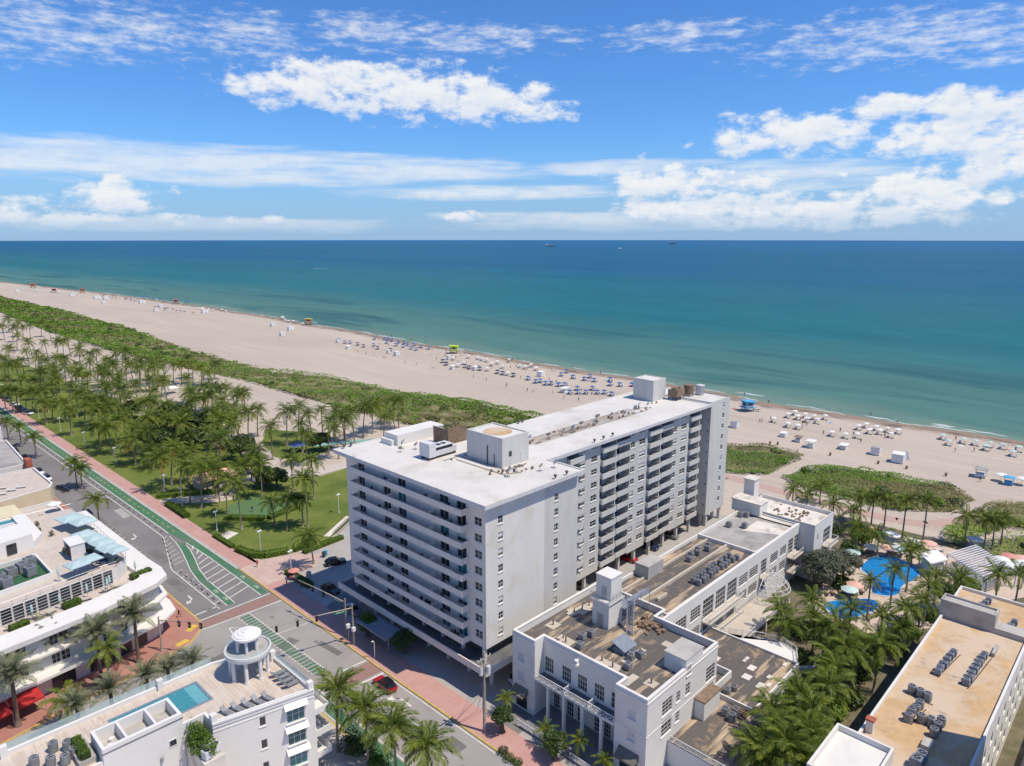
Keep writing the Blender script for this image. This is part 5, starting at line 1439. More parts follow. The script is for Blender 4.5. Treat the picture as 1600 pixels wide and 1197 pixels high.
child(rh, 'cornice', r, M['white_clean'])
for (x,y) in ((39.8,74.4),(28.5,77.0),(39.8,84.2),(26.6,88.6),(9.9,88.6),(36.6,87.6)):
    s = MB(); s.box(x-.35,x+.35,y-.35,y+.35,ZD,14.4); child(rh, 'pier', s, M['white_clean'])
g_ = MB(); g_.box(-4,33.3,88.85,88.88,13.55,14.4); g_.box(40.05,40.08,75,83.8,13.55,14.3); child(rh, 'glass_rail', g_, M['railglass'])
p_ = MB(); p_.add([(20.2,86.6,ZD+.012),(30.2,86.6,ZD+.012),(30.2,82.0,ZD+.012),(20.2,82.0,ZD+.012)], [(0,1,2,3)]); child(rh, 'pool_water', p_, M['pool_teal'])
p_ = MB(); rim(p_, [(19.9,81.7),(30.5,81.7),(30.5,86.9),(19.9,86.9)], ZD+.0, ZD+.06, .3); child(rh, 'pool_edge', p_, M['acblue'])
p_ = MB(); p_.add([(28.7,82.1,ZD+.02),(30.1,82.1,ZD+.02),(30.1,86.5,ZD+.02),(28.7,86.5,ZD+.02)], [(0,1,2,3)]); child(rh, 'pool_step', p_, M['glass_step'])
# open topped white service block
s = MB()
s.prism([(17.2,78.9),(25.7,78.9),(25.7,83.2),(17.2,83.2)], 4, 13.2)
for (a,b,c_,d) in ((17.2,25.7,78.9,79.35),(17.2,25.7,82.85,83.2),(17.2,17.55,79.35,82.85),(25.35,25.7,79.35,82.85),(19.7,19.95,79.35,82.85),(22.8,23.05,79.35,82.85)): s.box(a,b,c_,d,13.2,15.0)
so = child(rh, 'service_block', s, M['white_clean']); s = MB(); s.box(17.6,25.3,79.4,82.8,13.21,13.6); child(rh, 'well_floor', s, M['concrete'])
s = MB(); s.box(17.1,25.8,78.84,78.9,14.4,14.5); child(rh, 'drip_line', s, M['concrete_dark'])
reparent(window(None, 24.4, 78.87, 11.4, .9, .9, 'S', 1, 1), rh)
for x in (19.3,23.0):
    s = MB(); s.cyl(x,78.7,10.4,10.8,.16,n=8); s.cyl(x,78.7,10.1,10.38,.1,n=8); child(rh, 'wall_lamp', s, M['metal'])
s = MB(); s.cyl(18.4,80.4,13.6,14.2,.35,n=12); s.cyl(18.9,81.8,13.6,14.0,.3,n=12); child(rh, 'exhaust_fan', s, M['white_clean'])
# round pavilion: ring of columns, terrace, drum and dome
RX_, RY_ = 36.2, 83.6
rot = thing('rotunda', 'white domed rotunda on columns over the decked hotel roof', 'rotunda', (RX_,RY_,ZD))
for i in range(8):
    a = 6.283*i/8+.2; s = MB(); s.cyl(2.35*math.cos(a),2.35*math.sin(a),0,3.1,.24,n=12); s.cyl(2.35*math.cos(a),2.35*math.sin(a),0,.25,.32,n=12); s.obj('column', M['white_clean'], rot)
s = MB(); s.lathe(0,0,[(1.9,3.1),(2.85,3.1),(2.95,3.5),(2.95,3.85),(2.75,3.85),(2.7,3.6),(0,3.6)],36); s.obj('ring_terrace', M['white_clean'], rot)
s = MB(); s.cyl(0,0,3.605,3.63,2.65,n=32); s.obj('terrace_floor', M['concrete'], rot)
s = MB(); s.lathe(0,0,[(2.85,3.85),(2.85,4.5)],32); s.obj('glass_rail', M['railglass'], rot)
for i in range(6):
    a = 6.283*i/6; s = MB(); s.cyl(1.35*math.cos(a),1.35*math.sin(a),3.62,5.5,.19,n=10); s.obj('drum_column', M['white_clean'], rot)
s = MB(); s.lathe(0,0,[(1.2,5.4),(1.75,5.45),(1.85,5.55),(1.85,5.8),(1.65,5.86),(1.6,5.98),(1.15,6.04),(1.1,6.14),(.6,6.2),(.55,6.3),(.2,6.34),(.15,6.44),(.01,6.46)],28); s.obj('dome', M['white_clean'], rot, smooth=False)
s = MB(); s.cyl(.9,-.4,0,.6,.35,n=10); s.cyl(-.6,.8,0,.55,.3,n=10); s.obj('planter', M['sand_wall'], rot)
lb = 'grey cushioned sun lounger on rooftop deck along the cornice'
for (x,y,a) in ((30.4,77.6,.25),(31.6,77.4,.25),(32.8,77.1,.25),(34.0,76.9,.25),(35.2,76.6,.25)): lounger(x,y,ZD,a,lb,'loungers along rooftop cornice','acgrey')
lb = 'grey cushioned sun lounger on rooftop deck beyond the rotunda'
for (x,y,a) in ((38.6,80.4,1.57),(38.6,79.3,1.57),(38.6,78.2,1.57),(38.6,77.1,1.57)): lounger(x,y,ZD,a,lb,'loungers beyond the rotunda','acgrey')
shrub('bougainvillea', 'dense yellow green creeper mound between the white hotel walls', 'shrub', 26.9,77.0,10.6,1.5,3.4,2.8,2600,.15,M['hedge'],61)
s = MB(); s.box(25.75,28.15,73.5,79.0,.1,11.2); child(rh, 'light_well_roof', s, M['roofpale'])
for (x,y) in ((27.6,74.6),(26.8,75.4),(27.5,76.0),(26.4,74.2)): ac_unit(x,y,11.22,.9,1.1,'box',.2,'pale boxed condenser under the creeper on hotel light well','condensers in hotel light well','fascia')
for (x,y) in ((14.0,85.6),(15.2,84.7),(13.2,83.2),(14.4,82.4),(15.4,82.9),(11.9,84.4)): ac_unit(x,y,ZD,.95,1.2,'round',0,'silver round condenser on terrace behind the open white service block','condensers behind service block','acgrey')
s = MB(); s.box(15.2,16.9,80.4,84.6,ZD,13.7); child(rh, 'planter_box', s, M['concrete'])
hedge('clipped green hedge in planter against the white service block', [(16.0,80.5),(16.0,84.5)], 1.0, .8, 13.7, 90, .12, M['hedge'], 12)

# ------------------------------------------------------------------ streamlined corner block with eyebrow ledges
db = thing('streamline_block', 'white streamlined corner block with eyebrow ledges and roof terraces', 'building', (36,124,0))
def offs(poly, d):
    n = len(poly); out = []
    for i in range(n):
        p0, p1, p2 = Vector(poly[i-1]), Vector(poly[i]), Vector(poly[(i+1)%n])
        d1 = (p1-p0).normalized(); d2 = (p2-p1).normalized(); n1 = Vector((d1.y,-d1.x)); n2 = Vector((d2.y,-d2.x)); b = n1+n2
        out.append(tuple(p1 + b/max(.3,b.dot(n1))*d))
    return out
DBP = [(-8,114.6),(14.6,119.3),(28.4,121.4),(37.6,124.3),(39.4,125.8),(39.8,128.9),(39.4,134),(38.6,168),(-8,168)]
s = MB(); s.prism(DBP, .1, 10.4); child(db, 'wall', s, M['white'])
for z, d, h in ((3.6,2.2,.45),(6.9,1.2,.35)):
    s = MB(); s.prism(offs(DBP, d), z, z+h); child(db, 'eyebrow_ledge', s, M['white_clean'])
s = MB(); q = offs(DBP, 1.4); s.prism(q, 10.1, 10.9, bottom=True, top=False); ins = offs(DBP, -2.6)
k = len(q)
for i in range(k):
    j = (i+1)%k; s.quad((*q[i],10.9),(*q[j],10.9),(*ins[j],11.2),(*ins[i],11.2)); s.quad((*ins[i],11.2),(*ins[j],11.2),(*ins[j],10.5),(*ins[i],10.5))
child(db, 'roof_brow', s, M['white'])
s = MB(); s.add([(*p,10.52) for p in offs(DBP,-2.5)], [tuple(range(k))]); child(db, 'terrace_floor', s, M['terrace'])
# shopfront, shutters and windows along the cross street and the corner
def along(poly, i, t):
    a, b = Vector(poly[i]), Vector(poly[i+1]); return a+(b-a)*t, (b-a).normalized()
for i, ts in ((0,[.3,.35,.62,.67]),(1,[.1,.2,.52,.62,.92]),(2,[.1,.42,.72]),(5,[.4]),(6,[.03,.1,.17,.24,.31])):
    for t_ in ts:
        p, u = along(DBP, i, t_); nn = Vector((u.y,-u.x)); ang = math.atan2(u.y,u.x)
        reparent(window(None, p.x+nn.x*.05, p.y+nn.y*.05, 7.7, 1.3, 1.7, 'S', 2, 2, ang=ang), db)
        reparent(window(None, p.x+nn.x*.05, p.y+nn.y*.05, 4.5, 1.3, 1.7, 'S', 2, 2, ang=ang), db)
        reparent(window(None, p.x+nn.x*.05, p.y+nn.y*.05, .3, 2.0, 2.8, 'S', 2, 1, fm=M['metal_dark'], ang=ang, name='shopfront'), db)
# glazed roof storey with white grid, roof deck above it
UP = [(-8,121.8),(16.3,126.4),(34.2,129.5),(36.6,132.5),(36.6,166),(-8,166)]
s = MB(); s.prism(UP, 10.53, 13.3, 0, top=False); s.add([(*p,13.32) for p in UP], [tuple(range(6))], 1); child(db, 'roof_storey', s, [M['white_clean'], M['terrace']])
a, b = Vector(UP[1]), Vector(UP[2]); u = (b-a).normalized(); ang = math.atan2(u.y,u.x)
for i in range(10):
    p = a+u*(.95+i*1.72)+Vector((u.y,-u.x))*.06; reparent(window(None,p.x,p.y,10.6,1.6,2.6,'S',1,5,ang=ang,name='glazed_bay'), db)
a0 = Vector(UP[0]); u0 = (a-a0).normalized()
for i in range(6):
    p = a0+u0*(14+i*1.8)+Vector((u0.y,-u0.x))*.06; reparent(window(None,p.x,p.y,10.6,1.6,2.6,'S',1,5,ang=math.atan2(u0.y,u0.x),name='glazed_bay'), db)
gr = MB()
for i in range(5):
    for (x0,y0),(x1,y1) in ((UP[i],UP[i+1]),):
        L = math.hypot(x1-x0,y1-y0)
        for j in range(int(L/2)+1): gr.tube([(x0+(x1-x0)*j*2/L,y0+(y1-y0)*j*2/L,13.3),(x0+(x1-x0)*j*2/L,y0+(y1-y0)*j*2/L,14.3)],.03,4)
        gr.tube([(x0,y0,14.3),(x1,y1,14.3)],.03,4)
child(db, 'deck_railing', gr, M['metal'])
s = MB(); rim(s, [(17.2,131.2),(25.4,132.8),(25.2,143.6),(17,143)], 13.33, 14.2, .3); child(db, 'plant_wall', s, M['white_clean'])
s = MB(); s.add([(17.5,131.5,13.36),(25.1,133,13.36),(24.9,143.3,13.36),(17.3,142.7,13.36)], [(0,1,2,3)]); child(db, 'turf_patch', s, M['turf'])
for (x,y) in ((18.6,136.6),(20.4,137.8),(22.2,138.9),(23.6,140.4),(22.8,136.2),(19,134.2)): ac_unit(x,y,13.37,1.5,1.7,'box',.2,'big grey boxed chiller on green turf of corner block roof','chillers on the turf patch','acgrey')
s = MB(); s.prism([(12,146),(26,148.6),(26,156),(12,154)], 13.33, 16.2); s.prism([(-8,142),(12,144),(12,166),(-8,166)], 13.33, 15.2); child(db, 'penthouse', s, M['white_clean'])
for x0 in (19,22.5): reparent(window(None, x0, 147.2+(x0-19)*.19, 13.5, 1.6, 2.0, 'S', 2, 1, fm=M['metal_dark'], ang=.19), db)
s = MB(); s.prism([(26.0,148.6),(28.2,152),(28.2,166),(26.0,166)], 13.33, 14.6); child(db, 'stair_wall', s, M['white_clean'])
for i, (x0,x1,y0,y1) in enumerate(((18.5,27.0,158.6,162.0),(19.0,27.2,163.6,165.8))):
    s = MB(); rim(s, [(x0-.5,y0-.5),(x1+.5,y0-.5),(x1+.5,y1+.5),(x0-.5,y1+.5)], 13.33, 14.1, .5); child(db, 'pool_wall', s, M['white_clean'])
    s = MB(); s.add([(x0,y0,13.98),(x1,y0,13.98),(x1,y1,13.98),(x0,y1,13.98)], [(0,1,2,3)]); child(db, 'pool_water', s, M['pool_teal'])
for i in range(8):
    s = MB(); s.box(29.5,29.7,137.6+i*.5,137.7+i*.5,13.33,16.0); child(db, 'pergola_slat', s, M['wood'])
s = MB(); s.box(29.3,31.6,137.4,137.6,13.33,16.1); s.box(29.3,31.6,141.6,141.8,13.33,16.1); s.box(29.2,31.7,137.3,141.9,16.1,16.25); child(db, 'pergola_frame', s, M['white_clean'])
for i, (x,y,r_) in enumerate(((33.6,154.5,2.1),(33.0,143.5,1.7),(33.8,140.2,1.7),(34.2,137.0,1.7),(34.4,133.6,1.7),(28.4,130.4,1.6),(30.6,131.2,1.6),(35.0,131.5,1.5),(34.8,150.8,2.0))):
    parasol(x,y,13.33,r_,2.7,'aqua','square pale aqua parasol on deck of the streamlined corner block','aqua deck parasols',True,rz=.18)
for i, (x,y) in enumerate(((20.4,125.3),(24.4,126.1),(28.6,126.9),(32.2,127.4),(25.6,130.4),(31.6,126.6),(37.2,130.0))):
    parasol(x,y,10.53 if i != 4 else 13.33,1.6,2.6,'umbteal','closed pale teal parasol on terrace of the streamlined block','closed terrace parasols',closed=True)
rl = random.Random(9)
for i in range(11):
    x = 17.5+i*1.75; y = 123.6+(x-14)*.19+rl.uniform(-.3,.5)
    if i % 3 != 1: lounger(x,y,10.53,rl.uniform(1.2,2.0),'beige cushioned lounger on the brow terrace of streamlined block','brow terrace loungers','sand_wall')
for i in range(12):
    lounger(31.8+rl.uniform(-1,2.6),132+i*1.05,13.33,rl.uniform(1.3,1.9),'dark blue lounger under the aqua deck parasols','blue deck loungers','navy')
for i, (x,y,L) in enumerate(((17.0,123.6,2.6),(24.6,125.4,2.6),(35.8,128.2,3.6))):
    hedge('bright clipped hedge in planter on the brow terrace, %s' % ('beside the hotel end','halfway along the glazed bays','round the corner end')[i], [(x,y),(x+L*.98,y+L*.19)], 1.3, 1.0, 10.53, 130, .13, M['hedge'], 30+i)
for i in range(9):
    shrub('planter_shrub','small leafy shrub on deck of the streamlined corner block','shrub',28.5+rl.uniform(0,7),131+i*3.6,13.33,.7,.7,1.1,160,.13,M['hedge' if i%2 else 'leaf'],70+i,'deck shrubs on streamlined block',3,False)
# awnings and a red car by the kerb on the cross street
M['redawn'] = mat('red_canvas', (.42,.02,.02), .8, .15, 1.0)
aw = thing('red_awning', 'bright red canvas awning over cafe front on the cross street', 'awning', (9,113.8,0))
for i in range(3):
    x0 = 6.0+i*4.2; s = MB(); y0 = 117.3+(x0-14)*.2
    s.add([(x0,y0,3.2),(x0+4,y0+.8,3.2),(x0+4.4,y0-1.8,2.6),(x0+.4,y0-2.6,2.6),(x0+.4,y0-2.6,2.35),(x0+4.4,y0-1.8,2.35)], [(0,1,2,3),(3,2,5,4)]); child(aw, 'canvas', s, M['redawn'])
    s = MB(); s.tube([(x0+.4,y0-2.6,.14),(x0+.4,y0-2.6,2.6)],.05,6); s.tube([(x0+4.4,y0-1.8,.14),(x0+4.4,y0-1.8,2.6)],.05,6); child(aw, 'post', s, M['metal'])

# ------------------------------------------------------------------ low houses further up the avenue
def simple_block(name, label, poly, z, m_wall, m_roof, par=.6):
    cx, cy = poly[0]; t = thing(name, label, 'building', (cx,cy,0))
    s = MB(); s.prism(poly, .1, z, 0, top=False); s.add([(*p,z-.35) for p in (poly if sum(poly[i][0]*poly[(i+1)%len(poly)][1]-poly[(i+1)%len(poly)][0]*poly[i][1] for i in range(len(poly))) > 0 else poly[::-1])], [tuple(range(len(poly)))], 1)
    child(t, 'wall', s, [m_wall, m_roof])
    s = MB(); rim(s, poly, z-.4, z+.002, .35, outer=False); rim(s, poly, z+.003, z+.1, .4); child(t, 'parapet', s, M['white_clean'])
    return t
ob = simple_block('orange_house', 'low orange house with planted white roof terrace beside corner block', [(6,169),(38.2,170.5),(38,188),(6,186)], 8.6, M['pink_wall'], M['terrace'])
s = MB(); s.box(8,30,178,186,8.3,10.6); child(ob, 'upper_storey', s, M['cream'])
for x in range(10,30,4): reparent(window(None, x, 177.97, 8.6, 1.4, 1.6, 'S', 2, 2), ob)
for i in range(6): shrub('terrace_shrub','green shrub along roof terrace of the orange house','shrub',31+i*1.1,171.5+(i%3)*2.5,8.3,.9,.9,1.5,200,.14,M['hedge'],90+i,'shrubs on the orange house',3,False)
parasol(36.6,181,8.3,1.5,2.4,'umbwhite','white parasol on roof terrace of the orange house','parasol on orange house')
yb = simple_block('cream_house', 'cream parapeted house with red tiled upper storey and sun terrace', [(4,197),(30,199.5),(40.6,202.5),(42.0,206),(41.8,224),(4,222)], 7.6, M['cream'], M['terrace'])
s = MB(); s.box(6,27,206,217,7.3,11.4); child(yb, 'upper_storey', s, M['cream'])
for x in (10,14,18,22,25): reparent(window(None, x, 205.97, 8.0, 1.5, 2.2, 'S', 2, 3), yb)
s = MB(); s.add([(5.4,205.4,11.3),(27.6,205.4,11.3),(24.5,208.6,13.0),(8.5,208.6,13.0)], [(0,1,2,3)]); s.add([(27.6,205.4,11.3),(27.6,217.6,11.3),(24.5,214.4,13.0),(24.5,208.6,13.0)], [(0,1,2,3)]); s.add([(5.4,217.6,11.3),(27.6,217.6,11.3),(24.5,214.4,13.0),(8.5,214.4,13.0)], [(3,2,1,0)]); child(yb, 'tiled_roof', s, M['red_tile'])
s = MB(); s.box(8.6,24.4,208.7,214.3,12.2,12.3); child(yb, 'roof_well', s, M['roofgrey'])
for (x,y) in ((31,206),(33.4,207.4),(35.6,208.4),(32,211)): lounger(x,y,7.26,1.2,'white lounger on sun terrace of the cream house','cream house loungers','cloth_white')
gb = simple_block('grey_roof_house', 'low house with curved white gable and grey ribbed roof on the avenue', [(2,226),(41.5,229),(42.8,262),(2,258)], 7.6, M['white'], M['roofgrey'])
s = MB(); s.box(40.6,42.0,226.4,229.4,.1,9.4); child(gb, 'red_pier', s, M['red_tile'])
g2 = simple_block('glazed_house', 'pale house with tall white glazed front far along the avenue', [(4,270),(43.5,272),(43.5,296),(4,294)], 9.5, M['white'], M['roofpale'])
for y in range(273,294,3): reparent(window(None, 43.55, y, 1, 2.2, 7.5, 'E', 2, 4), g2)
for i,(y0,y1,z) in enumerate(((305,330,9),(338,368,11),(376,410,8),(420,470,12))):
    simple_block('avenue_house', ('pale flat roofed house beyond the glazed house','tall cream house further along avenue','low white house past the cream one','big pale house at end of avenue row')[i], [(2,y0),(43,y0),(43,y1),(2,y1)], z, M[('white','cream','white','sand_wall')[i]], M['roofpale'])

# ------------------------------------------------------------------ vegetation
def frond_geo(mb, L, arch, droop, pairs, lw, ll, rr, T=None, m=0, twist=0.0, vshape=.35):
    """one pinnate leaf along +x: arching midrib with two rows of hanging leaflets"""
    T = T or Matrix.Identity(4)
    pts = []; x = z = 0.0; a = arch
    n = 9
    for i in range(n):
        pts.append(Vector((x,0,z)))
        x += L/n*math.cos(a); z += L/n*math.sin(a); a -= droop/n*(1+.6*i/n)
    pts.append(Vector((x,0,z)))
    def at(t):
        f = t*n; i = min(int(f), n-1); return pts[i].lerp(pts[i+1], f-i), (pts[i+1]-pts[i]).normalized()
    for i in range(n):
        p, q = pts[i], pts[i+1]; r = .05*(1-i/n)+.012
        mb.quad(T@(p+Vector((0,-r,0))), T@(q+Vector((0,-r*.9,0))), T@(q+Vector((0,r*.9,0))), T@(p+Vector((0,r,0))), m)
    for k in range(pairs):
        t = .10 + .9*(k+.5)/pairs
        p, d = at(min(t,.995))
        l = ll*(math.sin(math.pi*min(1,(t*.9+.08)))**.6)*rr.uniform(.85,1.1)
        up = Vector((-d.z,0,d.x))
        for s in (-1,1):
            side = Vector((0,s,0))
            dirv = (d*rr.uniform(.45,.75) + side*.8 + up*rr.uniform(vshape-.45,vshape)*.5 - Vector((0,0,1))*rr.uniform(.15,.5)).normalized()
            w = d*lw
            tip = p + dirv*l - Vector((0,0,l*.12))
            mid = p + dirv*l*.5
            mb.quad(T@(p-w*.5), T@(mid-w*.6), T@(tip), T@(mid+w*.6), m)
_rv = random.Random(77)
FROND = {}
def frond_set(kind):
    if kind in FROND: return FROND[kind]
    out = []
    for i in range(7):
        mb = MB()
        if kind == 'coco': frond_geo(mb, _rv.uniform(4.6,5.4), .25+.05*i, 1.05+.12*i, 28, .17, 1.15, _rv)
        elif kind == 'dry': frond_geo(mb, _rv.uniform(3.4,4.0), -.2, 1.5, 26, .09, .8, _rv)
        else: frond_geo(mb, _rv.uniform(3.6,4.3), .55, .75+.1*i, 34, .10, .75, _rv, vshape=.9)
        out.append(mb.data('frond', M['palm'] if kind == 'coco' else (M['palm_dry'] if kind == 'dry' else M['date'])))
    FROND[kind] = out
    return out
def trunk_data(h, r0, r1, lean, m, n=8):
    t = MB(); pts = []; rs = []
    for i in range(7):
        k = i/6; pts.append((lean[0]*k*k, lean[1]*k*k, h*k)); rs.append(r0*(1.55 if i == 0 else 1)*(1-k)+r1*k)
    t.tube(pts, rs, n)
    return t.data('trunk', m, True), pts[-1]
def near_palm(x, y, z0, h, label, group, kind='coco', lean=(0,0), s=1.0, seed=1, n=24, dry=2):
    """palm with each frond a leaf of its own"""
    rr = random.Random(seed)
    t = thing('coconut_palm' if kind == 'coco' else 'date_palm', label, 'palm tree', (x,y,z0), 0, group)
    td, top = trunk_data(h, .2 if kind == 'coco' else .3, .13 if kind == 'coco' else .24, lean, M['bark'] if kind == 'coco' else M['bark_dark'])
    link('trunk', td, t)
    hd = MB(); hd.lathe(top[0],top[1],[(.12,h-.5),(.3,h-.15),(.26,h+.2),(.05,h+.45)],9)
    hd.obj('crown_heart', M['palm_dry'] if kind == 'coco' else M['bark'], t)
    fs = frond_set(kind)
    for i in range(n):
        e = i/n
        f = link('frond', fs[rr.randrange(7)], t, top)
        el = rad(76 - 95*e + rr.uniform(-8,8)) if kind == 'coco' else rad(80 - 85*e + rr.uniform(-6,6))
        f.rotation_euler = (rr.uniform(-.25,.25), -el+.25, i*2.4 + rr.uniform(-.25,.25))
        k = s*rr.uniform(.85,1.08)*(1-.15*(e < .15)); f.scale = (k,k,k)
    for i in range(dry if kind == 'coco' else 0):
        f = link('frond', frond_set('dry')[rr.randrange(7)], t, (top[0],top[1],h-.25))
        f.rotation_euler = (rr.uniform(-.2,.2), rad(38)+rr.uniform(0,.4), rr.uniform(0,6.28)); k = s*rr.uniform(.75,.95); f.scale = (k,k,k)
    if kind == 'coco':
        nt = MB()
        for i in range(5): a = rr.uniform(0,6.28); nt.lathe(top[0]+.3*math.cos(a), top[1]+.3*math.sin(a), [(.02,h-.1),(.12,h-.2),(.13,h-.33),(.02,h-.45)], 7)
        nt.obj('coconut_cluster', M['palm_dry'], t)
    return t
CROWN = []
def crown_variants():
    if CROWN: return CROWN
    rr = random.Random(5)
    for v in range(6):
        mb = MB(); n = 24
        for i in range(n):
            e = i/n; el = rad(78 - 100*e + rr.uniform(-9,9))
            T = Matrix.Rotation(i*2.4+rr.uniform(-.3,.3),4,'Z') @ Matrix.Rotation(-el+.3,4,'Y') @ Matrix.Rotation(rr.uniform(-.25,.25),4,'X')
            frond_geo(mb, rr.uniform(4.2,5.2), .3, 1.15+rr.uniform(-.2,.4), 16, .19, 1.1, rr, T, m=1 if (e > .86 and rr.random() < .5) else 0)
        CROWN.append(mb.data('crown', [M['palm'], M['palm_dry']]))
    return CROWN
TRUNK = {}
def far_palm(x, y, z0, h, label, group, seed=0, s=1.0):
    rr = random.Random(seed)
    t = thing('coconut_palm', label, 'palm tree', (x,y,z0), 0, group)
    hq = round(h*2)/2; lv = rr.randrange(5)
    if (hq,lv) not in TRUNK:
        TRUNK[(hq,lv)] = trunk_data(hq, .23, .15, ((0,0),(1.1,.4),(-.8,.9),(.3,-1.2),(1.6,.2))[lv], M['bark'], 6)
    td, top = TRUNK[(hq,lv)]
    link('trunk', td, t)
    c = link('crown', crown_variants()[rr.randrange(6)], t, top, rr.uniform(0,6.28))
    k = s*rr.uniform(.74,1.25); c.scale = (k,k,k*rr.uniform(.92,1.1))
    return t

# the four big palms on the west pavement, in the foreground
for i, (x,y,h,lb,dr) in enumerate(((44.5, 76.5, 9.2, 'tall coconut palm beside the balconies of the rooftop pool hotel', 2), (45.7, 71.0, 8.6, 'coconut palm with one long orange dying frond by green lane', 3),
        (46.7, 66.1, 8.2, 'coconut palm with yellow inner fronds over the green cycle lane', 3), (47.9, 61.0, 7.2, 'low broad coconut palm at south end of the pavement row', 1))):
    near_palm(x, y, .14, h, lb, 'pavement palms by the pool hotel', 'coco', ((.3,-.1),(.1,.3),(-.2,.1),(.2,.2))[i], .95, 100+i, 24, dr)
# date palms along the cross street
for i, ((x,y),(u,v)) in enumerate((((32.8, 118.5),(0,0)),((21.8, 122.3),(0,0)),((15.0, 114.5),(0,0)),((26.8, 117.2),(0,0)))):
    near_palm(x, y, .14, (8.4,8.2,8.0,8.2)[i], ('tall grey green date palm nearest the rounded corner of streamlined block','grey green date palm in front of the middle windows','grey green date palm beside the red awning','grey green date palm close beside a coconut palm')[i], 'date palms on cross street', 'date', (.1,.1), 1.12, 200+i, 34)
near_palm(26.8, 113.0, .14, 7.6, 'slim coconut palm between the date palms on cross street', 'coconut palms on cross street', 'coco', (.2,0), .72, 210, 20, 1)
near_palm(20.1, 108.8, .14, 4.2, 'short bushy coconut palm at the kerb near the red awning', 'coconut palms on cross street', 'coco', (0,.1), .78, 211, 20, 1)
for i, (x,y) in enumerate(((23.4, 98.8),(27.9, 98.3),(30.7, 98.0),(33.7, 97.0),(19.2, 98.0))):
    near_palm(x, max(y,90.4), .14, 9.3, 'date palm crown rising just behind the glass rail of rooftop deck', 'date palms behind rooftop rail', 'date', (0,0), .85, 220+i, 26)
# avenue palms on the west side
for i, (x,y,h) in enumerate(((45.6, 182.7,8.0),(50.9, 221.4,7.5),(51.6, 219.1,6.0),(49.9, 261.6,7.0),(49.7, 280.1,7.0),(48.1, 290.6,7.0))):
    near_palm(x, y, .14, h, ('palm standing alone on kerb beside the aqua parasols','taller of the paired palms near the orange house','shorter of the paired palms near the orange house','palm beside the red pier on the avenue','palm in front of the grey ribbed roof','palm by the glazed house on avenue')[i], 'avenue west side palms', 'coco', (0,0), .8, 230+i, 20, 1)
# tall garden and lawn palms that show their fronds
LB = 'tall coconut palm on the open lawn near the white apartment block'
for i, (bx,by,cy,s) in enumerate(((68.3, 185.6,10.5,.85),(72.8, 177.7,9.5,.8),(71.1, 169.5,10,.85),(69.9, 159.1,11,.9),(83.5, 175.4,9.5,.85),(91.5, 173.4,9.5,.85),(81.2, 147.4,13,.9),(92.8, 164.3,11,.85),(77.6, 151.1,7.5,.85),(76.5, 155.1,6.5,.8),(81.3, 150.1,6.8,.8),(72.3, 130.0,7.0,.85),(74.9, 190.6,9.5,.85))):
    near_palm(bx, by, .12, cy, LB if i not in (8,9,10,11) else 'shorter yellowing coconut palm on the lawn beside apartment block' if i != 11 else 'leaning coconut palm in the hedge at the plaza corner', 'lawn palms near apartment block' if i not in (8,9,10,11) else 'short lawn palms' if i != 11 else 'plaza corner palm', 'coco', (.4*(i%3)-.4,.3*(i%2)) if i != 11 else (-1.6,-1.0), s, 300+i, 22, 2 if i in (8,9,10) else 1)
PARK = [(69.5, 230.1,9.5),(72.3, 224.5,5),(111.5, 234.2,9.5),(112.5, 215.0,13),(102.2, 205.5,11),(67.6, 258.4,9),(71.2, 264.4,8),(65.5, 283.0,8.5),(67.0, 314.0,7),(144.4, 345.8,8),(119.0, 474.2,8),(64.6, 332.7,9)]
PARK += [(x,y,10) for x,y in ((115.4, 478.1),(111.9, 478.0),(108.9, 477.3),(105.2, 484.9),(96.9, 482.4),(125.2, 586.6),(124.9, 560.6),(126.4, 554.1),(117.9, 583.4),(113.2, 599.0),(114.6, 631.7),(103.6, 587.9),(105.1, 571.2),(112.7, 578.3),(98.1, 524.0),(81.6, 460.7),(76.0, 411.6),(88.3, 435.2),(89.3, 452.7),(78.2, 409.3),(83.8, 398.4),(78.5, 381.9),(95.4, 402.1),(94.6, 387.2),(100.3, 386.5),(105.1, 381.5),(105.1, 368.8),(114.2, 377.3),(117.7, 368.4),(123.6, 362.3),(109.9, 354.1),(96.3, 354.3),(90.8, 359.9),(127.5, 353.2),(128.9, 346.6),(137.1, 359.0),(121.8, 346.6),(132.7, 342.7),(134.3, 336.1),(120.1, 355.7))]
PARK += [(x,y,10.5) for x,y in ((114.9, 269.4),(118.5, 265.6),(117.7, 256.7),(107.1, 243.6),(106.8, 231.6),(121.0, 222.3),(126.9, 216.2),(128.7, 211.6),(130.2, 207.4),(131.1, 202.5),(136.4, 205.0),(142.0, 207.5),(147.8, 210.1),(153.8, 212.9),(152.3, 205.4),(141.1, 192.2),(135.0, 190.9),(120.1, 211.4),(112.8, 205.4),(106.7, 191.9),(118.0, 197.8),(117.2, 190.6),(123.7, 196.6),(103.4, 266.8),(107.3, 265.8),(96.4, 257.5),(93.2, 245.7),(97.4, 241.4),(105.3, 251.2),(73.4, 230.6),(70.3, 203.7),(73.7, 200.2),(68.8, 193.4),(87.8, 211.4),(93.3, 215.4),(82.1, 201.5),(66.8, 200.4),(69.0, 180.0))]
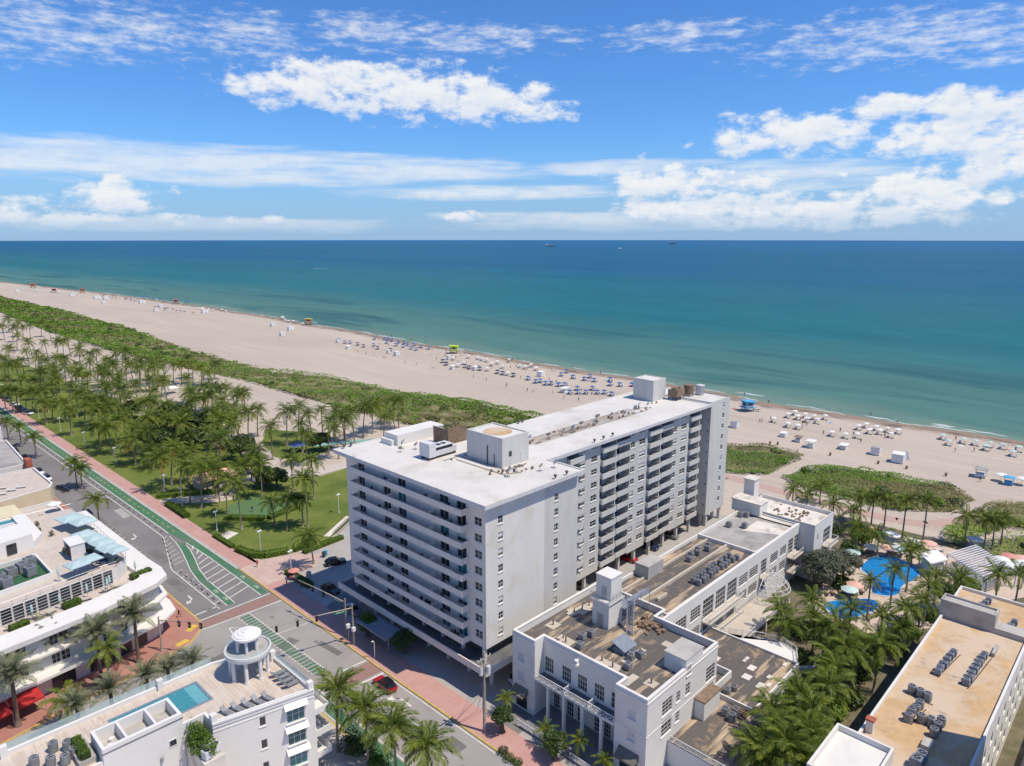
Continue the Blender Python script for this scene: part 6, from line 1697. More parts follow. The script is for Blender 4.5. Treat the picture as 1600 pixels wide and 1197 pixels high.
PARK += [(x,y,9) for x,y in ((69.3, 306.7),(76.0, 296.7),(77.7, 291.9),(79.3, 281.3),(86.1, 292.5),(74.7, 249.5),(73.3, 240.6),(58.6, 335.7),(58.0, 346.9),(60.5, 337.3),(62.8, 334.8),(68.9, 328.5),(74.2, 309.6),(72.2, 291.6),(63.9, 373.6),(69.0, 372.5),(70.8, 358.3),(77.3, 355.6),(79.0, 338.0),(82.5, 328.8),(86.9, 318.8),(94.1, 322.4),(97.3, 311.6),(99.7, 298.4),(89.3, 276.8),(111.6, 324.3),(72.2, 256.8),(76.7, 262.2),(63.3, 306.8),(70.2, 439.3),(58.4, 379.3))]
rk_ = random.Random(12); tries = 0
while len(PARK) < 190 and tries < 4000:      # the grove is dense: more trunks wherever there is room
    tries += 1
    x, y = rk_.uniform(66,128), rk_.uniform(182,420)
    if x > 66 + (y-182)*.35 + 24 and y < 260: continue
    if 72 < x < 84 and 190 < y < 200: continue
    if all(math.hypot(x-p[0],y-p[1]) > 4.2 for p in PARK): PARK.append((x,y,rk_.uniform(7.5,12)))
def park_zone(x, y):
    if y > 420: return 'coconut palm at the far end of the palm grove'
    if x > 128: return 'coconut palm on bare sand close to the dune belt'
    if x < 72: return 'coconut palm on lawn strip next to the pink pavement'
    if y > 330: return 'coconut palm in the middle of the far palm grove'
    if y > 262: return 'coconut palm in grove between far lawn and sand'
    if x > 104: return 'coconut palm beside the painted teal promenade'
    if y > 215: return 'coconut palm around the broad dark park tree'
    return 'coconut palm near the sand coloured park pavilion'
for i, (x,y,h) in enumerate(PARK):
    z_ = park_zone(x,y)
    far_palm(x, y, .1, h*(.9+.2*((i*7)%5)/5), z_, z_.replace('coconut palm','palms'), 400+i)
# palm garden round the hotel pools
GARD = [(x,y,h,s) for x,y,h,s in ((119.1, 41.0,7,.8),(112.1, 43.6,7,.8),(111.4, 34.0,8,.9),(106.2, 30.7,8,.95),(109.8, 27.4,8.5,.95),(131.7, 35.4,8,.6),(139.4, 33.7,8,.75),(148.4, 33.3,9,.75),(136.6, 27.3,8,.8),(144.8, 27.6,7,.8),(146.9, 24.3,7,.85),(152.9, 19.2,7,.85),(156.6, 16.5,7,.8),(122.2, 30.4,7,.7),(124.9, 27.8,8,.85),(121.7, 27.3,6,.8),(110.3, 30.3,7,.85),(104.0, 32.4,7,.85),(89.8, 31.3,8,.95),(94.4, 29.0,8,.95),(109.4, 41.7,6,.8),(113.6, 38.4,7,.85),(112.0, 36.2,6.5,.85),(100.3, 30.5,7,.85),(85.6, 33.5,7,.9),(79.2, 28.7,8,1.0),(82.4, 27.4,8,1.0),(87.5, 28.5,8,.95),(82.6, 31.1,7,.9),(105.4, 29.5,7,.85),(79.5, 26.8,7,1.0),(77.5, 30.3,6,.95),(83.9, 26.1,7,.95),(78.6, 32.5,6,.9),(88.8, 31.7,6,.85),(132.0, 27.0,7,.8),(122.0, 35.5,6.5,.8))]
for i, (x,y,h,s) in enumerate(GARD):
    z_ = ('lush palm leaning over the large curving pool' if x > 140 and y > 30 else 'lush palm between the smaller pool and the stained block' if x > 124 else 'lush palm beside the white railed sun terrace' if x > 112 else 'lush palm crowding the alley side of the stained roof block' if y < 28 else 'lush palm behind the low annexes')
    near_palm(x, y, .05, h, z_, z_.replace('lush palm','palms'), 'coco', (.3*((i%3)-1),.3*((i%2)-.5)), s*.92, 600+i, 19, i%3 == 0)
for i, ((bx,by),h) in enumerate((((175.2, 41.5),9.5),((175.1, 37.2),11),((177.0, 46.1),8.5),((175.6, 48.6),8),((178.9, 52.2),7),((169.8, 50.9),6),((171.5, 56.2),6),((185.5, 64.5),5),((182.0, 30.3),7),((182.6, 26.5),7),((186.5, 24.0),7),((184.0, 25.2),6.5),((157.7, 46.1),7),((161.5, 42.8),5),((163.0, 36.3),4),((177.5, 68.6),5),((175.4, 64.1),5))):
    near_palm(bx, by, .05, h, 'slender coconut palm by the beach walk behind the dunes' if h > 6.9 else 'low coconut palm at back of the dune scrub', 'palms along the beach walk' if h > 6.9 else 'low palms behind dunes', 'coco', (1.0,.2) if i < 4 else (.3,.2), .8, 700+i, 18, 0)
for i, ((x,y),h,lb) in enumerate((((66.1, 65.2),2.6,'small palm beside the alley wall of colonnade hotel'),((65.4, 56.7),2.4,'potted palm on porch step of the colonnade hotel'),((66.7, 51.7),2.6,'small palm at the porch of colonnade hotel'),((66.6, 47.3),2.2,'small palm below the south pavilion of colonnade hotel'))):
    near_palm(x, y, .15, h, lb, 'small porch palms', 'coco', (0,0), .42, 740+i, 16, 0)

# broad-leaved trees: limbs and many small leaf faces in uneven clumps
def tree(x, y, h, r, label, m, seed, group=None, n=5200, ls=.34, name='shade_tree', trunk=None):
    rr = random.Random(seed); t = thing(name, label, 'tree', (x,y,.1), 0, group)
    tk = MB(); th = h*.34
    tk.tube([(0,0,0),(.1,.1,th*.6),(0,.2,th)],[.42,.32,.3],8)
    cr = MB(); lob = 13
    for i in range(lob):
        a = i*2.4; k = r*.72*math.sqrt((i+.4)/lob); zc = h*(.55+.24*math.cos(k/r*1.9)+rr.uniform(-.1,.1))
        cx, cy = k*math.cos(a), k*math.sin(a)
        tk.tube([(0,.2,th*.95),(cx*.45,cy*.45,th+(zc-th)*.55),(cx*.9,cy*.9,zc-.2)],[.18,.11,.04],5)
        s = r*rr.uniform(.32,.46)
        clump(cr, cx, cy, zc, s, s, s*rr.uniform(.75,1.0), n//lob, ls, rr, .6)
    tk.obj('trunk', M['bark_dark'], t); cr.obj('crown', m, t)
    return t
tree(93.1, 260.9, 11, 8.5, 'broad dark spreading tree in middle of the lawn park', M['leaf'], 1, n=7000, ls=.42)
tree(95.7, 241.7, 10, 7.5, 'dark spreading tree joined to the broad one in the park', M['leaf'], 2, n=5200, ls=.42)
tree(94.3, 210.6, 8.5, 5.6, 'rounded dark tree by the promenade end of the park', M['leaf'], 3)
tree(91.3, 197.6, 6.5, 4.2, 'smaller dark tree tucked under lawn palms', M['leaf'], 4, n=3200)
tree(90.0, 179.5, 6, 3.6, 'compact green tree between lawn palms and promenade', M['leaf'], 5, n=3000)
tree(83.7, 259.4, 8, 5.0, 'dark tree at the avenue side of the broad park tree', M['leaf'], 6, n=3600)
tree(87.2, 230.6, 8, 5.2, 'green spreading tree behind the park pavilion', M['leaf'], 31, n=4000, ls=.4)
tree(106.5, 252.5, 8, 5.0, 'rounded green tree between the dark park trees and promenade', M['leaf'], 32, n=4000, ls=.4)
tree(88.7, 292.2, 7.5, 4.6, 'mid green tree among palms of the far lawn', M['leaf'], 33, n=3400, ls=.4)
tree(88.7, 183.3, 6, 3.8, 'low spreading green tree beside the play surface', M['leaf'], 34, n=3400, ls=.32)
tree(117.4, 201.9, 6.5, 4.0, 'dark tree at foot of promenade palms beside apartment block', M['leaf'], 35, n=3400, ls=.32)
tree(79.9, 238.2, 8, 5.4, 'dark broad tree among lawn palms near the park path', M['leaf'], 36, n=4200, ls=.4)
tree(138.6, 46.4, 8, 4.6, 'silver green feathery tree at the corner of hotel wing', M['grey_leaf'], 7, n=6500, ls=.26)
tree(144.7, 44.2, 7, 3.6, 'darker silver green tree beside the pool path', M['grey_leaf'], 8, n=3600, ls=.26)
tree(63.1, 62.9, 4.2, 1.7, 'round clipped green tree on pavement beside the utility pole', M['leaf'], 9, n=3200, ls=.15)
tree(64.3, 53.9, 4.4, 2.0, 'leafy green tree in front of the hotel columns', M['leaf'], 10, n=3400, ls=.16)
tree(65.5, 88.8, 4.6, 2.4, 'bushy tree with yellow lower leaves beside the entrance roof', M['leaf'], 11, n=3800, ls=.16)
tree(64.2, 97.9, 4.4, 2.0, 'yellow green bushy tree behind the traffic mast', M['hedge'], 12, n=3000, ls=.16)
shrub('pavement_shrub','dark leafy shrub bed under the pavement palms','shrub',46.7, 74.7,.14,2.2,3.0,2.2,2400,.16,M['leaf'],21)
shrub('pavement_shrub','rounded green shrub at foot of low broad palm','shrub',46.9, 70.5,.14,1.6,2.0,1.6,1200,.16,M['hedge'],22)
for i, (u) in enumerate(((158.9, 47.5),(166.7, 54.5),(156.3, 55.0),(165.8, 47.7),(141.8, 43.5),(118.9, 41.6),(118.9, 37.1),(112.7, 30.3),(105.3, 29.7),(99.7, 30.1),(118.7, 31.8),(124.6, 28.5),(131.7, 28.4),(109.4, 38.8),(108.0, 35.1),(99.6, 36.8),(140.2, 27.4),(152.3, 27.0),(156.4, 24.6),(88.7, 28.2),(88.4, 33.9),(81.6, 32.6))):
    shrub('garden_shrub','dense leafy undergrowth shrub beneath the garden palms' if i % 3 else 'bright green undergrowth shrub beneath the garden palms','shrub',*u,.05,2.4+.3*(i%3),2.4+.3*(i%2),2.4+.5*(i%4),1500,.24,M['leaf' if i%3 else 'hedge'],800+i,'undergrowth in pool garden' if i % 3 else 'bright undergrowth in pool garden',5,False)
shrub('croton','bright yellow croton bush beside the pool path','shrub',169.7, 48.1,.05,1.6,1.6,2.6,900,.2,M['yleaf'],41)
shrub('croton','yellow leaved bush at the arbour end of the gallery','shrub',144.0, 43.9,.05,1.2,1.2,1.6,500,.18,M['yleaf'],42)
# hedges of the park and plaza
hg = ['long curving bright hedge at the plaza corner of lawn','short bright hedge beside the park drive','hedge edging lawn along the pink pavement','hedge at the mouth of the park path','hedge on far side of the park path','hedge round the green play surface','hedge between play surface and lawn','low hedge strip before the apartment forecourt','kerbside hedge of the forecourt drive']
hd = [[(63.9,148.5),(64.6,143.5),(66.6,140.9),(71.5,139.2)],[(72.6,139.0),(78.6,139.2)],[(63.8,150.5),(63.6,160)],[(63.6,189),(63.6,176)],[(63.6,196.6),(69,193.5),(75.5,189.2)],[(70,168.5),(76.5,160.6)],[(77.5,160.4),(86.8,161.8)],[(66.2,130.2),(66.4,121)],[(73.5,136.2),(84,137.0)]]
for i, p in enumerate(hd):
    hedge(hg[i], p, (1.6,1.5,1.0,1.6,1.6,1.6,1.4,1.4,1.3)[i], (1.15,1.1,.7,1.0,1.0,1.0,1.0,.9,.9)[i], .12, 150, .17, M['hedge'], 900+i, 'clipped park hedges')
for i, (x,y) in enumerate(((60.2, 59.8),(59.9, 58.4),(60.1, 57.0))):
    shrub('clipped_shrub','small round clipped shrub in kerb planting near hotel porch','shrub',x,y,.14,.8,.8,.9,420,.1,M['leaf'],950+i,'clipped shrubs at the kerb',1,False)

# dune belt: hummocky ground covered with low leaves, scrub and sea-grape mounds
DUNES = [('dune_belt','green belt of dune plants between park and open beach', [(142,811),(136,609),(138,497),(144,408),(153,342),(154,300),(155.7,246),(158.5,207),(164,186),(178,160),(190,150),(198,160),(201,184),(202,211),(199,236),(192,259),(189,309),(176,343),(173,443),(185,596),(186,775),(181,1021),(176,1300),(138,1300)]),
  ('dune_patch','rounded patch of dune scrub beside the white apartment block', [(192,150),(186,118),(190,95),(197,84.6),(221,82.6),(226,88),(226,99),(218,108),(206,126),(200,150)]),
  ('dune_patch','wide patch of dune scrub between the two beach paths', [(199,81),(219,75.6),(223,57),(223.5,41),(217,35),(203,37.2),(193.5,48),(193,62),(195.5,76)]),
  ('dune_patch','patch of dune scrub beyond the beach path with palms', [(187.5,36),(202,34.5),(218,31.5),(224,25),(228,0),(232,-40),(212,-40),(207,10),(200,25),(190,28),(180,30),(178.5,33.5)]),
  ('dune_patch','leafy strip of scrub between beach walk and pool garden', [(180,28),(192,26),(200,20),(204,0),(206,-40),(180,-40),(178,10)])]
def hfield(x, y):
    return .75 + .55*np.sin(x*.21+1.3*np.sin(y*.07)) * np.cos(y*.16+.8*np.sin(x*.11)) + .35*np.sin(x*.55+y*.31) + .3*np.sin(y*.47-x*.2)
for di, (nm, lb, poly) in enumerate(DUNES):
    rng = np.random.default_rng(40+di)
    xs = [p[0] for p in poly]; ysd = [p[1] for p in poly]
    x0, x1, y0, y1 = min(xs), max(xs), min(ysd), max(ysd)
    g = MB(); st = 4.0 if di == 0 else 2.5
    idx = {}
    P2 = [Vector(p) for p in poly]
    def edge_d(x, y):
        d = 1e9
        for i in range(len(P2)):
            a, b = P2[i], P2[(i+1)%len(P2)]; ab = b-a; t = max(0, min(1, ((x-a.x)*ab.x+(y-a.y)*ab.y)/ab.length_squared))
            d = min(d, math.hypot(x-a.x-ab.x*t, y-a.y-ab.y*t))
        return d
    gx_ = np.arange(x0-st, x1+st, st); gy_ = np.arange(y0-st, y1+st, st*1.5 if di == 0 else st)
    H = {}
    for a, x in enumerate(gx_):
        for b, y in enumerate(gy_):
            if pip(x, y, poly):
                H[(a,b)] = (x, y, float(hfield(x,y))*min(1, edge_d(x,y)/3.5)*.8+.05)
            else: H[(a,b)] = None
    for key, p in H.items():
        if p is not None: idx[key] = len(g.v); g.v.append(p)
    for (a,b) in list(idx):
        q = [(a,b),(a+1,b),(a+1,b+1),(a,b+1)]
        if all(k in idx for k in q): g.f.append(tuple(idx[k] for k in q)); g.mi.append(0)
    n = {0: 90000, 1: 20000, 2: 20000, 3: 18000, 4: 11000}[di]
    px_ = rng.uniform(x0, x1, n*3); py_ = rng.uniform(y0, y1, n*3) if di else y0 + (y1-y0)*rng.uniform(0,1,n*3)**2.1
    kept = 0
    for i in range(n*3):
        x, y = float(px_[i]), float(py_[i])
        if not pip(x, y, poly): continue
        kept += 1
        if kept > n: break
        hh = float(hfield(np.float64(x),np.float64(y)))
        far = max(1.0, y/330) if di == 0 else 1.0
        s = (.42 if di == 0 else .24)*rng.uniform(.6,1.4)*far
        mound = max(0.0, math.sin(x*.13+y*.045+2*math.sin(y*.021)) - .45)*2.6*(1 if di < 2 else .45)
        z = max(.05, hh*.8 + rng.uniform(-.1,.32) + mound*rng.uniform(.55,1.0))
        e = min(1.0, min(abs(x-x0), abs(x1-x))/2 + .6)
        nx_, ny_, nz_ = rng.normal(0,.38), rng.normal(0,.38), 1.0
        nv = Vector((nx_,ny_,nz_)).normalized(); t = nv.orthogonal().normalized(); t.rotate(Matrix.Rotation(rng.uniform(0,6.28),3,nv)); b = nv.cross(t)
        p = Vector((x,y,z))
        scr = math.sin(x*.085+.6*math.sin(y*.05)+1.7*(di > 0)) + .8*math.sin(y*.09+x*.05) + rng.normal(0,.45) + (.35 if x > x0+(x1-x0)*.6 and di == 0 else 0)
        g.quad(p-t*s, p-b*s*.6, p+t*s, p+b*s*.6, 1 if (scr > (1.0 if di == 0 else .15) and mound < .25) else 2)
    rc = random.Random(60+di)          # sea-grape and bay-cedar mounds standing out of the low cover
    for _ in range({0: 150, 1: 12, 2: 16, 3: 18, 4: 14}[di]):
        for _t in range(40):
            x = rc.uniform(x0,x1); y = (y0+(y1-y0)*rc.random()**1.9) if di == 0 else rc.uniform(y0,y1)
            if pip(x,y,poly) and edge_d(x,y) > 1.5: break
        else: continue
        rr_ = rc.uniform(1.6,4.6) if di == 0 else rc.uniform(1.0,2.4); q0 = len(g.f)
        clump(g, x, y, .9, rr_, rr_*rc.uniform(.8,1.6), rc.uniform(.9,1.9), 190 if y < 420 else 90, .34 if y < 420 else .6, rc, .75)
        mm_ = rc.choice((2,2,3,3,4)); g.mi[q0:] = [mm_]*(len(g.f)-q0)
    o = g.obj(nm, [mat('dune_soil', (.20,.18,.085), .95, .3, .3), M['scrub'], M['dune'], M['leaf'], M['hedge']])
    stuff(tag(o, lb, 'dune plants'))

# ------------------------------------------------------------------ people
def skin_body(pose):
    """one continuous figure grown over a jointed skeleton"""
    J = {'pel':(0,0,.95,.15),'sp':(0,.01,1.15,.135),'ch':(0,.0,1.36,.16),'nk':(0,0,1.50,.06),'hd':(0,.02,1.62,.095),'ht':(0,.01,1.73,.075)}
    st = {'stand':.04,'walk':.28}[pose]
    for s, n in ((-1,'l'),(1,'r')):
        f = st*s
        J['sh'+n] = (s*.19,0,1.42,.062); J['el'+n] = (s*.25,-f*.35,1.14,.046); J['wr'+n] = (s*.26,-f*.75+.04,.92,.034); J['ha'+n] = (s*.26,-f*.85+.06,.82,.036)
        J['hp'+n] = (s*.10,0,.88,.10); J['kn'+n] = (s*.11,f*.7+.03,.50,.068); J['an'+n] = (s*.11,f*1.05-.02,.09,.046); J['to'+n] = (s*.12,f*1.05+.15,.035,.04)
    E_ = [('pel','sp'),('sp','ch'),('ch','nk'),('nk','hd'),('hd','ht')]
    for n in 'lr': E_ += [('ch','sh'+n),('sh'+n,'el'+n),('el'+n,'wr'+n),('wr'+n,'ha'+n),('pel','hp'+n),('hp'+n,'kn'+n),('kn'+n,'an'+n),('an'+n,'to'+n)]
    ks = list(J); me = bpy.data.meshes.new('skeleton')
    me.from_pydata([J[k][:3] for k in ks], [(ks.index(a),ks.index(b)) for a,b in E_], [])
    o = bpy.data.objects.new('skeleton', me); COL.objects.link(o)
    o.modifiers.new('skin','SKIN'); o.modifiers.new('sub','SUBSURF').levels = 1
    for i, k in enumerate(ks):
        r = J[k][3]; me.skin_vertices[0].data[i].radius = (r,r); me.skin_vertices[0].data[i].use_root = (k == 'pel')
    dg = bpy.context.evaluated_depsgraph_get(); dg.update()
    out = bpy.data.meshes.new_from_object(o.evaluated_get(dg))
    bpy.data.objects.remove(o); return out
_pp = {}
def person(x, y, z, rz, label, group, pose='stand', top='cloth_red', low='cloth_dark'):
    key = (pose, top, low)
    if key not in _pp:
        if pose not in _pp: _pp[pose] = skin_body(pose)
        me = _pp[pose].copy(); me.name = 'person'
        for m in ('skin', top, low, 'hair'): me.materials.append(M[m])
        for p in me.polygons:
            c = p.center
            p.material_index = 3 if (c.z > 1.66 or (c.z > 1.56 and c.y < -.02 and abs(c.x) < .12)) else 0 if c.z > 1.47 else (1 if (c.z > .98 and (abs(c.x) < .23 or c.z > 1.2)) else 2 if (c.z > .55 and abs(c.x) < .22) else 0)
            p.use_smooth = True
        _pp[key] = me
    t = link('person', _pp[key], None, (x,y,z), rz)
    tag(t, label, 'person', group)
    return t
TOPS = ['cloth_red','cloth_blue','cloth_white','skin','cloth_dark','skin']; LOWS = ['cloth_dark','cloth_blue','cloth_red','cloth_dark']
rp = random.Random(17)
SAND = [(242.6, 366.6),(241.3, 355.9),(240.6, 346.6),(240.4, 337.1),(241.2, 336.2),(240.0, 316.0),(240.8, 306.4),(238.8, 290.4),(239.6, 289.6),(238.1, 256.9),(237.0, 246.5),(235.8, 231.2),(233.5, 229.3),(233.7, 215.8),(233.6, 212.1),(233.4, 193.5),(234.8, 186.5),(255.1, 113.7),(255.6, 113.1),(287.2, 124.7),(263.8, 50.0),(268.2, 45.5),(235.2, 37.4),(226.0, 87.1),(283.8, 331.2),(283.6, 313.8)]
for i, (x,y) in enumerate(SAND):
    person(x, y, .0, rp.uniform(0,6.28), 'small figure walking across the open sand', 'walkers on the sand', 'walk', TOPS[i%6], LOWS[i%4])
EDGE = [(297.2, 491.4),(304.2, 484.1),(312.7, 452.7),(299.8, 386.8),(300.9, 385.7),(299.1, 370.1),(306.0, 328.7),(283.9, 331.1),(279.3, 240.4),(294.9, 239.1),(291.6, 217.5),(296.5, 140.2),(298.3, 98.5),(309.3, 87.0),(289.8, 75.0),(279.5, 53.3),(299.3, 545.1),(292.4, 664.6),(295.3, 605.8),(289.1, 730.9),(306.7, 412.3),(301.3, 343.3),(288.9, 263.9),(296.8, 192.6)]
for i, (x,y) in enumerate(EDGE):
    s = shore(y); person(min(x, s+4), y, -.5 if x > s-2 else -.3 if x > s-6 else -.05, rp.uniform(0,6.28), 'small figure standing at the edge of the surf', 'bathers at the water edge', 'stand', TOPS[(i+2)%6], LOWS[i%4])

# ------------------------------------------------------------------ beach furniture
rb_ = random.Random(31)
def beach_set(x, y, kind, group):
    """a parasol with two loungers in its shade"""
    cols = {'blue':('blueumb','blueumb'),'navy':('navy','navy'),'white':('umbwhite','sandcloth'),'teal':('umbteal','sandcloth')}
    u, l = cols[kind]
    parasol(x, y, 0, rb_.uniform(1.15,1.35) if kind in ('blue','navy') else rb_.uniform(.95,1.15), 2.2, u, {'blue':'royal blue beach parasol standing among the blue loungers','navy':'dark navy beach parasol beside blue loungers','white':'white beach parasol over pale loungers on the sand','teal':'pale teal beach parasol near the shore'}[kind], group+' parasols', rz=rb_.uniform(0,1), tilt=rb_.uniform(-.12,.12), name='beach_parasol')
    a = rb_.uniform(-1.9,-1.3)
    for d in (-.7,.7):
        lounger(x+d*.3+rb_.uniform(-.2,.2), y+d*1.2, 0, a, {'blue':'royal blue lounger on the open sand','navy':'dark navy lounger on the open sand','white':'white lounger on the open sand','teal':'white lounger beside a pale teal parasol'}[kind], group+' loungers', l)
BLUE = [(282.1, 405.1),(287.0, 400.0),(286.7, 395.9),(284.9, 389.1),(282.6, 378.8),(283.5, 373.8),(281.8, 367.4),(283.0, 362.2),(280.8, 352.8),(281.1, 344.9),(277.2, 384.4),(274.6, 370.9),(274.7, 363.0),(273.2, 353.1),(272.3, 346.7),(264.7, 381.2),(261.4, 417.7),(257.9, 404.4),(260.3, 401.9),
        (253.0, 233.3),(249.9, 225.2),(252.5, 224.7),(249.9, 218.7),(251.6, 216.9),(252.0, 212.3),(253.9, 210.3),(272.1, 227.7),(280.6, 231.3),(271.3, 219.0),(271.3, 212.1),(278.2, 214.2),(272.3, 206.5),(278.8, 202.0),(270.1, 195.6),(272.3, 191.2),(276.4, 187.0),(251.4, 200.5),(245.2, 195.2),(247.6, 192.7),(256.2, 195.6),(251.3, 188.9),(253.5, 186.6),(252.5, 182.0),(242.6, 197.9)]
NAVY = [(259.0, 391.0),(256.9, 381.4),(258.6, 368.3),(259.6, 356.2),(254.1, 269.2),(254.2, 256.2),(253.6, 251.8),(253.8, 244.2),(255.6, 301.3),(251.5, 293.8),(253.7, 280.4),(252.6, 276.1)]
WHITE = [(268.0, 310.1),(265.2, 303.5),(252.1, 284.8),(275.9, 302.0),(276.8, 294.7),(275.3, 290.0),(274.1, 276.2),(283.1, 275.9),(274.3, 259.1),(254.8, 273.9),(255.5, 265.1),(254.2, 248.7),(280.1, 255.8),(275.0, 247.5),(273.5, 254.5),(274.2, 285.1),(267.7, 274.3),(266.4, 264.5),(259.8, 288.2),
         (269.2, 108.9),(275.3, 108.4),(269.0, 104.8),(274.1, 103.8),(267.6, 100.7),(273.5, 100.1),(268.4, 97.1),(276.5, 97.1),(258.7, 109.9),(255.1, 102.9),(255.1, 99.1),(269.8, 82.5),(274.6, 81.4),(267.1, 77.9),(273.5, 77.5),(268.8, 74.9),(273.5, 73.8),(267.0, 70.8),(274.4, 70.4),(255.1, 82.0),(254.2, 86.5),(257.9, 79.0)]
TEAL = [(277.1, 56.9),(270.5, 53.6),(276.7, 50.6),(276.9, 47.0),(277.8, 42.9),(272.6, 43.0),(278.2, 39.3),(271.2, 35.3),(278.4, 34.9)]
for x, y in BLUE: beach_set(x, y, 'blue', 'blue beach club')
for x, y in NAVY: beach_set(x, y, 'navy', 'navy beach club')
for x, y in WHITE: beach_set(x, y, 'white', 'white beach club')
for x, y in TEAL: beach_set(x, y, 'teal', 'shore beach club')
# far sets: single parasols where the loungers are too small to see
fx = [((228.5, 1135.5),(254.5, 986.2),22,'umbteal'),((269.0, 943.8),(271.2, 831.9),14,'navy'),((290.3, 895.6),(304.4, 775.6),24,'blueumb'),((257.1, 745.2),(264.1, 669.2),10,'navy'),((280.7, 702.7),(289.8, 658.9),10,'umbwhite'),((297.4, 574.5),(289.5, 517.2),7,'umbwhite')]
for (a, b, n, m) in fx:
    for i in range(n):
        t = i/(n-1); x = a[0]+(b[0]-a[0])*t+rb_.uniform(-5,5); y = a[1]+(b[1]-a[1])*t+rb_.uniform(-8,8)
        parasol(x, y, 0, 1.3, 2.3, m, {'umbteal':'pale teal parasol in the farthest beach rows','navy':'dark navy parasol in the far beach rows','blueumb':'blue parasol in far row close to the surf','umbwhite':'white parasol in the far beach rows'}[m], 'far parasols '+m, name='beach_parasol')
_ht = {}
def hut(x, y, w, d, h, rz, label, group=None, kind='box', m='umbwhite', roof='umbwhite'):
    t = thing('beach_hut' if kind == 'box' else 'beach_kiosk', label, 'hut', (x,y,0), rz, group)
    b = MB()
    if kind == 'box':
        b.box(-w/2,w/2,-d/2,d/2,.15,h); b.obj('wall', M[m], t)
        b = MB(); b.box(-w/2-.1,w/2+.1,-d/2-.1,d/2+.1,h,h+.12); b.obj('roof', M[roof], t)
        b = MB(); b.box(-w*.2,w*.2,-d/2-.03,-d/2,.2,h*.85); b.obj('door', M['fascia'], t)
        b = MB()
        for s in (-1,1): b.box(-w/2,w/2,s*d*.3-.1,s*d*.3+.1,0,.15)
        b.obj('skid', M['wood'], t)
    else:
        for sx in (-1,1):
            for sy in (-1,1):
                b = MB(); b.box(sx*w*.46-.06,sx*w*.46+.06,sy*d*.46-.06,sy*d*.46+.06,0,h); b.obj('post', M['umbwhite'], t)
        b = MB(); b.box(-w*.6,w*.6,-d*.6,d*.6,h,h+.12); b.add([(-w*.6,-d*.6,h+.12),(w*.6,-d*.6,h+.12),(w*.6,d*.6,h+.12),(-w*.6,d*.6,h+.12),(0,0,h+.5)], [(0,1,4),(1,2,4),(2,3,4),(3,0,4)]); b.obj('roof', M[roof], t)
        b = MB(); b.box(-w*.42,w*.42,-d*.42,d*.42,.05,1.0); b.obj('counter', M[m], t)
    return t
HUTS = [(241.4, 117.1,3.4,3.0,2.6,'box','white storage hut with dark lid near the blue lifeguard tower','roofgrey'),(242.2, 98.8,3.6,2.4,1.6,'box','low white locker box on sand behind pale parasols','umbwhite'),(241.8, 78.0,4.2,2.6,1.6,'kiosk','white low tent kiosk on the middle sand','umbwhite'),(242.4, 68.1,3.6,3.2,2.8,'box','white hut with dark lid on the middle sand','roofgrey'),(238.8, 60.3,4.6,4.0,3.2,'box','largest white hut standing beside a blue frame','umbwhite'),
        (239.5, 92.4,3.0,2.4,2.0,'kiosk','brown roofed kiosk on sand near the dune path','wood'),(235.5, 86.6,3.4,3.0,2.6,'kiosk','tall flat roofed white kiosk near the dune path','umbwhite'),(240.6, 38.3,4.0,3.4,2.8,'kiosk','dark roofed kiosk on sand beyond the wide dune patch','roofgrey'),(238.4, 31.0,2.8,2.8,2.4,'kiosk','blue framed kiosk between two white parasols','skyblue'),
        (252.1, 339.7,4.6,3.6,2.8,'box','white hut with a long boardwalk mat among blue parasols','umbwhite'),(254.3, 351.0,2.6,2.6,2.2,'box','small white hut next to the boardwalk hut','umbwhite'),(264.9, 307.0,3.0,2.6,2.8,'box','narrow white hut below the lime tower','umbwhite'),(246.4, 282.6,3.6,3.0,2.2,'kiosk','white canopy kiosk among the navy loungers','umbwhite'),(264.8, 235.2,3.8,3.4,2.8,'box','white hut at shore side of the blue beach club','umbwhite'),(244.1, 202.2,4.6,3.2,2.4,'kiosk','white canopy kiosk in middle of the blue beach club','umbwhite'),(257.8, 412.8,3.4,3,2.4,'box','white hut at start of the far blue rows','umbwhite'),(247.1, 384.0,4,3,2.0,'kiosk','white canopy kiosk beside far navy loungers','umbwhite'),
        (267.6, 493.9,7,4,3,'box','long white hut on the far sand','umbwhite'),(247.3, 469.0,5,4,3,'box','square white hut inland of the long one','umbwhite'),(269.6, 525.8,5,4,3,'box','white hut behind the orange tower','umbwhite'),(252.2, 271.1,3,2.6,2.2,'box','small white hut in the pale lounger rows','umbwhite'),(274.8, 666.2,9,5,3.2,'box','long white tent on the distant sand','umbwhite'),(269.1, 812.2,9,5,3.2,'box','distant white tent beside navy parasols','umbwhite'),(253.4, 908.7,10,6,3.5,'box','distant white marquee on the far beach','umbwhite'),(257.8, 892.0,8,6,3.5,'box','second distant marquee on the far beach','umbwhite'),(266.9, 753.8,6,4,3,'box','distant white hut inland of blue rows','umbwhite'),(247.4, 711.2,6,4,3,'box','most inland of the distant white huts','umbwhite'),(240.4, 841.9,5,4,3,'box','distant white hut below the marquees','umbwhite'),(243.9, 969.8,8,5,3,'box','very distant white tent by the red tower','umbwhite'),(215.0, 1101.0,7,5,3,'box','farthest white hut on the beach','umbwhite')]
for (x,y,w,d,h,k,lb,rf) in HUTS: hut(x,y,w*(.82 if y < 250 else .62),d*(.82 if y < 250 else .62),h*.9,.1,lb,None,k,'umbwhite' if rf != 'skyblue' else 'skyblue',rf)
b = MB(); band([(0,0),(9,-5)], 1.2, .03, b); tag(b.obj('beach_mat', M['concrete'], loc=(255.3, 336.3,0)), 'pale roll-out boardwalk mat leading from white hut', 'mat')
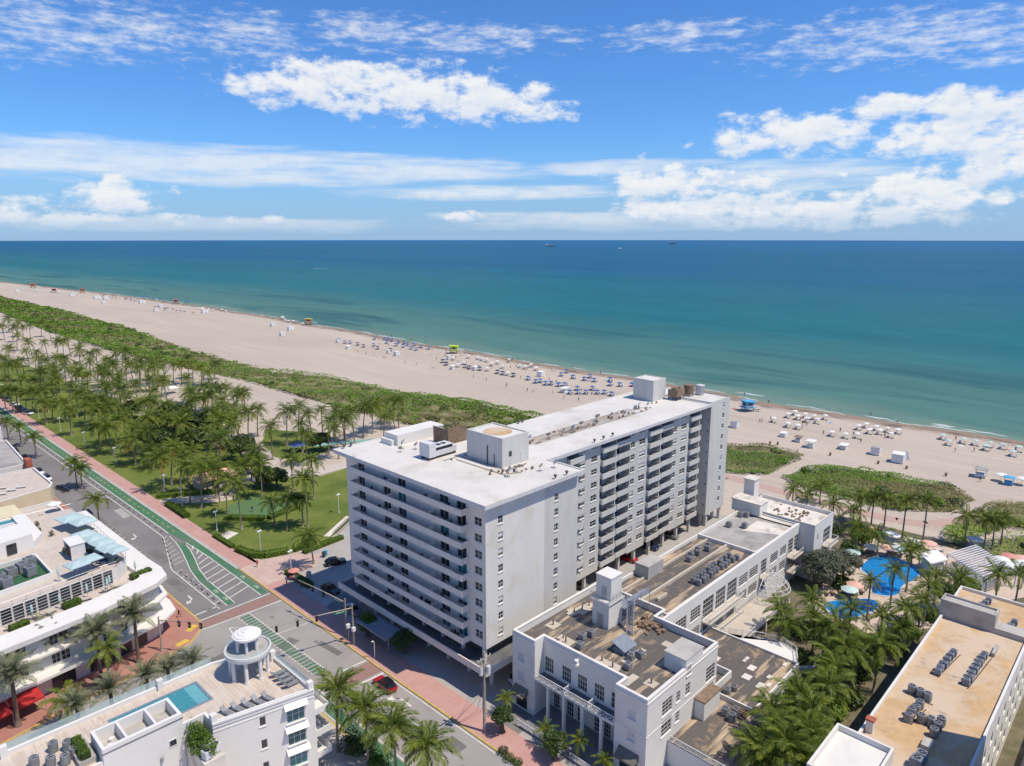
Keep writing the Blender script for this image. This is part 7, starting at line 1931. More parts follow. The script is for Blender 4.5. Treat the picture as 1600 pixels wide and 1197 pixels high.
b = MB(); b.box(-1.2,1.2,-.06,.06,2.2,2.5)
for s in (-1,1): b.tube([(s*1.1,0,0),(s*1.1,0,2.4)],.09,6); b.tube([(s*1.1,-.9,0),(s*1.1,0,1.6)],.07,6)
tag(b.obj('swing_frame', M['skyblue'], loc=(243.5, 59.2,0), rz=.5), 'blue painted timber frame beside the largest white hut', 'frame')
parasol(240.0, 33.2,0,1.6,2.6,'umbwhite','wide white parasol on inland side of the blue kiosk','kiosk parasols'); parasol(240.3, 28.2,0,1.6,2.6,'umbwhite','wide white parasol on the far side of blue kiosk','kiosk parasols')
for i, (x,y) in enumerate(((229.6, 98.1),(230.7, 95.9),(230.7, 78.3),(232.3, 64.2),(233.0, 56.3),(234.1, 45.9))):
    b = MB(); b.cyl(0,0,0,.95,.3,.34,n=10); b.cyl(0,0,.95,1.05,.36,n=10); tag(b.obj('litter_bin', M['wood'], loc=(x,y,0)), 'small brown litter bin on sand along the dune edge', 'bin', 'bins along the dune edge')
def tower(x, y, rz, m, roof, label, s=1.0):
    t = thing('lifeguard_tower', label, 'lifeguard tower', (x,y,0), rz); t.scale = (s,s,s)
    for sx in (-1.6,1.6):
        for sy in (-1.6,1.6):
            b = MB(); b.box(sx-.12,sx+.12,sy-.12,sy+.12,-.2,1.5); b.obj('stilt', M['wood'], t)
    b = MB(); b.box(-2.4,2.4,-2.4,2.4,1.5,1.68); b.obj('platform', M[m], t)
    b = MB(); b.add([(-1.5,-1.5,1.68),(1.5,-1.5,1.68),(1.5,1.5,1.68),(-1.5,1.5,1.68),(-1.8,-1.8,3.9),(1.8,-1.8,3.9),(1.8,1.8,3.9),(-1.8,1.8,3.9)], [(0,1,5,4),(1,2,6,5),(2,3,7,6),(3,0,4,7)]); b.obj('cabin', M[m], t)
    b = MB()
    for sy in (-1,1): b.box(-.9,.9,sy*1.72-.04,sy*1.72+.04,2.5,3.5)
    for sx in (-1,1): b.box(sx*1.72-.04,sx*1.72+.04,-.9,.9,2.5,3.5)
    b.obj('shutter', M['dark'], t)
    b = MB(); b.add([(-2.5,-2.4,4.3),(2.9,-2.4,3.85),(2.9,2.4,3.85),(-2.5,2.4,4.3),(-2.5,-2.4,4.5),(2.9,-2.4,4.05),(2.9,2.4,4.05),(-2.5,2.4,4.5)], [(0,3,2,1),(4,5,6,7),(0,1,5,4),(1,2,6,5),(2,3,7,6),(3,0,4,7)]); b.obj('roof', M[roof], t)
    b = MB(); b.add([(2.4,-.6,1.6),(2.4,.6,1.6),(6.2,.6,.05),(6.2,-.6,.05)], [(0,1,2,3)])
    for sy in (-.6,.6): b.tube([(2.4,sy,2.5),(6.2,sy,.95)],.05,5); b.tube([(4.3,sy,.8),(4.3,sy,1.75)],.05,5)
    b.obj('ramp', M['umbwhite'], t)
    b = MB()
    for p, q in (((-2.3,-2.3),(2.3,-2.3)),((-2.3,-2.3),(-2.3,2.3)),((-2.3,2.3),(2.3,2.3))):
        b.tube([(*p,2.6),(*q,2.6)],.05,5); b.tube([(*p,2.15),(*q,2.15)],.04,5)
        for k in range(4): b.tube([(p[0]+(q[0]-p[0])*k/3,p[1]+(q[1]-p[1])*k/3,1.6),(p[0]+(q[0]-p[0])*k/3,p[1]+(q[1]-p[1])*k/3,2.6)],.05,5)
    b.obj('rail', M['umbwhite'], t)
    return t
tower(269.2, 125.5, -.5, 'skyblue', 'skyblue', 'sky blue lifeguard tower on stilts behind apartment block')
tower(282.2, 322.2, -.6, 'lime', 'lime', 'lime yellow round-sided lifeguard tower near the surf', 1.1)
tower(296.0, 516.5, -.4, 'orange', 'yellow', 'orange lifeguard tower on the far sand', 1.1)
tower(291.5, 778.4, -.4, 'cloth_red', 'orange', 'red lifeguard tower beside distant blue rows', 1.1)
tower(267.4, 1016.1, -.4, 'orange', 'cloth_red', 'distant rust red lifeguard tower', 1.2)
tower(245.5, 1053.9, -.4, 'cloth_red', 'umbpink', 'very distant pink roofed lifeguard tower', 1.2)
tower(247.4, 1168.2, -.4, 'orange', 'orange', 'farthest orange lifeguard tower on the beach', 1.4)

allsets = BLUE+NAVY+WHITE+TEAL
for i in range(64):
    x, y = allsets[rb_.randrange(len(allsets))]; x += rb_.uniform(-6,9); y += rb_.uniform(-8,8)
    person(min(x, shore(y)-3), y, -.02, rb_.uniform(0,6.28), 'beach visitor standing between parasols and loungers', 'visitors among the parasols', rb_.choice(('stand','walk')), TOPS[i%6], LOWS[i%4])
tw = MB(); tw.box(-.5,.5,-.95,.95,.01,.04)
tws = [tw.data('beach_towel', M[m]) for m in ('cloth_red','cloth_blue','umbpink','cloth_white','skyblue')]
for i in range(46):
    y = rb_.uniform(20,420); x = shore(y) - rb_.uniform(10,26)
    tag(link('beach_towel', tws[i%5], None, (x,y,0), rb_.uniform(0,3)), ('red','blue','faded pink','white','sky blue')[i%5]+' towel spread on sand near the surf', 'towel', ('red','blue','faded pink','white','sky blue')[i%5]+' beach towels')
# ------------------------------------------------------------------ boats far out
def ship(x, y, rz, L, label):
    t = thing('cargo_ship', label, 'ship', (x,y,-.45), rz)
    b = MB(); n = 9; prof = [(-.5,.8),(-.46,1),(-.2,1),(.2,1),(.38,.8),(.46,.4),(.5,.04)]
    w = L*.08; vs = []; fs = []
    for k, (t_, f) in enumerate(prof):
        for s in (-1,1): vs += [(t_*L,s*w*f*.8,0),(t_*L*1.02,s*w*f,L*.07)]
    for k in range(len(prof)-1):
        a = k*4; fs += [(a,a+4,a+5,a+1),(a+2,a+3,a+7,a+6),(a+1,a+5,a+7,a+3)]
    fs += [(0,1,3,2),(24,26,27,25)]
    b.add(vs, fs); b.obj('hull', M['metal_dark'], t)
    b = MB(); b.box(-L*.44,-L*.30,-w*.8,w*.8,L*.07,L*.24); b.box(-L*.42,-L*.34,-w*.5,w*.5,L*.24,L*.3); b.obj('bridge_house', M['umbwhite'], t)
    b = MB()
    for i in range(5): b.box(-L*.26+i*L*.12,-L*.26+i*L*.12+L*.1,-w*.85,w*.85,L*.072,L*(.13+.05*((i*3)%2)))
    b.obj('cargo', M['sand_wall'], t)
    b = MB(); b.tube([(L*.1,0,L*.07),(L*.1,0,L*.3)],L*.006,6); b.tube([(L*.42,0,L*.07),(L*.42,0,L*.2)],L*.006,6); b.obj('mast', M['umbwhite'], t)
    return t
ship(4066,3526,-.9,70,'grey and white cargo ship, the nearer of two on the horizon')
ship(6412,3918,-1.0,80,'dark cargo ship, smaller looking and right at the horizon')
mbt = thing('motor_boat','white motor boat drawing a long wake below the horizon','boat',(3684,2629,-.45),-2.4+math.pi)
b = MB(); b.add([(-9,-3,0),(-9,3,0),(5,3.2,0),(11,0,.5),(5,-3.2,0),(-9,-3.3,2.2),(-9,3.3,2.2),(5,3.6,2.4),(12,0,3.0),(5,-3.6,2.4)], [(0,1,6,5),(1,2,7,6),(2,3,8,7),(3,4,9,8),(4,0,5,9),(5,6,7,8,9)]); b.obj('hull', M['umbwhite'], mbt)
b = MB(); b.box(-5,2,-2,2,2.2,4.6); b.obj('cabin', M['umbwhite'], mbt)
b = MB(); b.add([(-9,-2,.06),(-9,2,.06),(-120,7,.06),(-120,-7,.06)], [(0,1,2,3)]); stuff(b.obj('wake', foam_m, mbt))
for i, (x,y) in enumerate(((868,1408),(1500,2900))):
    b = MB(); b.add([(0,-1,-.40),(0,1,-.40),(-40,2.5,-.40),(-40,-2.5,-.40)], [(0,1,2,3)]); stuff(tag(b.obj('boat_wake', foam_m, loc=(x,y,0), rz=-1.0), 'thin white wake line on the open sea, %s' % ('nearer the beach','further out')[i], 'wake'))

# ------------------------------------------------------------------ hotel pools and their terrace
M['pooldeck'] = pavemat('pinkish_pool_terrace', (.50,.39,.31), (.56,.46,.38), 1.2, 1.2)
pd = sheet('pool_terrace', [(127,40),(130,46),(140,47),(151,47.5),(160,49),(172,49),(178,44),(178,16),(166,14),(155,20),(150,27),(141,24),(134,28),(127,34)], .09, M['pooldeck'])
def smooth(poly, it=2):
    for _ in range(it):
        q = []
        for i in range(len(poly)):
            a, b = poly[i], poly[(i+1)%len(poly)]; q += [(.75*a[0]+.25*b[0],.75*a[1]+.25*b[1]),(.25*a[0]+.75*b[0],.25*a[1]+.75*b[1])]
        poly = q
    return poly
POOLS = [('large curving blue pool behind the hotel wing', [(154.5,43.8),(160.7,43.6),(164,41),(163.6,38),(162.4,35.2),(159.7,33.6),(155,33.6),(150.9,34.9),(146.1,33.9),(143.6,35.9),(143.2,38.4),(148.0,39.1),(150.8,40.8),(152.1,43.0)]),
         ('smaller blue pool beside the lounger terrace', [(132.2,43.8),(135.2,42.2),(138.3,39.8),(141.2,37.0),(138.0,35.0),(132.4,36.9),(129.8,37.5),(128.6,38.9),(130.0,41.6)]),
         ('little deep blue plunge pool under garden palms', [(143.8,30.6),(147.0,29.2),(141.0,26.6),(138.2,27.4),(140.4,29.2)])]
for lb, poly in POOLS:
    poly = smooth(poly); t = thing('swimming_pool', lb, 'pool', (poly[0][0],poly[0][1],0))
    m_ = MB(); a = sum(poly[i][0]*poly[(i+1)%len(poly)][1]-poly[(i+1)%len(poly)][0]*poly[i][1] for i in range(len(poly)))
    if a < 0: poly = poly[::-1]
    m_.add([(*p,.125) for p in poly], [tuple(range(len(poly)))]); child(t, 'water', m_, M['pool_blue'])
    m_ = MB(); rim(m_, offs(poly,.45), .05, .17, .45); child(t, 'coping', m_, M['terrace'])
UM = [(155.9, 46.2,'umbteal','pale teal'),(163.6, 41.5,'umbpink','faded pink'),(165.2, 39.4,'umbteal','pale teal'),(161.7, 44.0,'umbwhite','white'),(137.9, 40.7,'umbteal','pale teal'),(140.6, 40.6,'umbpink','faded pink'),(174.6, 21.9,'umbwhite','white'),(177.6, 21.0,'umbred','coral red'),(172.8, 19.8,'umbwhite','white'),(178.4, 18.8,'umbpink','faded pink'),(173.8, 46.8,'umbpink','faded pink'),(172.5, 43.9,'umbteal','pale teal'),(171.4, 38.3,'umbwhite','white'),(172.8, 35.4,'umbpink','faded pink'),(175.4, 18.4,'umbwhite','white'),(172.0, 42.8,'umbwhite','white'),(182.6, 28.3,'umbwhite','white')]
for (x,y,m,c) in UM: parasol(x,y,.09,1.7,2.5,m,'%s parasol on terrace round the hotel pools' % c,'%s pool parasols' % c)
for i in range(12): lounger(152.5+i*1.05+rb_.uniform(-.2,.2), 46.0-.15*i+rb_.uniform(-.2,.2), .09, 3.1, 'dark pool lounger in row behind the large curving pool', 'loungers behind large pool', 'wood')
for (x,y,a) in ((138.6,42.4,2.2),(139.6,41.4,2.2),(140.8,40.4,2.2),(136.4,44.4,2.2),(137.4,43.6,2.2),(141.9,39.6,2.2)): lounger(x,y,.09,a,'dark pool lounger on terrace between the two pools','loungers between pools','wood')
for i in range(8): lounger(165.8+.3*i, 41.5-i*1.2, .09, 1.6, 'white pool lounger at beach side of large pool', 'white pool loungers', 'cloth_white')
for i in range(10): lounger(166+rb_.uniform(0,9), 33+rb_.uniform(0,12), .09, rb_.uniform(0,6), 'white lounger scattered on the beach end of terrace', 'scattered terrace loungers', 'cloth_white')
pv_ = thing('pool_pavilion','white flat roofed pool bar beside the lattice pergola','pavilion',(162.5,32.3,.09))
b = MB(); b.prism([(-3.9,-.6),(.8,-2.7),(4.6,.2),(0,2.6)], 2.9, 3.2); b.obj('roof', M['umbwhite'], pv_)
b = MB(); b.prism([(-3,-.5),(.6,-2.1),(3.6,.2),(0,2)], 0, 2.2); b.obj('bar', M['white'], pv_)
for p in ((-3.6,-.6),(.8,-2.5),(4.3,.2),(0,2.4)):
    c = MB(); c.box(p[0]-.12,p[0]+.12,p[1]-.12,p[1]+.12,0,2.9); c.obj('post', M['white_clean'], pv_)
pg = thing('lattice_pergola','grey white lattice roofed pergola between pools and beach walk','pergola',(156.8,21.5,.09))
O, U, V_ = Vector((0,0)), Vector((9.2,-3.4)), Vector((8.6,8.8))
V_ = Vector((8.2,8.6))
for i in range(17):
    p = U*(i/16); q = p+V_; b = MB(); b.tube([(p.x,p.y,3.6),(q.x,q.y,3.6)],.11,4); b.obj('slat', M['fascia'], pg)
for i in range(16):
    p = V_*(i/15); q = p+U; b = MB(); b.tube([(p.x,p.y,3.8),(q.x,q.y,3.8)],.11,4); b.obj('slat', M['fascia'], pg)
for i in range(5):
    for e in (0,1):
        p = V_*(i/4)+U*e; b = MB(); b.box(p.x-.15,p.x+.15,p.y-.15,p.y+.15,0,3.6); b.obj('post', M['white_clean'], pg)
b = MB(); b.prism([(1.5,2),(7.5,-.2),(12,4.6),(7,7.5)], .0, .9); b.obj('bar_counter', M['concrete'], pg)
cb = thing('garden_cabana','small white roofed cabana among palms near hotel wing end','cabana',(154.5,56,.05))
b = MB(); b.box(-3,3,-2.2,2.2,2.6,2.8); b.obj('roof', M['umbwhite'], cb)
for sx in (-2.8,2.8):
    for sy in (-2,2): b = MB(); b.box(sx-.1,sx+.1,sy-.1,sy+.1,0,2.6); b.obj('post', M['white_clean'], cb)
b = MB(); b.box(-2.5,2.5,-1.6,1.6,0,.8); b.obj('bench', M['wood'], cb)
# roof pool of the apartment block, by the beach
ap = thing('terrace_pool','small turquoise pool on terrace between apartment block and hotel wing','pool',(159,70.5,0))
b = MB(); b.box(-1,9,-3.2,4.6,.05,4.0); b.obj('terrace', M['roofpale'], ap)
b = MB(); b.add([(1,-1.6,4.02),(7.4,-1.6,4.02),(7.4,2.8,4.02),(1,2.8,4.02)], [(0,1,2,3)]); b.obj('water', M['pool_teal'], ap)
b = MB(); rim(b, [(.6,-2),(7.8,-2),(7.8,3.2),(.6,3.2)], 4.0, 4.1, .4); b.obj('coping', M['white_clean'], ap)
wl_ = thing('boundary_wall','long low grey wall between hotel wing and the dune plants','wall',(152,66,0))
b = MB(); b.tube([(0,2,.9),(22,-14,.9)],.01,4); b = MB(); b.prism([(0,0),(.3,.3),(16.3,-9.7),(16,-10)], .05, 1.6); b.obj('wall', M['concrete'], wl_)
b = MB(); b.prism([(-.06,0),(.3,.36),(16.36,-9.7),(16,-10.06)], 1.603, 1.68); b.obj('coping', M['roofpale'], wl_)

# ------------------------------------------------------------------ vehicles
_wh = None
def car(x, y, z, rz, paint, label, group=None, suv=True, name='parked_car'):
    global _wh
    t = thing(name, label, 'car', (x,y,z), rz, group)
    H_ = 1.62 if suv else 1.42
    S = [(-2.28,.70,.40,.62,.66,.66),(-2.18,.84,.30,.74,.80,.78),(-1.6,.90,.26,.84,.90,.80),(-1.05,.92,.26,.90,.96,.80),(-.25,.92,.24,.94,H_-.04,.66),(.35,.92,.24,.95,H_,.68),(1.25,.92,.24,.95,H_-.04,.67),(1.85 if suv else 1.75,.90,.26,.96,1.32 if suv else 1.05,.66),(2.18,.86,.30,.94,1.0,.74),(2.28,.76,.42,.7,.74,.7)]
    b = MB(); gl = MB(); vs = []
    for (l,hw,zb,zt,zr,rw) in S:
        vs += [(-hw*.92,l,zb),(-hw,l,(zb+zt)/2),(-hw*.97,l,zt),(-rw,l,zr),(rw,l,zr),(hw*.97,l,zt),(hw,l,(zb+zt)/2),(hw*.92,l,zb)]
    fs = []; gf = []
    for k in range(len(S)-1):
        for j in range(7):
            f = (k*8+j,k*8+j+1,(k+1)*8+j+1,(k+1)*8+j)
            glass = (j in (2,4) and 3 <= k <= 6) or (j == 3 and k in (3,6,7 if suv else 6))
            (gf if glass else fs).append(f)
        fs.append((k*8+7,k*8,(k+1)*8,(k+1)*8+7))
    fs += [tuple(range(8)), tuple(range((len(S)-1)*8,len(S)*8))[::-1]]
    b.add(vs, fs); b.obj('body', M[paint], t, smooth=False)
    gl.add(vs, gf); gl.obj('glazing', M['carglass'], t)
    if _wh is None:
        ty = MB(); ty.lathe(0,0,[(.2,-.1),(.31,-.11),(.34,-.07),(.34,.07),(.31,.11),(.2,.1)],16); ty.v = [(p[2],p[0],p[1]+.34) for p in ty.v]
        ri = MB(); ri.cyl(0,0,-.08,.08,.2,n=12); ri.v = [(p[2],p[0],p[1]+.34) for p in ri.v]
        li = MB(); li.box(-.2,.2,-.03,.03,-.06,.06)
        _wh = (ty.data('tyre', M['tyre']), ri.data('rim', M['metal']), li.data('headlight', M['curtain']), li.data('tail_light', M['red']))
    for sx in (-.84,.84):
        for yy in (-1.4,1.42):
            w = link('wheel', _wh[0], t, (sx,yy,0)); link('rim', _wh[1], w)
        link('headlight', _wh[2], t, (sx*.72,-2.25,.66)); link('tail_light', _wh[3], t, (sx*.78,2.24,.82))
    if suv:
        r_ = MB(); r_.box(-.62,.62,-.2,1.3,H_+.001,H_+.02); r_.obj('sunroof', M['carglass'], t)
    return t
M['blackpaint'] = mat('black_car_paint', (.012,.012,.014), .2, .05, coat=.6)
M['whitepaint'] = mat('white_car_paint', (.7,.7,.7), .25, .03, coat=.6)
M['greypaint'] = mat('silver_car_paint', (.28,.29,.30), .3, .05, metal=.5, coat=.5)
M['bluepaint'] = mat('dark_blue_car_paint', (.015,.03,.09), .25, .05, coat=.6)
car(57.6,83.6,.03,math.pi,'red','bright red car with black glass roof driving on the avenue',name='red_car')
for i,(x,y,a,p,lb) in enumerate(((75.6,126.5,1.2,'blackpaint','black car parked in shade beside the apartment hedge'),(83.5,125.6,1.2,'bluepaint','dark blue car parked close under the apartment block'),(68.2,116.5,.1,'blackpaint','black car standing in the shaded forecourt near traffic masts'),(66.8,106.5,.0,'greypaint','silver car half under the podium canopy'),(72.2,80.5,.1,'greypaint','silver car under the canopy beside forecourt'),(72.4,87,.1,'blackpaint','black car deep under the podium canopy'),(74,69.2,1.4,'whitepaint','white car in the alley behind the utility pole'))):
    car(x,y,.1,a,p,lb,None,i%2 == 0)
for i in range(6): car(96+i*8.5,81.8,.1,.05,('whitepaint','greypaint','blackpaint','red','bluepaint','greypaint')[i],('white','silver','black','red','dark blue','second silver')[i]+' car parked between columns under the long wing',None,i%2 == 0)
car(46.7,235,.03,.0,'whitepaint','white car parked by the red pier on avenue'); car(46.6,243,.03,0,'whitepaint','white car parked behind the first one near red pier'); car(46.9,262,.03,0,'greypaint','silver car parked further up the avenue'); car(46.4,272,.03,0,'blackpaint','dark car parked by the glazed house')
car(46.6,196,.03,.0,'blackpaint','dark car with open top parked by the orange house',None,False)
for i, y in enumerate((330,336,343,352,365,372)): car(57.0-.01*(y-300)+5.6,y,.14,.4,('whitepaint','greypaint','blackpaint')[i%3],'small car standing at far end of the pink pavement','cars at avenue end',i%2 == 0)
car(200.0, 213.3,.0,1.1,'whitepaint','white patrol car parked on sand beside the dune belt',None,True,'patrol_car')
car(7.5,112.3,.14,math.pi/2+.2,'red','red open car at the kerb under the red awnings',None,False); car(1.5,111.0,.14,math.pi/2+.2,'red','second red car behind the open one at the kerb',None,False)
def moto(x, y, rz, label, group):
    t = thing('motor_scooter', label, 'scooter', (x,y,.03), rz, group)
    for yy in (-.6,.6):
        w = MB(); w.lathe(0,0,[(.12,-.05),(.27,-.06),(.27,.06),(.12,.05)],12); w.v = [(p[2],p[0]+yy,p[1]+.27) for p in w.v]; w.obj('wheel', M['tyre'], t)
    b = MB(); b.box(-.18,.18,-.1,.8,.4,.7); b.box(-.14,.14,-.55,-.1,.28,.42); b.add([(-.2,-.5,.3),(.2,-.5,.3),(.15,-.62,.95),(-.15,-.62,.95)], [(0,1,2,3)]); b.obj('body', M['blackpaint'], t)
    b = MB(); b.box(-.15,.15,-.05,.7,.7,.8); b.obj('seat', M['black'], t)
    b = MB(); b.tube([(-.35,-.5,1.0),(0,-.58,1.02),(.35,-.5,1.0)],.025,5); b.obj('handlebar', M['metal'], t)
for i in range(5): moto(47.2+.1*i,224.5-i*1.3,1.2,'black motor scooter in row beside the cream house','scooters by the cream house')

# ------------------------------------------------------------------ street furniture
M['mast'] = mat('weathered_mast_paint', (.36,.31,.26), .6, .12, 1.0)
def signal_head(parent, p, rz):
    b = MB(); b.box(-.18,.18,-.16,.16,-1.0,.1); o = b.obj('signal_head', M['black'], parent, p, rz)
    for i, m in enumerate(('cloth_red','yellow','signgreen')):
        c = MB(); c.cyl(0,0,0,.05,.11,n=10); c.v = [(q[0],-.16-q[2],q[1]-.12-.33*i) for q in c.v]; c.obj('lens', M[m], o)
def mast(x, y, h, end, label, sign=True):
    t = thing('traffic_signal_mast', label, 'traffic signal', (x,y,.14))
    b = MB(); b.tube([(0,0,0),(0,0,h+.5)],[.17,.12],10); b.cyl(0,0,0,.3,.28,n=10); b.obj('pole', M['mast'], t)
    ex, ey = end[0]-x, end[1]-y; L = math.hypot(ex,ey); ux, uy = ex/L, ey/L
    b = MB(); b.tube([(0,0,h-.25),(ex*.5,ey*.5,h),(ex,ey,h+.05)],[.12,.09,.06],8); b.obj('arm', M['mast'], t)
    ang = math.atan2(uy,ux)
    for k in (.45,.68,.93): signal_head(t, (ex*k,ey*k,h-.05), ang)
    if sign:
        b = MB(); b.box(.0,2.2,-.03,.03,-.62,.0); s = b.obj('street_sign', M['signgreen'], t, (ux*.9,uy*.9,h-.12), ang)
        b = MB()
        for i, (a, w, z0, z1) in enumerate(((.2,.16,-.46,-.14),(.55,.2,-.46,-.14),(.8,.14,-.46,-.24),(.98,.18,-.46,-.24),(1.2,.16,-.46,-.24),(1.4,.18,-.46,-.24),(1.62,.3,-.46,-.14))):
            for yy in (-.036,.032): b.box(a,a+w*.35,yy,yy+.004,z0,z1); b.box(a+w*.35,a+w*.9,yy,yy+.004,z0,z0+.08)
        b.obj('faded_lettering', M['signwhite'], s)
    return t
mast(60.9,97.3,7.2,(47.8,101.2),'traffic signal mast with green street sign arching over the avenue')
mast(61.6,100.6,6.7,(59.8,113.6),'traffic signal mast reaching along the pavement beside the forecourt')
mast(36.8,119.4,6.0,(41.6,112.5),'dark traffic signal mast on red corner pavement',False)
for i, (x,y,h) in enumerate(((60.9,98.9,3.2),(60.8,97.0,3.4))):
    t = thing('pedestrian_signal', ('white pedestrian signal box on post beside the masts','second white signal box on taller post at kerb')[i], 'signal', (x,y,.14)); b = MB(); b.tube([(0,0,0),(0,0,h)],.06,6); b.obj('post', M['mast'], t); b = MB(); b.box(-.3,.3,-.25,.25,h-.7,h); b.obj('box', M['signwhite'], t)
t = thing('pavement_lamp','short pale lamp post with bent arm on pink pavement','lamp',(61.0,91.2,.14)); b = MB(); b.tube([(0,0,0),(0,0,3.0),(-.25,0,3.25)],[.09,.07,.06],7); b.obj('post', M['roofpale'], t); b = MB(); b.box(-.5,-.15,-.1,.1,3.2,3.32); b.obj('lamp_head', M['signwhite'], t)
_lp = None
def park_lamp(x, y, h, label, group):
    global _lp
    if _lp is None:
        p = MB(); p.tube([(0,0,0),(0,0,4.6)],[.09,.06],7); p.cyl(0,0,0,.25,.16,n=8)
        a = MB(); a.box(-.6,.6,-.2,.2,4.6,4.78)
        _lp = (p.data('post', M['signwhite']), a.data('lamp_head', M['signwhite']))
    t = thing('park_lamp', label, 'lamp', (x,y,.12), .3, group); t.scale = (1,1,h/4.7)
    link('post', _lp[0], t); link('lamp_head', _lp[1], t)
for i, (x,y) in enumerate(((63.8, 320.2),(64.7, 264.6),(65.9, 237.4),(66.0, 185.3),(64.1, 354.0),(64.4, 292.7),(65.4, 162.7),(67.2, 144.0),(92.2, 151.2),(63.3, 379.7),(66.7, 199.1),(97.9, 198.9))):
    park_lamp(x, y, 5.0, 'white park lamp with flat head standing on the lawn', 'park lamps')
park_lamp(66.2,128.4,5.6,'white lamp with blue top at the plaza hedge','plaza lamp')
# wooden utility pole with transformers and wires
up = thing('utility_pole','grey wooden utility pole with transformer cans and wires','utility pole',(61.4,64.8,.14))
b = MB(); b.tube([(0,0,0),(.15,.1,12.6)],[.24,.15],9); b.obj('pole', M['pole_wood'], up)
b = MB(); b.box(-1.3,1.3,-.07,.07,11.6,11.75); b.box(-.9,.9,-.07,.07,10.6,10.75); b.obj('crossarm', M['pole_wood'], up)
for (dx,dy) in ((.55,.3),(.5,-.4),(-.5,.1)):
    c = MB(); c.cyl(dx,dy,9.3,10.5,.3,n=10); c.cyl(dx,dy,10.5,10.7,.08,n=6); c.obj('transformer', M['fascia'], up)
b = MB()
for dx in (-1.2,-.6,.6,1.2): b.cyl(dx,0,11.75,12.0,.06,n=6)
b.obj('insulator', M['signwhite'], up)
def wire(p, q, sag, n=9):
    return [(p[0]+(q[0]-p[0])*i/n, p[1]+(q[1]-p[1])*i/n, p[2]+(q[2]-p[2])*i/n - sag*4*(i/n)*(1-i/n)) for i in range(n+1)]
b = MB()
for i, (q) in enumerate(((7.5,7.0,5.0),(8.5,6.6,4.6),(9.0,5.0,5.2),(6.5,5.4,3.2))): b.tube(wire((0,0,9+.3*i),q,.5),.02,3)
b.tube(wire((0,0,8.6),(2.4,4.0,.2),.0),.03,4); b.tube(wire((0,0,8.2),(2.8,3.4,.2),.0),.03,4); b.obj('wire', M['metal_dark'], up)
# rubber lane separators in the cycle-lane buffer
bz = MB(); bz.add([(-.1,-.55,0),(.1,-.55,0),(.1,.55,0),(-.1,.55,0),(-.05,-.4,.13),(.05,-.4,.13),(.05,.4,.13),(-.05,.4,.13)], [(4,5,6,7),(0,1,5,4),(1,2,6,5),(2,3,7,6),(3,0,4,7)]); bzd = bz.data('lane_separator', M['black'])
def sep(x, y):
    tag(link('lane_separator', bzd, None, (x,y,.042)), 'low black rubber lane separator in white buffer of cycle lane', 'separator', 'cycle lane separators')
for i in range(46): y = 172+i*3.6; sep(kx(y)-4.0, y)
for i in range(7): sep(54.4-i*.62, 167-i*2.6)
for i in range(8): sep(50.7, 147-i*2.7)
# people and small things at the plaza
for i, (x,y,tp,lw,lb,ps) in enumerate(((63.1,137.4,'cloth_red','cloth_dark','person in red top walking across the checked plaza','walk'),(63.5,125.5,'cloth_white','cloth_dark','person in white top waiting in shade at the crossing','stand'),(64.5,125.7,'cloth_red','cloth_blue','person in red top waiting in the shaded group','stand'),(65.3,124.8,'cloth_white','cloth_blue','person in white top and blue shorts in shaded group','walk'),(43.2,128.4,'cloth_dark','cloth_dark','person in dark clothes at the rounded red corner','walk'),(62.0,203,'cloth_blue','cloth_dark','person in blue top on pink pavement by the park path','walk'),(61.6,262,'cloth_dark','cloth_dark','person in dark clothes far up the pink pavement','walk'),(77.0,168,'cloth_dark','cloth_blue','person in dark top on green play surface','stand'),(154,318,'skin','cloth_red','bare chested person on sand path behind dune belt','walk'),(155.2,317.4,'skin','cloth_dark','second bare chested person on sand path behind dune belt','walk'))):
    person(x,y,.14 if x < 150 else .02,i*1.3,lb,None,ps,tp,lw)
parasol(66.0,127.0,.14,1.2,2.2,'umbred','small red parasol over a cart in the plaza hedge','plaza cart parasol')
def cart(x,y,label):
    t = thing('vendor_cart',label,'cart',(x,y,.14),.4); b = MB(); b.box(-.6,.6,-.4,.4,.5,1.0); b.obj('box', M['umbpink'], t)
    for s in (-.45,.45):
        w = MB(); w.lathe(0,0,[(.1,-.04),(.25,-.04),(.25,.04),(.1,.04)],10); w.v = [(p[2]+s,p[0],p[1]+.25) for p in w.v]; w.obj('wheel', M['tyre'], t)
    b = MB(); b.tube([(.6,-.3,.9),(.9,-.3,1.0),(.9,.3,1.0),(.6,.3,.9)],.03,5); b.obj('handle', M['metal'], t)
cart(65.8,126.6,'small vendor cart under the red parasol')
b = MB(); b.cyl(0,0,0,1.9,.55,n=14); b.lathe(0,0,[(.55,1.9),(.45,2.15),(.02,2.25)],14); tag(b.obj('stone_bollard', M['concrete'], loc=(67.5,123.6,.12)), 'stout round concrete pier beside the shaded drive', 'pier')
for i, (x,y,m) in enumerate(((76.5,131.8,'skyblue'),(75.7,131.4,'metal_dark'))):
    b = MB(); b.cyl(0,0,0,1.1,.34,.38,n=10); b.cyl(0,0,1.1,1.2,.4,n=10); tag(b.obj('recycling_bin', M[m], loc=(x,y,.15)), ('blue round bin by the park drive hedge','dark round bin beside the blue one')[i], 'bin')
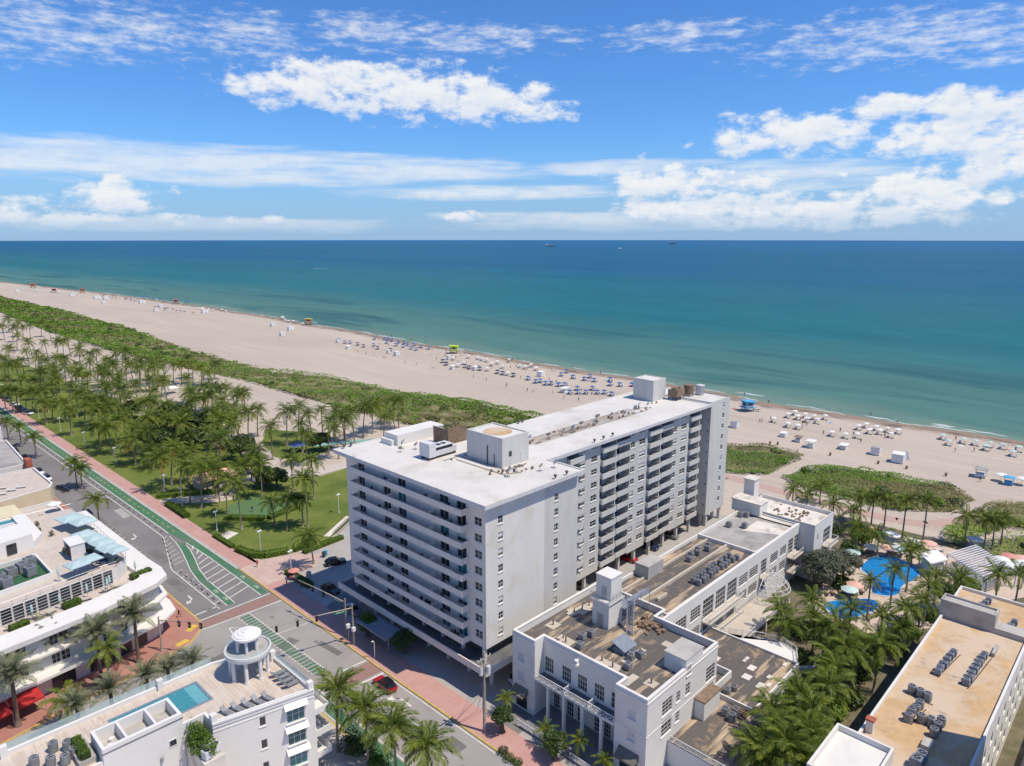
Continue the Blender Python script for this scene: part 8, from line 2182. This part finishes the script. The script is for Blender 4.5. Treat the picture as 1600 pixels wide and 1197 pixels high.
# bicycle hire rack on lawn edge near the block
_bk = None
def bicycle(x, y, rz, label, group):
    global _bk
    if _bk is None:
        w = MB()
        for yy in (-.52,.52):
            w.tube([(0,yy+.33*math.cos(a*.5236),.34+.33*math.sin(a*.5236)) for a in range(13)],.025,4)
        f = MB(); f.tube([(0,-.52,.34),(0,-.4,.85),(0,.1,.75),(0,.05,.35),(0,-.4,.8)],.03,5); f.tube([(0,.52,.34),(0,.1,.75)],.025,5); f.tube([(0,.05,.35),(0,.52,.34)],.025,5)
        s = MB(); s.box(-.08,.08,.02,.26,.88,.94); h = MB(); h.tube([(-.26,-.36,1.0),(0,-.42,.98),(.26,-.36,1.0)],.02,5)
        _bk = (w.data('wheels', M['tyre']), f.data('frame', M['bluepaint']), s.data('saddle', M['black']), h.data('handlebar', M['metal']))
    t = thing('hire_bicycle', label, 'bicycle', (x,y,.13), rz, group)
    for n_, d in zip(('wheels','frame','saddle','handlebar'), _bk): link(n_, d, t)
for i in range(11): bicycle(84.2+i*.75, 140.2+i*.5, .6, 'blue hire bicycle in the dock at the lawn edge', 'docked hire bicycles')
b = MB(); b.prism([(82.5,140),(93,146.8),(92.2,148.0),(81.6,141.2)], .12, .17); tag(b.obj('bicycle_dock', M['roofpale']), 'pale dock slab under the row of hire bicycles', 'dock')
for i in range(4): bicycle(64.0+i*.9, 158.2+i*.3, .9, 'bicycle leaning on rack beside pink pavement', 'bicycles at pavement rack')
b = MB(); b.prism([(63.6,155.4),(68.4,157.6),(67.4,160.6),(63.6,159.2)], .12, .15); tag(b.obj('rack_slab', M['roofpale']), 'pale paved slab with cycle racks beside pink pavement', 'slab')
# park pavilion under the palms
pk = thing('park_pavilion','low sand coloured park pavilion half hidden under palms','pavilion',(78,195,.12))
b = MB(); b.box(-4,6,-3,3,0,3); b.obj('wall', M['sand_wall'], pk); b = MB(); b.add([(-5,-4,3),(7,-4,3),(7,4,3),(-5,4,3),(-2,0,4.4),(4,0,4.4)], [(0,1,5,4),(1,2,5),(2,3,4,5),(3,0,4)]); b.obj('roof', M['umbpink'], pk)
b = MB(); b.box(-1,1,-3.05,-3,0,2.3); b.obj('doorway', M['dark'], pk)
for i, (x,y,m) in enumerate(((112,207,'cloth_blue'),(118,330,'umbwhite'),(110,345,'umbwhite'))):
    t = thing('shade_sail', ('dark blue shade canopy near the promenade end','white event tent in the far grove','second white event tent in far grove')[i], 'canopy', (x,y,.1)); b = MB()
    b.add([(-2.5,-2.5,2.5),(2.5,-2.5,2.5),(2.5,2.5,2.5),(-2.5,2.5,2.5),(0,0,3.4)], [(0,1,4),(1,2,4),(2,3,4),(3,0,4)]); b.obj('canvas', M[m], t)
    for sx in (-2.4,2.4):
        for sy in (-2.4,2.4): c = MB(); c.tube([(sx,sy,0),(sx,sy,2.5)],.06,5); c.obj('post', M['metal'], t)
# forecourt bits: orange cone, kerb strip, balcony furniture
for (x,y) in ((64.9,68.3),): 
    b = MB(); b.box(-.22,.22,-.22,.22,0,.05); b.cyl(0,0,.05,.75,.16,.04,n=10); tag(b.obj('traffic_cone', M['orange'], loc=(x,y,.1)), 'orange traffic cone at edge of the pale forecourt', 'cone')
rq = random.Random(77)
for i in range(34):
    k = rq.randrange(9); y = rq.uniform(76.5,104.5); z = ZK(k)+.13
    if rq.random() < .5:
        shrub('balcony_plant','potted green plant on a west balcony of apartment block','plant',67.3,y,z,.4,.5,1.1,70,.13,M['leaf'],2000+i,'balcony plants',2,False)
    else:
        t = thing('balcony_chair','dark garden chair on a west balcony of apartment block','chair',(67.3,y,z),rq.uniform(0,6),'balcony chairs')
        b = MB(); b.box(-.28,.28,-.28,.28,.4,.46); b.obj('seat', M['metal_dark'], t); b = MB(); b.box(-.28,.28,.24,.28,.46,.95); b.obj('backrest', M['metal_dark'], t)
        for sx in (-.25,.25):
            for sy in (-.25,.25): c = MB(); c.box(sx-.02,sx+.02,sy-.02,sy+.02,0,.4); c.obj('leg', M['metal_dark'], t)
